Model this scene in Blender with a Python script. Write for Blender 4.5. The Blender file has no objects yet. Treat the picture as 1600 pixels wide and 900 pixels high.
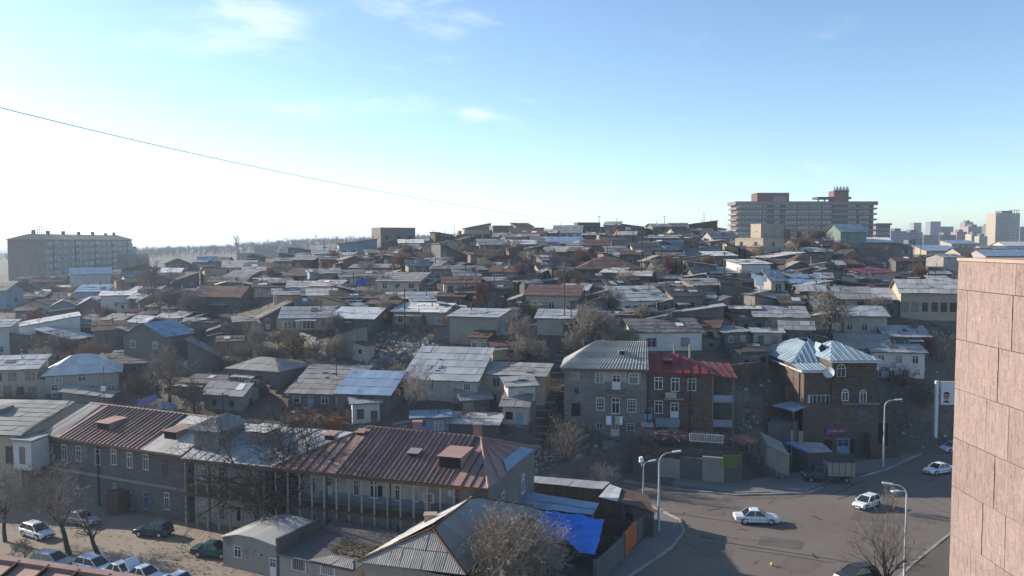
import bpy, math, random
from mathutils import Vector, Matrix
R = math.radians
SC = bpy.context.scene
COL = SC.collection
rnd = random.Random(11)
# ------------------------------------------------------------------ camera
CAMZ = 31.0
F = 1300.0                                   # focal length in photo pixels (photo is 1600 x 900)
PITCH = math.atan(75 / F)
cam_d = bpy.data.cameras.new('camera')
cam = bpy.data.objects.new('camera', cam_d)
COL.objects.link(cam)
cam_d.sensor_width = 36.0
cam_d.lens = 36.0 * F / 1600.0
cam_d.clip_start = 0.5
cam_d.clip_end = 20000
cam.location = (0, 0, CAMZ)
cam.rotation_euler = (R(90) - PITCH, 0, 0)
SC.camera = cam
# ------------------------------------------------------------------ light
SUN_EL, SUN_AZ = R(21.0), R(-64)               # azimuth from +Y, negative to the left
SUN = Vector((math.sin(SUN_AZ) * math.cos(SUN_EL), math.cos(SUN_AZ) * math.cos(SUN_EL), math.sin(SUN_EL)))
sl = bpy.data.lights.new('sun', 'SUN')
sl.energy = 4.7
sl.angle = R(0.55)
sl.color = (1.0, 0.89, 0.75)
so = bpy.data.objects.new('sun', sl)
COL.objects.link(so)
so.rotation_euler = (-SUN).to_track_quat('-Z', 'Y').to_euler()
W = bpy.data.worlds.new('World')
SC.world = W
W.use_nodes = True
wn = W.node_tree
wn.nodes.clear()
def WN(t, **k):
 n = wn.nodes.new(t)
 for a, b in k.items():
  setattr(n, a, b)
 return n
wl = wn.links.new
out = WN('ShaderNodeOutputWorld')
bg = WN('ShaderNodeBackground')
sky = WN('ShaderNodeTexSky', sky_type='NISHITA')
sky.sun_disc = False
sky.sun_elevation = SUN_EL
sky.sun_rotation = SUN_AZ
sky.altitude = 2000
sky.air_density = 1.0
sky.dust_density = 1.7
sky.ozone_density = 2.4
bg.inputs['Strength'].default_value = 0.112
geo = WN('ShaderNodeNewGeometry')
nrm = WN('ShaderNodeTexCoord')
mp = WN('ShaderNodeMapping')
mp.inputs['Scale'].default_value = (2.0, 2.0, 6.5)
wl(nrm.outputs['Generated'], mp.inputs['Vector'])
nz = WN('ShaderNodeTexNoise')
nz.inputs['Scale'].default_value = 3.2
nz.inputs['Detail'].default_value = 8
nz.inputs['Roughness'].default_value = 0.6
nz.inputs['Distortion'].default_value = 0.3
wl(mp.outputs[0], nz.inputs['Vector'])
def wmath(op, a, b=None, clamp=False):
 n = WN('ShaderNodeMath', operation=op)
 n.use_clamp = clamp
 for i, v in enumerate((a, b)):
  if v is None: continue
  if isinstance(v, (int, float)): n.inputs[i].default_value = v
  else: wl(v, n.inputs[i])
 return n.outputs[0]
acc = None
def cloud_dir(px, py):
 d = Matrix.Rotation(-PITCH, 3, 'X') @ Vector(((px - 800) / F, 1, -(py - 450) / F))
 return d.normalized()
for (px, py, rx, rz, s) in ((575, 162, .115, .020, .62), (635, 150, .05, .013, .5), (500, 176, .09, .02, .5), (738, 178, .028, .014, .40), (715, 22, .07, .02, .5), (690, 44, .05, .016, .45), (400, 15, .12, .05, .6), (380, 78, .12, .022, .6), (590, 5, .08, .02, .35), (1430, 352, .05, .012, .4), (250, -60, .3, .06, .4)):
 c = cloud_dir(px, py)
 m = WN('ShaderNodeMapping', vector_type='POINT')
 m.inputs['Scale'].default_value = (1 / rx, 1 / rx, 1 / rz)
 m.inputs['Location'].default_value = (-c.x / rx, -c.y / rx, -c.z / rz)
 wl(nrm.outputs['Generated'], m.inputs['Vector'])
 ln = WN('ShaderNodeVectorMath', operation='LENGTH')
 wl(m.outputs[0], ln.inputs[0])
 v = wmath('MULTIPLY', wmath('SUBTRACT', 1.25, ln.outputs['Value'], True), s)
 acc = v if acc is None else wmath('MAXIMUM', acc, v)
nmap = WN('ShaderNodeMapRange', interpolation_type='SMOOTHSTEP')
for i, v in ((1, .60), (2, 1.04), (3, 0.0), (4, .6)): nmap.inputs[i].default_value = v
wl(wmath('ADD', nz.outputs['Fac'], wmath('MULTIPLY', acc, .48)), nmap.inputs[0])
streak = wmath('MULTIPLY', nmap.outputs[0], 1.0, True)
mixc = WN('ShaderNodeMix', data_type='RGBA')
mixc.inputs['B'].default_value = (7.2, 7.3, 7.4, 1)
wl(streak, mixc.inputs['Factor'])
tint = WN('ShaderNodeMix', data_type='RGBA', blend_type='MULTIPLY')
tint.inputs['Factor'].default_value = 1.0
tint.inputs['B'].default_value = (1.06, 1.075, 1.04, 1)
wl(sky.outputs[0], tint.inputs['A'])
wl(tint.outputs['Result'], mixc.inputs['A'])
wl(mixc.outputs['Result'], bg.inputs['Color'])
wl(bg.outputs[0], out.inputs['Surface'])
SC.view_settings.view_transform = 'Standard'
SC.view_settings.look = 'None'
SC.view_settings.exposure = 0.90
SC.view_settings.gamma = 1.0
SC.render.engine = 'CYCLES'
SC.cycles.max_bounces = 5
SC.cycles.diffuse_bounces = 2
SC.cycles.glossy_bounces = 2
SC.cycles.volume_bounces = 0
SC.cycles.transparent_max_bounces = 8
# ------------------------------------------------------------------ pixel helpers (photo pixels -> world points)
RX = Matrix.Rotation(-PITCH, 3, 'X')
def ray(px, py): return RX @ Vector(((px - 800) / F, 1, -(py - 450) / F))
def P(px, py, Y):
 d = ray(px, py)
 return Vector((0, 0, CAMZ)) + d * (Y / d.y)
def PZ(px, py, z):
 d = ray(px, py)
 return Vector((0, 0, CAMZ)) + d * ((z - CAMZ) / d.z)
# ------------------------------------------------------------------ terrain height, columns of (distance, photo row)
COLS = [
 (-500, 95, [(120, 636), (145, 578), (180, 525), (220, 492), (280, 466), (350, 450), (600, 425), (900, 410), (1400, 400)]),
 (100, 101, [(122, 628), (145, 566), (180, 514), (220, 482), (280, 455), (350, 440), (600, 425), (900, 405), (1400, 398)]),
 (300, 100, [(120, 637), (140, 570), (165, 514), (200, 470), (240, 443), (300, 420), (400, 416), (600, 420), (900, 393), (1400, 394)]),
 (500, 100, [(113, 655), (120, 612), (135, 547), (155, 490), (180, 452), (220, 421), (270, 402), (330, 399), (600, 412), (900, 380), (1400, 388)]),
 (700, 99, [(112, 660), (120, 612), (133, 552), (150, 492), (175, 442), (205, 410), (245, 388), (290, 374), (350, 375), (600, 400), (900, 374), (1400, 388)]),
 (900, 100, [(106, 715), (112, 684), (122, 607), (132, 550), (146, 497), (165, 452), (195, 410), (235, 384), (280, 363), (310, 359), (400, 367), (900, 390), (1400, 396)]),
 (985, 110, [(111.2, 705), (115.8, 687), (123.5, 604), (132, 550), (146, 497), (165, 451), (195, 411), (235, 385), (280, 364), (315, 360), (420, 368), (900, 391), (1400, 397)]),
 (1090, 110, [(111.2, 705), (115.8, 687), (123.5, 602), (132, 550), (146, 497), (165, 450), (195, 412), (235, 387), (290, 365), (320, 362), (420, 369), (900, 392), (1400, 398)]),
 (1165, 110, [(113, 700), (116, 680), (123, 610), (131, 560), (144, 505), (160, 465), (188, 424), (228, 395), (285, 374), (325, 370), (440, 374), (900, 393), (1400, 399)]),
 (1250, 117, [(124, 655), (130, 574), (140, 518), (155, 477), (180, 437), (220, 402), (280, 378), (330, 372), (450, 376), (900, 395), (1400, 400)]),
 (1400, 119, [(126, 648), (132, 594), (140, 543), (155, 499), (175, 467), (210, 445), (260, 431), (330, 420), (450, 410), (700, 404), (1400, 402)]),
 (1600, 126, [(140, 606), (155, 535), (180, 484), (215, 458), (260, 442), (350, 423), (500, 414), (900, 405), (1400, 403)]),
]
_cols = []
for px, y0, pts in COLS:
 prof = [(0.0, 0.0), (float(y0), 0.0)]
 for Y, py in pts:
  prof.append((float(Y), P(px, py, Y).z))
 prof += [(2200.0, -4.0), (9000.0, -40.0)]
 _cols.append(((px - 800) / F, prof))
def _lin(prof, Y):
 for i in range(1, len(prof)):
  if Y <= prof[i][0]:
   a, b = prof[i - 1], prof[i]
   t = (Y - a[0]) / (b[0] - a[0])
   return a[1] + (b[1] - a[1]) * t
 return prof[-1][1]
def h(X, Y):
 if Y < 60: return 0.0
 u = X / Y
 if u <= _cols[0][0]: return _lin(_cols[0][1], Y)
 for i in range(1, len(_cols)):
  if u <= _cols[i][0]:
   a, b = _cols[i - 1], _cols[i]
   t = (u - a[0]) / (b[0] - a[0])
   t = t * t * (3 - 2 * t)
   return _lin(a[1], Y) * (1 - t) + _lin(b[1], Y) * t
 return _lin(_cols[-1][1], Y)
def ground(px, py, Y0=70.0, Y1=1500.0):
 d = ray(px, py)
 Y = Y0
 while Y < Y1:
  X = d.x / d.y * Y
  z = CAMZ + d.z / d.y * Y
  g = h(X, Y)
  if z <= g:
   return Vector((X, Y, g))
  Y += 0.25 if Y < 200 else 0.8
 return None
# ------------------------------------------------------------------ mesh builder
class MB:
 def __init__(s):
  s.v, s.f, s.m = [], [], []
 def poly(s, pts, mi=0):
  b = len(s.v)
  s.v += [tuple(p) for p in pts]
  s.f.append(tuple(range(b, b + len(pts))))
  s.m.append(mi)
 def hexa(s, b, t, mi=0, bottom=True):            # 4 bottom points (ccw from above), 4 top points
  n = len(s.v)
  s.v += [tuple(p) for p in b] + [tuple(p) for p in t]
  fs = [(n + 4, n + 5, n + 6, n + 7)]
  if bottom: fs.append((n + 3, n + 2, n + 1, n))
  for i in range(4):
   j = (i + 1) % 4
   fs.append((n + i, n + j, n + 4 + j, n + 4 + i))
  s.f += fs
  s.m += [mi] * len(fs)
 def box(s, x0, x1, y0, y1, z0, z1, mi=0):
  s.hexa([(x0, y0, z0), (x1, y0, z0), (x1, y1, z0), (x0, y1, z0)],
               [(x0, y0, z1), (x1, y0, z1), (x1, y1, z1), (x0, y1, z1)], mi)
 def beam(s, a, b, w, hh, mi=0, up=None):         # rectangular bar from a to b
  a, b = Vector(a), Vector(b)
  d = (b - a).normalized()
  u = Vector(up) if up else (Vector((0, 0, 1)) if abs(d.z) < .95 else Vector((0, 1, 0)))
  x = d.cross(u).normalized() * (w / 2)
  z = x.cross(d).normalized() * (hh / 2)
  s.hexa([a - x - z, a + x - z, b + x - z, b - x - z], [a - x + z, a + x + z, b + x + z, b - x + z], mi)
 def tube(s, a, b, ra, rb, n=6, mi=0, cap=True):
  a, b = Vector(a), Vector(b)
  d = (b - a)
  if d.length < 1e-6: return
  d.normalize()
  u = Vector((0, 0, 1)) if abs(d.z) < .9 else Vector((1, 0, 0))
  x = d.cross(u).normalized()
  y = d.cross(x)
  k = len(s.v)
  for p, r in ((a, ra), (b, rb)):
   for i in range(n):
    t = 2 * math.pi * i / n
    s.v.append(tuple(p + x * (r * math.cos(t)) + y * (r * math.sin(t))))
  for i in range(n):
   j = (i + 1) % n
   s.f.append((k + i, k + j, k + n + j, k + n + i))
   s.m.append(mi)
  if cap and n > 3:
   s.f.append(tuple(range(k + n, k + 2 * n)))
   s.f.append(tuple(range(k + n - 1, k - 1, -1)))
   s.m += [mi, mi]
 def build(s, name, mats, parent=None, origin=None, smooth=False, uv=True):
  if not isinstance(mats, (list, tuple)): mats = [mats]
  me = bpy.data.meshes.new(name)
  if origin is not None:
   ox, oy, oz = origin
   vs = [(a - ox, b - oy, c - oz) for a, b, c in s.v]
  else:
   vs = s.v
  me.from_pydata(vs, [], s.f)
  for m in mats: me.materials.append(m)
  me.polygons.foreach_set('material_index', s.m)
  if smooth: me.polygons.foreach_set('use_smooth', [True] * len(s.f))
  if uv:
   lay = me.uv_layers.new(name='UVMap').data
   co = me.vertices
   for p in me.polygons:
    n = p.normal
    if abs(n.z) > .985 or n.length < .1:
     t, w = Vector((1, 0, 0)), Vector((0, 1, 0))
    else:
     t = Vector((0, 0, 1)).cross(n).normalized()
     w = n.cross(t)
    for li, vi in zip(p.loop_indices, p.vertices):
     c = co[vi].co
     lay[li].uv = (c.dot(t), c.dot(w))
  me.update()
  o = bpy.data.objects.new(name, me)
  COL.objects.link(o)
  if parent is not None: o.parent = parent
  return o
def inst(name, mesh, parent, loc, rz=0.0, sx=1.0, sy=1.0, sz=1.0):
 o = bpy.data.objects.new(name, mesh)
 COL.objects.link(o)
 o.parent = parent
 o.location = loc
 o.rotation_euler = (0, 0, rz)
 o.scale = (sx, sy, sz)
 return o
def tag(o, label, cat, group=None):
 o['label'] = label
 o['category'] = cat
 if group: o['group'] = group
 return o
def thing(name, loc, label, cat, rz=0.0, group=None):
 o = bpy.data.objects.new(name, None)
 o.empty_display_size = .3
 COL.objects.link(o)
 o.location = loc
 o.rotation_euler = (0, 0, rz)
 return tag(o, label, cat, group)
def struct(o, kind='structure'):
 o['kind'] = kind
 return o
def copy_tree(o, parent=None):
 c = o.copy()
 COL.objects.link(c)
 if parent is not None: c.parent = parent
 for ch in list(o.children):
  copy_tree(ch, c)
 return c
# ------------------------------------------------------------------ materials
MATS = {}
def mat(name, col, rough=.85, metal=0.0, var=.25, scale=.6, bump=.15, spots=(), tex=None, island=0.0, objvar=.15, spec=.25, fine=.12):
 m = bpy.data.materials.new(name)
 m.use_nodes = True
 nt = m.node_tree
 N, L = nt.nodes, nt.links.new
 bs = N['Principled BSDF']
 def nd(t, **k):
  n = N.new(t)
  for a, b in k.items(): setattr(n, a, b)
  return n
 def mth(op, a, b=None, clamp=False):
  n = nd('ShaderNodeMath', operation=op)
  n.use_clamp = clamp
  for i, v in enumerate((a, b)):
   if v is None: continue
   if isinstance(v, (int, float)): n.inputs[i].default_value = v
   else: L(v, n.inputs[i])
  return n.outputs[0]
 tc = nd('ShaderNodeTexCoord')
 oi = nd('ShaderNodeObjectInfo')
 off = nd('ShaderNodeVectorMath', operation='ADD')
 rv = nd('ShaderNodeCombineXYZ')
 r100 = mth('MULTIPLY', oi.outputs['Random'], 57.0)
 for i in range(3): L(r100, rv.inputs[i])
 L(tc.outputs['Object'], off.inputs[0]); L(rv.outputs[0], off.inputs[1])
 def noise(sc, det=4, rg=.6, vec=None):
  n = nd('ShaderNodeTexNoise')
  n.inputs['Scale'].default_value = sc
  n.inputs['Detail'].default_value = det
  n.inputs['Roughness'].default_value = rg
  L(vec or off.outputs[0], n.inputs['Vector'])
  return n.outputs['Fac']
 def rgb(c):
  n = nd('ShaderNodeRGB')
  n.outputs[0].default_value = (c[0], c[1], c[2], 1)
  return n.outputs[0]
 def mix(f, a, b):
  n = nd('ShaderNodeMix', data_type='RGBA')
  if isinstance(f, (int, float)): n.inputs['Factor'].default_value = f
  else: L(f, n.inputs['Factor'])
  L(a, n.inputs['A']); L(b, n.inputs['B'])
  return n.outputs['Result']
 def ramp(v, a, b):
  n = nd('ShaderNodeMapRange')
  n.interpolation_type = 'SMOOTHSTEP'
  n.inputs[1].default_value = a; n.inputs[2].default_value = b
  L(v, n.inputs[0])
  return n.outputs[0]
 c = rgb(col)
 hgt = None
 if tex:
  kind = tex[0]
  if kind in ('brick', 'tile'):
   _, bw, bh, mortar, c2, cm = tex
   b = nd('ShaderNodeTexBrick')
   b.inputs['Scale'].default_value = 1.0
   b.inputs['Brick Width'].default_value = bw
   b.inputs['Row Height'].default_value = bh
   b.inputs['Mortar Size'].default_value = mortar
   b.inputs['Mortar Smooth'].default_value = .3
   b.inputs['Bias'].default_value = 0.0
   b.inputs['Color1'].default_value = (*col, 1)
   b.inputs['Color2'].default_value = (*c2, 1)
   b.inputs['Mortar'].default_value = (*cm, 1)
   L(tc.outputs['UV'], b.inputs['Vector'])
   c = b.outputs['Color']
   hgt = mth('MULTIPLY', mth('SUBTRACT', 1.0, b.outputs['Fac']), 1.0)
  elif kind in ('wave', 'seam'):
   w = nd('ShaderNodeTexWave', wave_type='BANDS', bands_direction='X')
   w.wave_profile = 'SIN' if kind == 'wave' else 'TRI'
   w.inputs['Scale'].default_value = 0.314 / tex[1]
   w.inputs['Distortion'].default_value = 0
   L(tc.outputs['UV'], w.inputs['Vector'])
   hgt = w.outputs['Fac'] if kind == 'wave' else ramp(w.outputs['Fac'], .9, .98)
  elif kind == 'boards':
   b = nd('ShaderNodeTexBrick')
   b.inputs['Scale'].default_value = 1.0
   b.inputs['Brick Width'].default_value = tex[1]
   b.inputs['Row Height'].default_value = 30.0
   b.inputs['Mortar Size'].default_value = .012
   b.inputs['Color1'].default_value = (*col, 1)
   b.inputs['Color2'].default_value = (*tex[2], 1)
   b.inputs['Mortar'].default_value = (col[0] * .3, col[1] * .3, col[2] * .3, 1)
   L(tc.outputs['UV'], b.inputs['Vector'])
   c = b.outputs['Color']
   hgt = mth('SUBTRACT', 1.0, b.outputs['Fac'])
  elif kind == 'crack':
   v = nd('ShaderNodeTexVoronoi', feature='DISTANCE_TO_EDGE')
   v.inputs['Scale'].default_value = tex[1]
   wv = nd('ShaderNodeVectorMath', operation='ADD')
   n2 = nd('ShaderNodeTexNoise'); n2.inputs['Scale'].default_value = .5; n2.inputs['Detail'].default_value = 6
   L(tc.outputs['Object'], n2.inputs['Vector'])
   sc_ = nd('ShaderNodeVectorMath', operation='SCALE'); sc_.inputs['Scale'].default_value = 4.5
   L(n2.outputs['Color'], sc_.inputs[0])
   L(tc.outputs['Object'], wv.inputs[0]); L(sc_.outputs[0], wv.inputs[1])
   L(wv.outputs[0], v.inputs['Vector'])
   cr = mth('MULTIPLY', mth('SUBTRACT', 1.0, ramp(v.outputs['Distance'], .0, tex[2])), ramp(noise(.12, 3), .5, .62))
   c = mix(mth('MULTIPLY', cr, .75), c, rgb((col[0] * .35, col[1] * .35, col[2] * .35)))
   hgt = mth('SUBTRACT', 1.0, cr)
 for sp in spots:                                   # (colour, amount 0..1, noise scale)
  c2, amt, ss = sp[:3]
  nn = noise(ss, 5, .65)
  lo = .78 - .5 * amt
  c = mix(ramp(nn, lo, lo + .1), c, rgb(c2))
 hs = nd('ShaderNodeHueSaturation')
 val = mth('ADD', 1.0, mth('MULTIPLY', mth('SUBTRACT', noise(scale), .5), var * 2.2))
 if fine: val = mth('ADD', val, mth('MULTIPLY', mth('SUBTRACT', noise(scale * 9, 3), .5), fine * 2.2))
 if objvar: val = mth('ADD', val, mth('MULTIPLY', mth('SUBTRACT', oi.outputs['Random'], .5), objvar * 2))
 if island:
  g = nd('ShaderNodeNewGeometry')
  val = mth('ADD', val, mth('MULTIPLY', mth('SUBTRACT', g.outputs['Random Per Island'], .5), island * 2))
 L(mth('MAXIMUM', val, .15), hs.inputs['Value'])
 L(c, hs.inputs['Color'])
 L(hs.outputs[0], bs.inputs['Base Color'])
 bs.inputs['Roughness'].default_value = rough
 bs.inputs['Metallic'].default_value = metal
 bs.inputs['Specular IOR Level'].default_value = spec
 if rough < .8 and metal > 0:
  L(mth('ADD', rough - .1, mth('MULTIPLY', noise(scale * 2.5, 3), .25), True), bs.inputs['Roughness'])
 if bump:
  bp = nd('ShaderNodeBump')
  bp.inputs['Strength'].default_value = min(1.0, bump * 2)
  bp.inputs['Distance'].default_value = .04
  hh = noise(scale * 7, 4)
  if hgt is not None: hh = mth('ADD', mth('MULTIPLY', hh, .4), mth('MULTIPLY', hgt, 1.0))
  L(hh, bp.inputs['Height'])
  L(bp.outputs[0], bs.inputs['Normal'])
 MATS[name] = m
 return m
mat('slate', (.24, .235, .225), rough=.9, tex=('wave', .19), island=.16, spots=[((.12, .115, .10), .3, .9), ((.33, .32, .29), .3, .5)], bump=.3)
mat('slate_pale', (.40, .39, .365), rough=.9, tex=('wave', .19), island=.16, spots=[((.17, .165, .15), .32, .8)], bump=.3)
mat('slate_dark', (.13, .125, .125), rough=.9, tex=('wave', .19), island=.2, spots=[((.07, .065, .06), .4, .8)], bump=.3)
mat('galv', (.34, .35, .36), rough=.55, metal=.28, tex=('seam', .7), island=.14, spots=[((.24, .17, .12), .16, .7), ((.27, .29, .32), .4, .5)], bump=.15)
mat('galv_blue', (.23, .32, .42), rough=.5, metal=.35, tex=('seam', .8), island=.12, spots=[((.17, .22, .29), .4, .4)], bump=.12)
mat('galv_new', (.50, .51, .51), rough=.48, metal=.38, tex=('seam', .6), island=.08, spots=[((.5, .5, .5), .3, .5)], bump=.12)
mat('rust', (.105, .066, .054), rough=.72, metal=.1, tex=('seam', .7), island=.18, spots=[((.17, .095, .065), .28, .7), ((.07, .052, .047), .38, .4)], bump=.15)
mat('rust_red', (.275, .17, .145), rough=.65, metal=.1, island=.15, spots=[((.33, .21, .175), .3, .5), ((.19, .125, .11), .35, .35), ((.28, .14, .09), .1, .9)], bump=.1)
mat('red', (.20, .034, .036), rough=.5, metal=.1, island=.08, spots=[((.15, .04, .04), .35, .5)], bump=.08, objvar=.05)
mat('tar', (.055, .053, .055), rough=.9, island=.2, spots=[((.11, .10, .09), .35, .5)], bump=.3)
mat('white_roof', (.62, .61, .58), rough=.6, island=.1, spots=[((.35, .33, .3), .25, .6)])
mat('blue_sheet', (.03, .11, .42), rough=.5, island=.1, spots=[((.05, .18, .5), .3, .8)])
mat('tarp_blue', (.002, .165, .62), rough=.5, spec=.3, var=.2, scale=.9, bump=.3, spots=[((.004, .2, .72), .3, .7)])
mat('stone', (.225, .20, .18), tex=('brick', .62, .33, .03, (.15, .135, .128), (.25, .24, .22)), spots=[((.14, .127, .12), .3, .35), ((.24, .22, .20), .2, .3)], bump=.5)
mat('stone_brown', (.155, .112, .086), tex=('brick', .55, .30, .035, (.105, .075, .058), (.06, .05, .042)), spots=[((.085, .062, .05), .25, .5)], bump=.7)
mat('stone_grey', (.15, .145, .14), tex=('brick', .42, .22, .02, (.115, .11, .108), (.2, .19, .18)), spots=[((.10, .095, .09), .35, .35)], bump=.4)
mat('block', (.235, .21, .18), tex=('brick', .42, .21, .018, (.18, .168, .155), (.13, .12, .11)), spots=[((.14, .13, .12), .25, .3)], bump=.3)
mat('brick', (.27, .135, .09), tex=('brick', .26, .085, .012, (.21, .10, .07), (.28, .25, .22)), spots=[((.3, .27, .24), .25, .5)], bump=.3)
mat('plaster', (.35, .325, .285), spots=[((.20, .185, .165), .3, .4), ((.43, .42, .40), .3, .25)], bump=.15)
mat('plaster_white', (.47, .465, .45), spots=[((.30, .28, .255), .32, .4), ((.22, .18, .15), .08, .8)], bump=.12)
mat('plaster_beige', (.36, .30, .225), spots=[((.24, .20, .16), .3, .4), ((.44, .39, .31), .25, .3)], bump=.15)
mat('plaster_blue', (.20, .255, .315), spots=[((.15, .175, .2), .35, .4), ((.3, .33, .36), .2, .3)], bump=.12)
mat('plaster_green', (.15, .20, .175), spots=[((.12, .13, .12), .35, .5)], bump=.12)
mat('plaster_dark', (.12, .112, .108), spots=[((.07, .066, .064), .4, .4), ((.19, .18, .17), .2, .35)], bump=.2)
mat('concrete', (.245, .23, .205), spots=[((.14, .135, .125), .35, .35), ((.30, .29, .28), .2, .2)], bump=.2)
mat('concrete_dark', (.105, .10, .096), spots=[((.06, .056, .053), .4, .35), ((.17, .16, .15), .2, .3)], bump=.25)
mat('boards', (.15, .11, .075), tex=('boards', .16, (.085, .065, .05)), spots=[((.06, .05, .045), .3, .6)], bump=.3)
mat('boards_grey', (.20, .185, .16), tex=('boards', .18, (.12, .11, .10)), spots=[((.08, .075, .07), .3, .6)], bump=.3)
mat('stucco_yellow', (.40, .28, .12), spots=[((.27, .2, .12), .3, .5)])
mat('tufa_tile', (.235, .176, .158), rough=.85, island=.075, var=.16, scale=1.6, fine=.30, objvar=.09, spots=[((.18, .125, .108), .3, 2.6), ((.285, .225, .20), .25, 4.0), ((.155, .11, .095), .12, .9)], bump=.12)
mat('asphalt_patch', (.13, .112, .096), rough=.92, var=.25, scale=.3, objvar=.12, spots=[((.10, .09, .08), .3, .5)], bump=.2)
mat('galv_teal', (.25, .32, .37), rough=.62, metal=.2, island=.1, spots=[((.20, .26, .31), .3, .4)], bump=.1)
mat('seam_shadow', (.05, .032, .03), var=.2)  # shadow gaps along the red roofs' seams, put into the seam colour
mat('joint_dark', (.10, .075, .065), var=.1)
mat('concrete_cap', (.38, .29, .235), spots=[((.22, .17, .14), .4, 1.5)])
mat('frame_white', (.54, .545, .54), rough=.55, var=.1, bump=.03)
mat('frame_brown', (.16, .10, .065), rough=.7, var=.2, bump=.05)
mat('frame_blue', (.17, .27, .38), rough=.6, var=.15, bump=.03)
mat('frame_green', (.09, .16, .12), rough=.6, var=.15, bump=.03)
mat('hole', (.018, .017, .017), rough=.9, var=.1, bump=0)
g = mat('glass', (.03, .037, .045), rough=.08, var=.3, scale=.5, bump=.01, spec=.6, fine=0)
mat('glass_curtain', (.22, .22, .21), rough=.25, var=.5, scale=.9, bump=0, spec=.5)
mat('iron', (.045, .045, .047), rough=.6, metal=.3, var=.2, bump=.05)
mat('rust_iron', (.14, .07, .04), rough=.8, metal=.2, var=.3, bump=.1)
mat('steel_pole', (.42, .43, .42), rough=.5, metal=.3, var=.2, bump=.05)
mat('lamp_glass', (.72, .74, .74), rough=.3, var=.1, bump=0)
mat('pole_wood', (.075, .06, .048), rough=.9, var=.3, bump=.15)
mat('cloth_white', (.78, .78, .78), rough=.9, var=.1, objvar=.08)
mat('cloth_violet', (.19, .16, .36), rough=.9, var=.15)
mat('cloth_blue', (.05, .16, .55), rough=.9, var=.15)
mat('cloth_red', (.45, .05, .05), rough=.9, var=.15)
mat('cloth_pink', (.55, .33, .36), rough=.9, var=.15)
mat('cloth_yellow', (.5, .4, .2), rough=.9, var=.15)
mat('orange_sheet', (.42, .11, .025), rough=.6, var=.2, tex=('seam', .3))
mat('green_sheet', (.085, .14, .04), rough=.7, var=.25, spots=[((.06, .09, .035), .4, .5)])
mat('yellow_paint', (.7, .55, .03), rough=.4, var=.1)
mat('dirt', (.115, .098, .078), rough=.95, var=.35, scale=.11, fine=.3, spots=[((.07, .064, .056), .35, .10), ((.175, .145, .11), .28, .2), ((.085, .083, .045), .22, .3)], bump=.4, objvar=0)
mat('yard_dirt', (.25, .21, .165), rough=.95, var=.28, scale=.18, fine=.22, spots=[((.16, .14, .115), .35, .2), ((.30, .255, .2), .3, .35)], bump=.3, objvar=0)
mat('asphalt', (.148, .127, .108), rough=.92, var=.22, scale=.13, fine=.14, tex=('crack', .11, .022), spots=[((.115, .105, .095), .32, .12), ((.18, .163, .143), .3, .07)], bump=.2, objvar=0)
mat('tar_and_shadow_strip', (.045, .043, .042), rough=.9, var=.3, bump=.1)
mat('pavement', (.15, .145, .14), rough=.92, var=.25, scale=.3, tex=('crack', .5, .02), spots=[((.10, .097, .093), .3, .4)], bump=.2)
mat('kerb', (.27, .255, .24), rough=.9, var=.3, scale=1.0, bump=.2)
mat('rubble', (.24, .22, .20), rough=.95, var=.3, island=.55, scale=1.2, bump=.3)
mat('junk', (.27, .255, .24), rough=.85, var=.2, island=.75, scale=1, bump=.1)
mat('far_wood', (.19, .17, .155), rough=1, var=.4, scale=.05, bump=0)
mat('bark', (.062, .051, .043), rough=.95, var=.3, scale=2, bump=.3)
mat('bark_pale', (.26, .235, .21), rough=.95, var=.3, scale=2, bump=.2)
mat('twig', (.12, .095, .08), rough=.95, var=.3, scale=.8, bump=0)
mat('twig_pale', (.29, .245, .20), rough=.95, var=.3, scale=.8, bump=0)
mat('twig_mid', (.20, .165, .135), rough=.95, var=.3, scale=.8, bump=0)
mat('twig_red', (.20, .11, .08), rough=.95, var=.35, scale=.8, bump=0)
mat('twig_vine', (.30, .18, .15), rough=.95, var=.3, scale=.8, bump=0)
mat('leaf_rust', (.19, .08, .04), rough=.9, var=.4, scale=.6, island=.4, bump=0)
mat('leaf_dry', (.13, .10, .06), rough=.9, var=.4, scale=.6, island=.4, bump=0)
mat('grass_dry', (.115, .105, .055), rough=.95, var=.4, scale=.6, island=.4, bump=0)
def paint(n, c, r=.28): return mat(n, c, rough=r, metal=.05, var=.05, scale=.5, bump=0, spec=.5, fine=.03, objvar=0)
paint('paint_white', (.66, .69, .72)); paint('paint_silver', (.36, .39, .42)); paint('paint_dark', (.03, .035, .04)); paint('paint_green', (.03, .085, .09))
paint('paint_yellow', (.72, .55, .02)); paint('paint_paleblue', (.5, .57, .64)); paint('paint_navy', (.03, .05, .09)); paint('paint_grey', (.17, .18, .19))
mat('tyre', (.022, .022, .022), rough=.9, var=.2, bump=.1)
mat('chrome', (.6, .6, .6), rough=.25, metal=.9, var=.05, bump=0)
mat('headlight', (.7, .72, .72), rough=.1, var=.02, bump=0, spec=.6)
mat('taillight', (.35, .02, .02), rough=.2, var=.02, bump=0, spec=.6)
mat('carglass', (.018, .022, .026), rough=.06, var=.1, bump=0, spec=.6, fine=0)
mat('plate', (.7, .7, .68), rough=.5, var=.05, bump=0)
M = MATS
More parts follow.
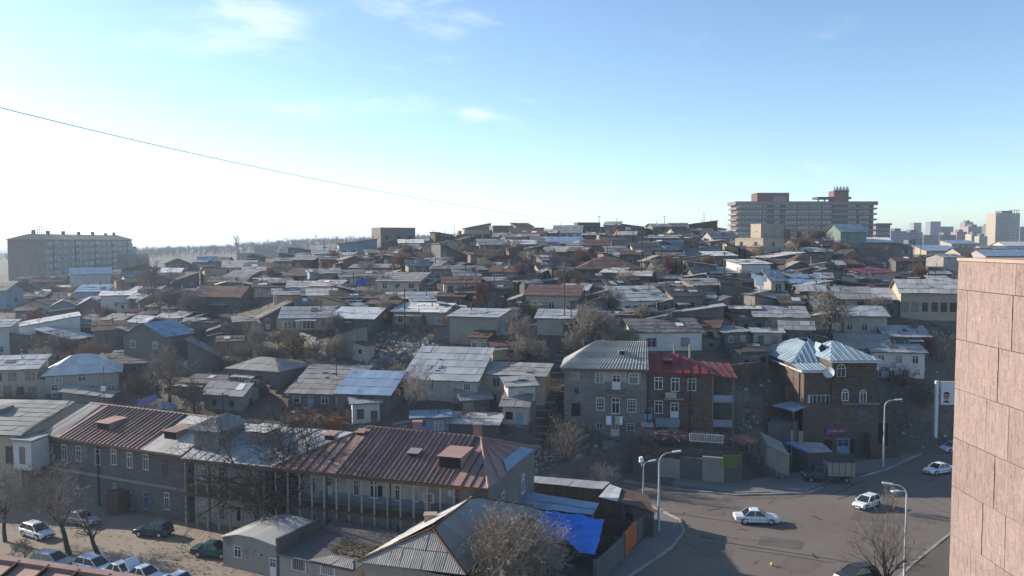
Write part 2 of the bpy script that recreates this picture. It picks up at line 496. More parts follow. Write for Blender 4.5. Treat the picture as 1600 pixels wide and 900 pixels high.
# ------------------------------------------------------------------ setting: ground, road, haze
def arange(a, b, n): return [a + (b - a) * i / (n - 1) for i in range(n)]
def make_ground():
 xs = [-4200, -2600, -1700, -1150, -800, -560, -420] + arange(-330, 330, 221) + [420, 560, 800, 1150, 1700, 2600, 4200]
 ys = [-300, -120, -40, 0, 30, 55, 70] + arange(78, 130, 66) + arange(132, 330, 110) + arange(336, 700, 40) + arange(730, 1600, 24) + [1800, 2300, 3200, 5000, 8000]
 mb = MB()
 r2 = random.Random(5)
 from mathutils import noise as mn
 nx = len(xs)
 for y in ys:
  for x in xs:
   z = h(x, y)
   amp = 0.0 if z < .4 else min(1.0, (z - .4) / 2.0)
   z += amp * .55 * mn.noise((x * .16, y * .16, 0)) + amp * .2 * mn.noise((x * .5, y * .5, 3))
   mb.v.append((x, y, z - .06))
 for j in range(len(ys) - 1):
  for i in range(nx - 1):
   a = j * nx + i
   mb.f.append((a, a + 1, a + nx + 1, a + nx)); mb.m.append(0)
 o = struct(mb.build('ground', M['dirt'], smooth=True, uv=False))
make_ground()
def sheet(name, pix, z, m, px=True):
 mb = MB()
 mb.poly([PZ(a, b, z) for a, b in pix] if px else [(a, b, z) for a, b in pix])
 o = mb.build(name, m)
 if o.data.polygons[0].normal.z < 0: o.data.flip_normals()
 return struct(o)
def tri_sheet(name, pts, z, m):
 from mathutils.geometry import tessellate_polygon
 vs = [Vector((p[0], p[1], z)) for p in pts]
 mb = MB()
 for t in tessellate_polygon([vs]):
  a, b, c = (vs[i] for i in t)
  if (b - a).cross(c - a).z < 0: b, c = c, b
  mb.poly([a, b, c])
 return struct(mb.build(name, m))
def w2(pix): return [PZ(a, b, 0).xy[:] for a, b in pix]
road_pts = w2([(905, 747), (960, 749), (1050, 764), (1150, 774), (1262, 771), (1300, 750), (1385, 735), (1480, 692), (1600, 668)]) + [(150, 140), (150, 40), (10, 40)] + \
 w2([(965, 930), (985, 900), (1050, 856), (1070, 830), (1062, 812), (1030, 795), (985, 778), (905, 768)])
tri_sheet('road', road_pts, -0.02, M['asphalt'])
def slab(name, pts, z0, z1, m):
 from mathutils.geometry import tessellate_polygon
 vs = [Vector((p[0], p[1], z1)) for p in pts]
 mb = MB()
 for t in tessellate_polygon([vs]):
  a, b, c = (vs[i] for i in t)
  if (b - a).cross(c - a).z < 0: b, c = c, b
  mb.poly([a, b, c])
 n = len(vs)
 for i in range(n):
  a, b = vs[i], vs[(i + 1) % n]
  mb.poly([(a.x, a.y, z0), (b.x, b.y, z0), (b.x, b.y, z1), (a.x, a.y, z1)])
 return struct(mb.build(name, m))
def kerb(pix, w=.28, hh=.16):
 pts = [PZ(a, b, 0) for a, b in pix]
 t = bpy.data.objects.new('kerb', None); COL.objects.link(t); t.location = (pts[0].x, pts[0].y, 0)
 struct(t)
 for a, b in zip(pts, pts[1:]):
  L = (b - a).length
  n = max(1, round(L / 1.6))
  for i in range(n):
   p, q = a.lerp(b, i / n), a.lerp(b, (i + .97) / n)
   mb = MB()
   j = rnd.uniform(-.025, .025)
   mb.beam(p + Vector((0, 0, hh / 2 - .06 + j)), q + Vector((0, 0, hh / 2 - .06 + j)), w, hh + .1)
   mb.build('kerb_stone', M['kerb'], t, origin=t.location)
slab('pavement', w2([(1050, 757), (1150, 771), (1262, 769), (1300, 748), (1385, 733), (1480, 690), (1480, 683), (1385, 716), (1290, 728), (1230, 742), (1165, 752), (1060, 742)]), -.1, .10, M['pavement'])
slab('pavement', w2([(905, 738), (960, 742), (1050, 757), (1060, 744), (985, 728), (905, 726)]), -.1, .09, M['dirt'])
kerb([(905, 748), (960, 750), (1050, 764), (1150, 774), (1262, 771), (1285, 762)])
kerb([(1345, 745), (1385, 734), (1480, 691)])
slab('pavement', w2([(960, 925), (982, 900), (1047, 855), (1066, 830), (1058, 813), (1030, 800), (1010, 812), (1012, 835), (975, 870), (935, 905)]), -.1, .10, M['pavement'])
kerb([(985, 778), (1030, 796), (1061, 812), (1069, 830), (1050, 856), (985, 900), (960, 925)])
slab('verge', w2([(1484, 836), (1424, 884), (1385, 925), (1600, 925), (1600, 760)]), -.1, .10, M['dirt'])
kerb([(1486, 834), (1424, 884), (1385, 925)])
def seam(pix, w, z=-.012):  # ragged dark strips on the asphalt: tar seams and one painted cast shadow
 pts = [PZ(a, b, 0) for a, b in pix]
 mb = MB()
 for a, b in zip(pts, pts[1:]):
  n = max(2, int((b - a).length / .8))
  d = (b - a).normalized(); s = Vector((-d.y, d.x, 0))
  prev = None
  for i in range(n + 1):
   c = a.lerp(b, i / n) + s * rnd.uniform(-.07, .07)
   ww = w * rnd.uniform(.5, 1.2)
   cur = (c - s * ww, c + s * ww)
   if prev: mb.poly([(p.x, p.y, z) for p in (prev[0], cur[0], cur[1], prev[1])])
   prev = cur
 o = mb.build('tar_and_shadow_strip', M['tar_and_shadow_strip'])
 for p in o.data.polygons:
  if p.normal.z < 0: p.flip()
 struct(o)
seam([(1066, 822), (1150, 842), (1235, 848)], .05)
seam([(1155, 857), (1220, 866), (1305, 880)], .09)  # cast shadow of a lamp post, painted as a dark strip
seam([(1060, 790), (1130, 797), (1132, 806)], .06)
seam([(1105, 798), (1128, 793)], .1)
seam([(1270, 806), (1285, 812)], .2); seam([(1268, 865), (1277, 873)], .16); seam([(1095, 838), (1115, 842)], .18)
seam([(1300, 772), (1320, 766), (1335, 756)], .09); seam([(1310, 780), (1345, 768)], .08)
seam([(1200, 788), (1212, 780), (1203, 774)], .06); seam([(1240, 815), (1255, 822)], .06)
seam([(1225, 779), (1260, 774)], .09); seam([(1420, 775), (1484, 802)], .05); seam([(1150, 828), (1160, 826), (1168, 829)], .12)
seam([(1386, 756), (1405, 760), (1482, 790)], .03)
for pl in ([(1070, 792), (1140, 796), (1135, 808), (1075, 803)], [(1190, 838), (1262, 846), (1250, 860), (1180, 850)], [(1290, 812), (1330, 818), (1322, 830), (1280, 822)], [(1100, 846), (1150, 852), (1140, 876), (1085, 868)], [(1340, 800), (1420, 806), (1412, 818), (1330, 812)], [(1230, 868), (1290, 878), (1270, 899), (1215, 888)], [(1410, 740), (1470, 722), (1478, 728), (1420, 748)], [(1130, 776), (1215, 776), (1214, 780), (1132, 782)]):
 tri_sheet('asphalt_patch', [(p[0] + rnd.uniform(-.3, .3), p[1] + rnd.uniform(-.3, .3)) for p in w2(pl)], -.0165, M['asphalt_patch'])
tri_sheet('yard', [(-95, 66), (-20, 58), (-8, 66)] + w2([(620, 860), (470, 800), (290, 765), (100, 750), (-150, 745)]), -.02, M['yard_dirt'])
# ------------------------------------------------------------------ windows and doors (unit size, facing -Y; scaled in x and z)
def win_mesh(name, kind, fm, gm):
 mb = MB()
 fr, d0, d1 = .085, -.06, .10
 def bar(x0, x1, z0, z1, dd=d0): mb.box(x0, x1, dd, d1, z0, z1, 0)
 if kind == 'hole':
  mb.box(-.5, -.5 + .05, -.03, .1, -.5, .5); mb.box(.45, .5, -.03, .1, -.5, .5)
  mb.box(-.45, .45, -.03, .1, .45, .5); mb.box(-.45, .45, -.03, .1, -.5, -.45)
  mb.poly([(-.45, -.01, -.45), (.45, -.01, -.45), (.45, -.01, .45), (-.45, -.01, .45)], 1)
  return mb, None
 bar(-.5, -.5 + fr, -.5, .5); bar(.5 - fr, .5, -.5, .5)
 bar(-.5 + fr, .5 - fr, .5 - fr * .7, .5); bar(-.5 + fr, .5 - fr, -.5, -.5 + fr * .7)
 if kind == 'two':
  bar(-.035, .035, -.45, .45, d0 + .012); bar(-.42, -.035, .18, .23, d0 + .014); bar(.035, .42, .18, .23, d0 + .014)
 elif kind == 'one':
  bar(-.42, .42, .15, .21, d0 + .012)
 elif kind == 'grid':
  for x in (-.2, .1): bar(x, x + .05, -.45, .45, d0 + .012)
  for z in (-.2, .08, .28): bar(-.42, .42, z, z + .035, d0 + .016)
 elif kind == 'wide':
  for x in (-.33, -.17, -.01, .15, .31): bar(x, x + .022, -.45, .45, d0 + .012)
 elif kind == 'door':
  bar(-.42, .42, -.46, .02, d0 + .025); bar(-.03, .03, .02, .45, d0 + .012); bar(-.42, .42, .27, .31, d0 + .014)
 pane = MB()
 pane.poly([(-.5 + fr, -.02, -.45), (.5 - fr, -.02, -.45), (.5 - fr, -.02, .45), (-.5 + fr, -.02, .45)], 0)
 return mb, pane
WM = {}
def get_win(kind, fm, gm, far):
 key = (kind, fm, gm, far)
 if key in WM: return WM[key]
 mb, pane = win_mesh('window', kind, fm, gm)
 if pane is None:
  o = mb.build('window', [M[fm], M['hole']])
  res = (o.data, None); bpy.data.objects.remove(o)
 elif far:
  b = len(mb.v); mb.v += pane.v
  mb.f += [tuple(i + b for i in f) for f in pane.f]; mb.m += [1] * len(pane.f)
  o = mb.build('window', [M[fm], M[gm]]); res = (o.data, None); bpy.data.objects.remove(o)
 else:
  o = mb.build('window', [M[fm]]); p = pane.build('pane', [M[gm]])
  res = (o.data, p.data); bpy.data.objects.remove(o); bpy.data.objects.remove(p)
 WM[key] = res
 return res
def put_win(parent, loc, rz, w, hh, kind='two', fm='frame_white', gm=None, far=True, name=None):
 if gm is None: gm = 'glass' if rnd.random() < .72 else 'glass_curtain'
 a, b = get_win(kind, fm, gm, far)
 o = inst(name or ('door' if kind == 'door' else 'window'), a, parent, loc, rz, w, 1, hh)
 if b is not None: inst('pane', b, o, (0, 0, 0))
 return o
class Wall:
 """a wall line p->q (left to right seen from outside), in the thing's local frame"""
 def __init__(s, p, q):
  s.p, s.q = Vector((p[0], p[1], 0)), Vector((q[0], q[1], 0))
  s.L = (s.q - s.p).length
  s.t = (s.q - s.p).normalized()
  s.n = Vector((s.t.y, -s.t.x, 0))
  s.rz = math.atan2(s.t.y, s.t.x)
 def at(s, f, z, out=0.0):
  c = s.p + s.t * (s.L * f) + s.n * out
  return (c.x, c.y, z)
 def m(s, d, z, out=0.0):
  c = s.p + s.t * d + s.n * out
  return (c.x, c.y, z)
# ------------------------------------------------------------------ roofs
def quad_pt(A, B, C, D, u, v):
 return (A * (1 - u) + B * u) * (1 - v) + (D * (1 - u) + C * u) * v
def sheets(mb, A, B, C, D, sw=1.1, sl=1.7, th=.03, jit=.03, mi=0, rr=None, lift=.02, miss=0.0):
 """a slope laid from separate overlapping sheets; A,B eave (left,right), C,D ridge (right,left)"""
 rr = rr or rnd
 A, B, C, D = map(Vector, (A, B, C, D))
 nrm = (B - A).cross(D - A)
 if nrm.length < 1e-6: nrm = (B - A).cross(C - A)
 nrm.normalize()
 ev = (B - A).normalized(); uv_ = nrm.cross(ev)
 sd, rd, sc_, rc, L_ = (D - A).dot(ev), (D - A).dot(uv_), (C - A).dot(ev), (C - A).dot(uv_), (B - A).length
 if (sd > .4 or sc_ < L_ - .4) and sd > -.1 and sc_ < L_ + .1:      # hip face: sheets square to the eave, cut at the hips
  def top(s):
   if s <= sd: return rd * max(0, s) / max(sd, 1e-6)
   if s >= sc_: return rc * max(0, L_ - s) / max(L_ - sc_, 1e-6)
   return rd + (rc - rd) * (s - sd) / max(sc_ - sd, 1e-6)
  rm_ = max(rd, rc); nu, nv = max(2, round(L_ / sw)), max(1, round(rm_ / sl))
  for j in range(nv):
   for i in range(nu):
    s0, s1 = (i - .01) * L_ / nu, (i + 1.01) * L_ / nu; r0, r1 = (j - (.05 if j else 0)) * rm_ / nv, (j + 1) * rm_ / nv
    t0, t1 = top(s0), top(s1)
    if max(t0, t1) <= r0 + .04: continue
    q = [A + ev * s_ + uv_ * r_ for s_, r_ in ((s0, min(r0, t0)), (s1, min(r0, t1)), (s1, min(r1, t1)), (s0, min(r1, t0)))]
    b = lift + ((i * 7 + j * 3) % 4) * .007
    of = [b + th + rr.uniform(0, jit), b + th + rr.uniform(0, jit), b, b]
    mb.hexa([p + nrm * o for p, o in zip(q, of)], [p + nrm * (o + th) for p, o in zip(q, of)], mi)
  return
 wd = max((B - A).length, (C - D).length)
 ln = max((D - A).length, (C - B).length)
 nu, nv = max(1, round(wd / sw)), max(1, round(ln / sl))
 for j in range(nv):
  for i in range(nu):
   if rr.random() < miss: continue
   u0, u1, v0, v1 = i / nu, (i + 1) / nu, j / nv, (j + 1) / nv
   du = .02 / nu
   rg = rr.uniform(-.10, .04) / max(.5, ln) if (j == 0 and jit > .02) else -.05 / nv * (j > 0)
   o1 = [quad_pt(A, B, C, D, u0 - du + rr.uniform(-1, 1) * .02 / nu, v0 + rg), quad_pt(A, B, C, D, u1 + du, v0 + rg),
                  quad_pt(A, B, C, D, u1 + du, v1), quad_pt(A, B, C, D, u0 - du, v1)]
   b = lift + ((i * 7 + j * 3) % 4) * .007
   base = rr.uniform(0, jit)
   offs = [b + base + th + rr.uniform(0, jit), b + base + th + rr.uniform(0, jit), b + base * .5, b + base * .5]
   bt = [p + nrm * (o) for p, o in zip(o1, offs)]
   tp = [p + nrm * (o + th) for p, o in zip(o1, offs)]
   mb.hexa(bt, tp, mi)
def corrugated(mb, A, B, C, D, period=.45, amp=.06, rows=6, step=.04, mi=0, lift=.03):
 """wavy sheets as real corrugations, in stepped rows"""
 A, B, C, D = map(Vector, (A, B, C, D))
 nrm = (B - A).cross(D - A)
 if nrm.length < 1e-6: nrm = (B - A).cross(C - A)
 nrm.normalize()
 wd = max((B - A).length, (C - D).length)
 n = max(4, int(wd / period * 6))
 for r in range(rows):
  v0, v1 = r / rows - (.06 / rows if r else 0), (r + 1) / rows
  k = len(mb.v)
  for i in range(n + 1):
   u = i / n
   a = amp * math.sin(2 * math.pi * u * wd / period)
   for v, e in ((v0, lift + step), (v1, lift)):
    mb.v.append(tuple(quad_pt(A, B, C, D, u, v) + nrm * (e + amp + a)))
  for i in range(n):
   b = k + 2 * i
   mb.f.append((b, b + 2, b + 3, b + 1)); mb.m.append(mi)
  k2 = len(mb.v)
  for i in range(n + 1):
   p = Vector(mb.v[k + 2 * i]); mb.v.append(tuple(p - nrm * .03))
  for i in range(n):
   mb.f.append((k2 + i, k2 + i + 1, k + 2 * (i + 1), k + 2 * i)); mb.m.append(mi)
SHEET = {'slate': (1.15, 1.7), 'slate_pale': (1.15, 1.7), 'slate_dark': (1.15, 1.7), 'galv': (.95, 2.2), 'galv_blue': (1.0, 2.4), 'galv_new': (.8, 2.6), 'rust': (.95, 2.2), 'red': (.8, 3.0), 'tar': (1.6, 2.0), 'white_roof': (1.3, 2.0), 'boards': (.3, 3)}
# ------------------------------------------------------------------ the houses of the hillside
PLACED = []
def footprint_clear(x, y, r):
 for (a, b, c) in PLACED:
  if (a - x) ** 2 + (b - y) ** 2 < (r + c) ** 2: return False
 return True
def house(xl, xr, yt, ye, yb, roof, rm, wm, label, yaw=0, r=.8, win=2, name='house', cat='house', fm=None, door=True, Y=None, ov=.45, kind='two', side=1, jit=.035, miss=0.0, storeys=1, far=True, patch=None, pipe=None, group=None, winh=1.25, winw=1.0, ext=None):
 rr = random.Random(int(xl * 13 + yt * 7 + xr))
 xc = (xl + xr) / 2
 if Y is None:
  G = ground(xc, yb)
  if G is None:
   G = P(xc, yb, 300)
 else:
  G = P(xc, yb, Y)
 Y = G.y
 th = R(yaw)
 Wd = (xr - xl) * Y / F
 c_, s_ = math.cos(th), abs(math.sin(th))
 w = Wd / (c_ + r * s_)
 d = max(2.2, r * w)
 d = min(d, 13)
 Yc = Y + (d * c_ + w * s_) / 2
 Xc = (xc - 800) / F * (Y + (w * s_) / 2)
 Xc *= Yc / (Y + (w * s_) / 2) if abs(yaw) > 8 else 1.0
 z0 = G.z
 he = P(xc, ye, Y + w * s_ * .35).z - z0
 he = max(1.9, he)
 Yr = {'gx': Yc, 'hip': Yc, 'sf': Yc + d / 2}.get(roof, Y)
 hr = P(xc, yt, Yr).z - z0
 run = {'gx': d / 2, 'hip': min(d, w) / 2, 'sf': d, 'sb': d, 'gy': w / 2, 'sl': w, 'sr': w, 'flat': 1}[roof]
 rise = min(max(hr - he, rr.uniform(.10, .34 if roof in ('gx', 'gy') else .14 if roof in ('sl', 'sr') else .24) * run), .62 * run)
 if roof == 'flat': rise = .25
 t = thing(name, (Xc, Yc, z0), label, cat, th, group)
 PLACED.append((Xc, Yc, (w + d) / 4 * .95))
 x0, x1, y0, y1 = -w / 2, w / 2, -d / 2, d / 2
 zb = -3.2
 tops = {'sf': (0, 0, 1, 1), 'sb': (1, 1, 0, 0), 'sl': (0, 1, 1, 0), 'sr': (1, 0, 0, 1)}.get(roof, (0, 0, 0, 0))
 zt = [he + rise * k for k in tops]
 cs = [(x0, y0), (x1, y0), (x1, y1), (x0, y1)]
 mb = MB()
 for i in range(4):
  j = (i + 1) % 4
  mb.poly([(*cs[i], zb), (*cs[j], zb), (*cs[j], zt[j]), (*cs[i], zt[i])])
 if roof == 'gx':
  mb.poly([(x0, y1, he), (x0, y0, he), (x0, 0, he + rise)]); mb.poly([(x1, y0, he), (x1, y1, he), (x1, 0, he + rise)])
 if roof == 'gy':
  mb.poly([(x0, y0, he), (x1, y0, he), (0, y0, he + rise)]); mb.poly([(x1, y1, he), (x0, y1, he), (0, y1, he + rise)])
 if roof == 'flat':
  mb.poly([(*cs[i], he - .02) for i in range(4)])
 mb.build('wall', M[wm], t)
 mb = MB()
 sw, sl = SHEET.get(rm, (1.2, 2.0))
 X0, X1, Y0, Y1 = x0 - ov, x1 + ov, y0 - ov, y1 + ov
 kw = dict(sw=sw, sl=sl, jit=jit, rr=rr, miss=miss)
 th_ = .10
 def deck(pts):                                     # timber deck below the sheets
  b = [Vector(p) for p in pts]
  n = (b[1] - b[0]).cross(b[3] - b[0]).normalized()
  mb.hexa([p - n * .005 for p in b], [p + n * .045 for p in b], 1)
 def slope(A, B, C, D):
  A, B, C, D = map(Vector, (A, B, C, D))
  n = (B - A).cross(D - A)
  n.normalize()
  deck([A + n * .03, B + n * .03, C + n * .03, D + n * .03] if (C - D).length > .05 else [A + n * .03, B + n * .03, C + n * .03, C + n * .03 + (A - B).normalized() * .02])
  sheets(mb, A + n * .07, B + n * .07, C + n * .07, D + n * .07, **kw)
 k = rise / run
 e = he - ov * k
 if roof == 'gx':
  slope((X0, Y0, e), (X1, Y0, e), (X1, 0, he + rise), (X0, 0, he + rise))
  slope((X1, Y1, e), (X0, Y1, e), (X0, 0, he + rise), (X1, 0, he + rise))
  ridge = he + rise
 elif roof == 'gy':
  slope((X0, Y1, e), (X0, Y0, e), (0, Y0, he + rise), (0, Y1, he + rise))
  slope((X1, Y0, e), (X1, Y1, e), (0, Y1, he + rise), (0, Y0, he + rise))
 elif roof == 'sf':
  slope((X0, Y0, e), (X1, Y0, e), (X1, Y1, he + rise + ov * k), (X0, Y1, he + rise + ov * k))
 elif roof == 'sb':
  slope((X1, Y1, e), (X0, Y1, e), (X0, Y0, he + rise + ov * k), (X1, Y0, he + rise + ov * k))
 elif roof == 'sl':
  slope((X0, Y1, e), (X0, Y0, e), (X1, Y0, he + rise + ov * k), (X1, Y1, he + rise + ov * k))
 elif roof == 'sr':
  slope((X1, Y0, e), (X1, Y1, e), (X0, Y1, he + rise + ov * k), (X0, Y0, he + rise + ov * k))
 elif roof == 'hip':
  rx = max(0.0, (w - d) / 2) * .95 + .12
  ry = max(0.0, (d - w) / 2) * .95
  zt_ = he + rise
  slope((X0, Y0, e), (X1, Y0, e), (rx, -ry, zt_), (-rx, -ry, zt_))
  slope((X1, Y1, e), (X0, Y1, e), (-rx, ry, zt_), (rx, ry, zt_))
  slope((X0, Y1, e), (X0, Y0, e), (-rx, -ry, zt_), (-rx, ry + .01, zt_))
  slope((X1, Y0, e), (X1, Y1, e), (rx, ry + .01, zt_), (rx, -ry, zt_))
 else:
  sheets(mb, (x0 + .1, y0 + .1, he), (x1 - .1, y0 + .1, he), (x1 - .1, y1 - .1, he), (x0 + .1, y1 - .1, he), **kw)
  pr, pw = .35, .16
  mb.box(x0 - .04, x1 + .04, y0 - .04, y0 + pw, he - .1, he + pr, 2); mb.box(x0 - .04, x1 + .04, y1 - pw, y1 + .04, he - .1, he + pr, 2)
  mb.box(x0 - .04, x0 + pw, y0 + pw, y1 - pw, he - .1, he + pr - .01, 2); mb.box(x1 - pw, x1 + .04, y0 + pw, y1 - pw, he - .1, he + pr - .01, 2)
 mb.build('roof', [M[rm], M['boards_grey'], M[wm]], t)
 big = Y < 190
 fmx = fm or rr.choice(['frame_white', 'frame_white', 'frame_brown', 'frame_blue', 'frame_green', 'frame_white'])
 zmin = min(zt[0], zt[1])
 nwin = win
 for s in range(storeys):
  fl = zmin / storeys
  zc = s * fl + fl * .52
  wh = min(winh, fl * .55)
  slots = nwin + (1 if (door and s == 0) else 0)
  if slots * 1.3 > w: slots = max(1, int(w / 1.3))
  dpos = rr.randrange(slots) if (door and s == 0 and slots > 1) else -1
  for i in range(slots):
   x = x0 + w * (i + .5) / slots + rr.uniform(-.2, .2)
   if i == dpos:
    put_win(t, (x, y0, 1.02), 0, .9, 2.0, 'door', fmx if fmx != 'frame_white' else rr.choice(['frame_white', 'frame_blue', 'frame_brown']))
   else:
    ww = min(winw * rr.uniform(.9, 1.2), w / slots * .75) if kind != 'wide' else w / slots * .8
    put_win(t, (x, y0, zc), 0, ww, wh * (1.1 if kind == 'wide' else 1), kind if rr.random() < .9 else 'one', fmx, far=(Y > 135))
  if side and d > 3.5:
   left = Xc > 0 if abs(yaw) < 8 else yaw > 0
   for i in range(side):
    yy = y0 + d * (i + .5) / side + rr.uniform(-.3, .3)
    if left: put_win(t, (x0, -yy, zc), R(-90), .85, wh, 'two', fmx)
    else: put_win(t, (x1, yy, zc), R(90), .85, wh, 'two', fmx)
 if patch is None: patch = rr.choice([0, 0, 1, 1, 2])
 if roof in ('sf', 'gx') and patch:
  kk = rise / run
  for i in range(patch):
   px_ = rr.uniform(x0 * .7, x1 * .6); pv = rr.uniform(.15, .6) * run
   a, b2 = rr.uniform(.7, 1.6), rr.uniform(.8, 1.8)
   b2 = min(b2, run * .9 - pv) if run * .9 - pv > .4 else .4
   za = lambda yy: he + kk * (yy - y0) + .21 + i * .03
   m2 = MB()
   yv = y0 + pv
   an = rr.uniform(-.12, .12)
   pts = [(px_, yv), (px_ + a, yv + an), (px_ + a - an, yv + b2), (px_ - an, yv + b2)]
   m2.hexa([(p, q, za(q)) for p, q in pts], [(p, q, za(q) + .04) for p, q in pts])
   m2.build('roof_patch', M[rr.choice(['galv', 'rust', 'slate', 'tar', 'white_roof', 'galv_new'])], t)
 if pipe is None: pipe = rr.random() < .45
 if pipe:
  m2 = MB()
  px_, py_ = rr.uniform(x0 * .6, x1 * .6), rr.uniform(0, y1 * .6)
  m2.tube((px_, py_, he * .8), (px_, py_, he + rise + rr.uniform(.6, 1.2)), .09, .09, 6)
  m2.tube((px_, py_, he + rise + 1.15), (px_, py_, he + rise + 1.3), .15, .15, 6)
  m2.build('chimney_pipe', M[rr.choice(['galv', 'rust_iron', 'iron'])], t)
 if ext is None: ext = rr.random() < .55 and w > 4
 if zmin > 2.3:
  m2 = MB(); m2.box(x0 - .05, x1 + .05, y0 - .05, y0 + .1, zb, rr.uniform(.25, .6)); m2.box(x0 - .05, x0 + .1, y0 + .1, y1, zb, .4); m2.box(x1 - .1, x1 + .05, y0 + .1, y1, zb, .4); m2.build('footing', M['stone_grey'], t)
 if ext:
  sd = rr.choice([-1, 1]); lw, ld, lh = rr.uniform(1.6, 3.2), d * rr.uniform(.45, .8), zmin * rr.uniform(.62, .85)
  xa, xb = (x1 + .02, x1 + lw) if sd > 0 else (x0 - lw, x0 - .02)
  ya = y0 + rr.uniform(-.6, .8)
  l0, l1 = (lh, lh - .5) if sd > 0 else (lh - .5, lh)
  m2 = MB(); cs2 = [(xa, ya, l0), (xb, ya, l1), (xb, ya + ld, l1), (xa, ya + ld, l0)]
  for i in range(4): p, q = cs2[i], cs2[(i + 1) % 4]; m2.poly([(p[0], p[1], zb), (q[0], q[1], zb), q, p])
  lt = m2.build('lean_to', M[rr.choice(['boards', 'concrete_dark', 'plaster_dark', 'stone_grey', 'plaster', 'brick'])], t)
  m2 = MB(); sheets(m2, (xa - .1, ya - .3, l0 + .04), (xb + .25, ya - .3, l1 + .04), (xb + .25, ya + ld + .2, l1 + .04), (xa - .1, ya + ld + .2, l0 + .04), 1.0, 1.6, jit=.05, rr=rr); m2.build('lean_to_roof', M[rr.choice(['slate', 'rust', 'galv', 'tar', 'slate_dark'])], lt)
  if lw > 2 and rr.random() < .6: put_win(lt, ((xa + xb) / 2, ya, lh * .5), 0, .8, .8, 'hole' if rr.random() < .4 else 'two', fmx)
 if rr.random() < .4 and w > 5 and roof != 'flat' and storeys == 1 and Y > 118:
  pw, px0 = w * rr.uniform(.3, .55), rr.uniform(x0, x1 - w * .5); zp = min(zmin - .15, 2.35); pd = rr.uniform(1.1, 2.0)
  m2 = MB(); sheets(m2, (px0, y0 - pd, zp - .3), (px0 + pw, y0 - pd, zp - .3), (px0 + pw, y0 - .03, zp), (px0, y0 - .03, zp), 1.0, 1.5, jit=.05, rr=rr); po = m2.build('porch_roof', M[rr.choice(['galv', 'slate', 'rust', 'slate_pale', 'galv_blue'])], t)
  for xx in (px0 + .1, px0 + pw - .1):
   m2 = MB(); m2.box(xx - .05, xx + .05, y0 - pd + .05, y0 - pd + .15, -1.5, zp - .28); m2.build('porch_post', M['boards_grey'], po)
 if rr.random() < .5 and roof in ('sf', 'gx', 'sl', 'sr'):
  m2 = MB()
  for i in range(rr.randint(2, 5)):
   a_ = rr.uniform(0, 3.1); l_ = rr.uniform(.4, 1.3); cx_, cy_ = rr.uniform(x0 * .7, x1 * .7), rr.uniform(y0 * .8, 0 if roof == 'gx' else y1 * .6)
   f_ = {'sf': (cy_ - y0) / run, 'gx': (cy_ - y0) / run, 'sl': (cx_ - x0) / run, 'sr': (x1 - cx_) / run}[roof]; zz = he + rise * f_ + .24
   m2.beam((cx_ - l_ * math.cos(a_) / 2, cy_, zz), (cx_ + l_ * math.cos(a_) / 2, cy_ + .15 * math.sin(a_), zz + .05), .16, .09)
  struct(m2.build('roof_weights', M[rr.choice(['boards', 'rubble', 'boards_grey'])], t, uv=False), 'stuff')
 return t, w, d, he, rise
H = house
GR = 'small houses packed on the hillside'
def HH(*a, **k):
 k.setdefault('group', GR)
 if 'yaw' not in k and a[5] != 'hip':
  k['yaw'] = random.Random(int(a[0] * 31 + a[2])).choice([-13, -9, 9, 14, 19, 24]) + 3 * math.sin(a[0])
 return house(*a, **k)
# ---------------- left slope
HH(109, 173, 412, 428, 466, 'gx', 'galv_new', 'plaster_white', 'white two-storey house with a gleaming metal roof before the long apartment block', yaw=28, r=.5, win=0, side=3, storeys=2, ov=.4, jit=.015, door=False)
HH(188, 228, 396, 398, 424, 'flat', 'tar', 'concrete', 'flat-roofed grey concrete house at the right end of the apartment block', yaw=-12, win=1, door=False)
HH(-20, 28, 443, 453, 486, 'gx', 'slate', 'plaster_blue', 'blue-grey house at the left picture edge below the apartment block', win=1, door=False)
HH(26, 54, 444, 456, 476, 'sr', 'rust', 'plaster_dark', 'dark house with a brown roof below the apartment block gable', win=1)
HH(52, 106, 430, 440, 462, 'gx', 'rust', 'plaster_dark', 'low house with a wide brown roof left of the gleaming metal roof', win=2)
HH(84, 112, 431, 436, 452, 'sf', 'white_roof', 'plaster_dark', 'small shed with a pale roof close to the white two-storey house', win=1, cat='shed', name='shed')
HH(24, 78, 470, 479, 499, 'gy', 'slate_dark', 'plaster', 'stained plaster house with a low dark gable and a yellow chimney', win=3)
HH(77, 118, 470, 478, 499, 'gy', 'slate', 'plaster_blue', 'bluish house with a low grey gable beside the yellow chimney house', win=2)
HH(40, 84, 455, 463, 478, 'gx', 'slate_dark', 'plaster_green', 'greenish house with a patchy dark roof behind two low gables', win=2)
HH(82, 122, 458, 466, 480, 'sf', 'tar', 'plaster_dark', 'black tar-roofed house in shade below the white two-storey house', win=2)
HH(122, 172, 446, 456, 482, 'sf', 'galv_blue', 'plaster_blue', 'blue-walled house under the tall white house, blue sheet roof', win=2)
HH(120, 160, 466, 476, 492, 'gy', 'galv_blue', 'brick', 'little gabled shed with blue sheet and rusty brick sides', win=0, cat='shed', name='shed')
HH(157, 210, 456, 462, 492, 'sf', 'white_roof', 'plaster_white', 'white house with a bright flat-pitched roof and one blue window', yaw=18, r=.55, win=1, side=1, door=False)
HH(188, 238, 424, 433, 455, 'gx', 'slate', 'plaster_beige', 'beige old house with lit left wall under a grey patched roof', yaw=33, r=.8, win=1, side=2)
HH(190, 232, 413, 421, 436, 'sl', 'slate_dark', 'boards', 'dark plank house behind the beige old house', win=1)
HH(268, 312, 428, 440, 452, 'sl', 'red', 'plaster_dark', 'house with a tilted bright red roof on the left slope', win=1)
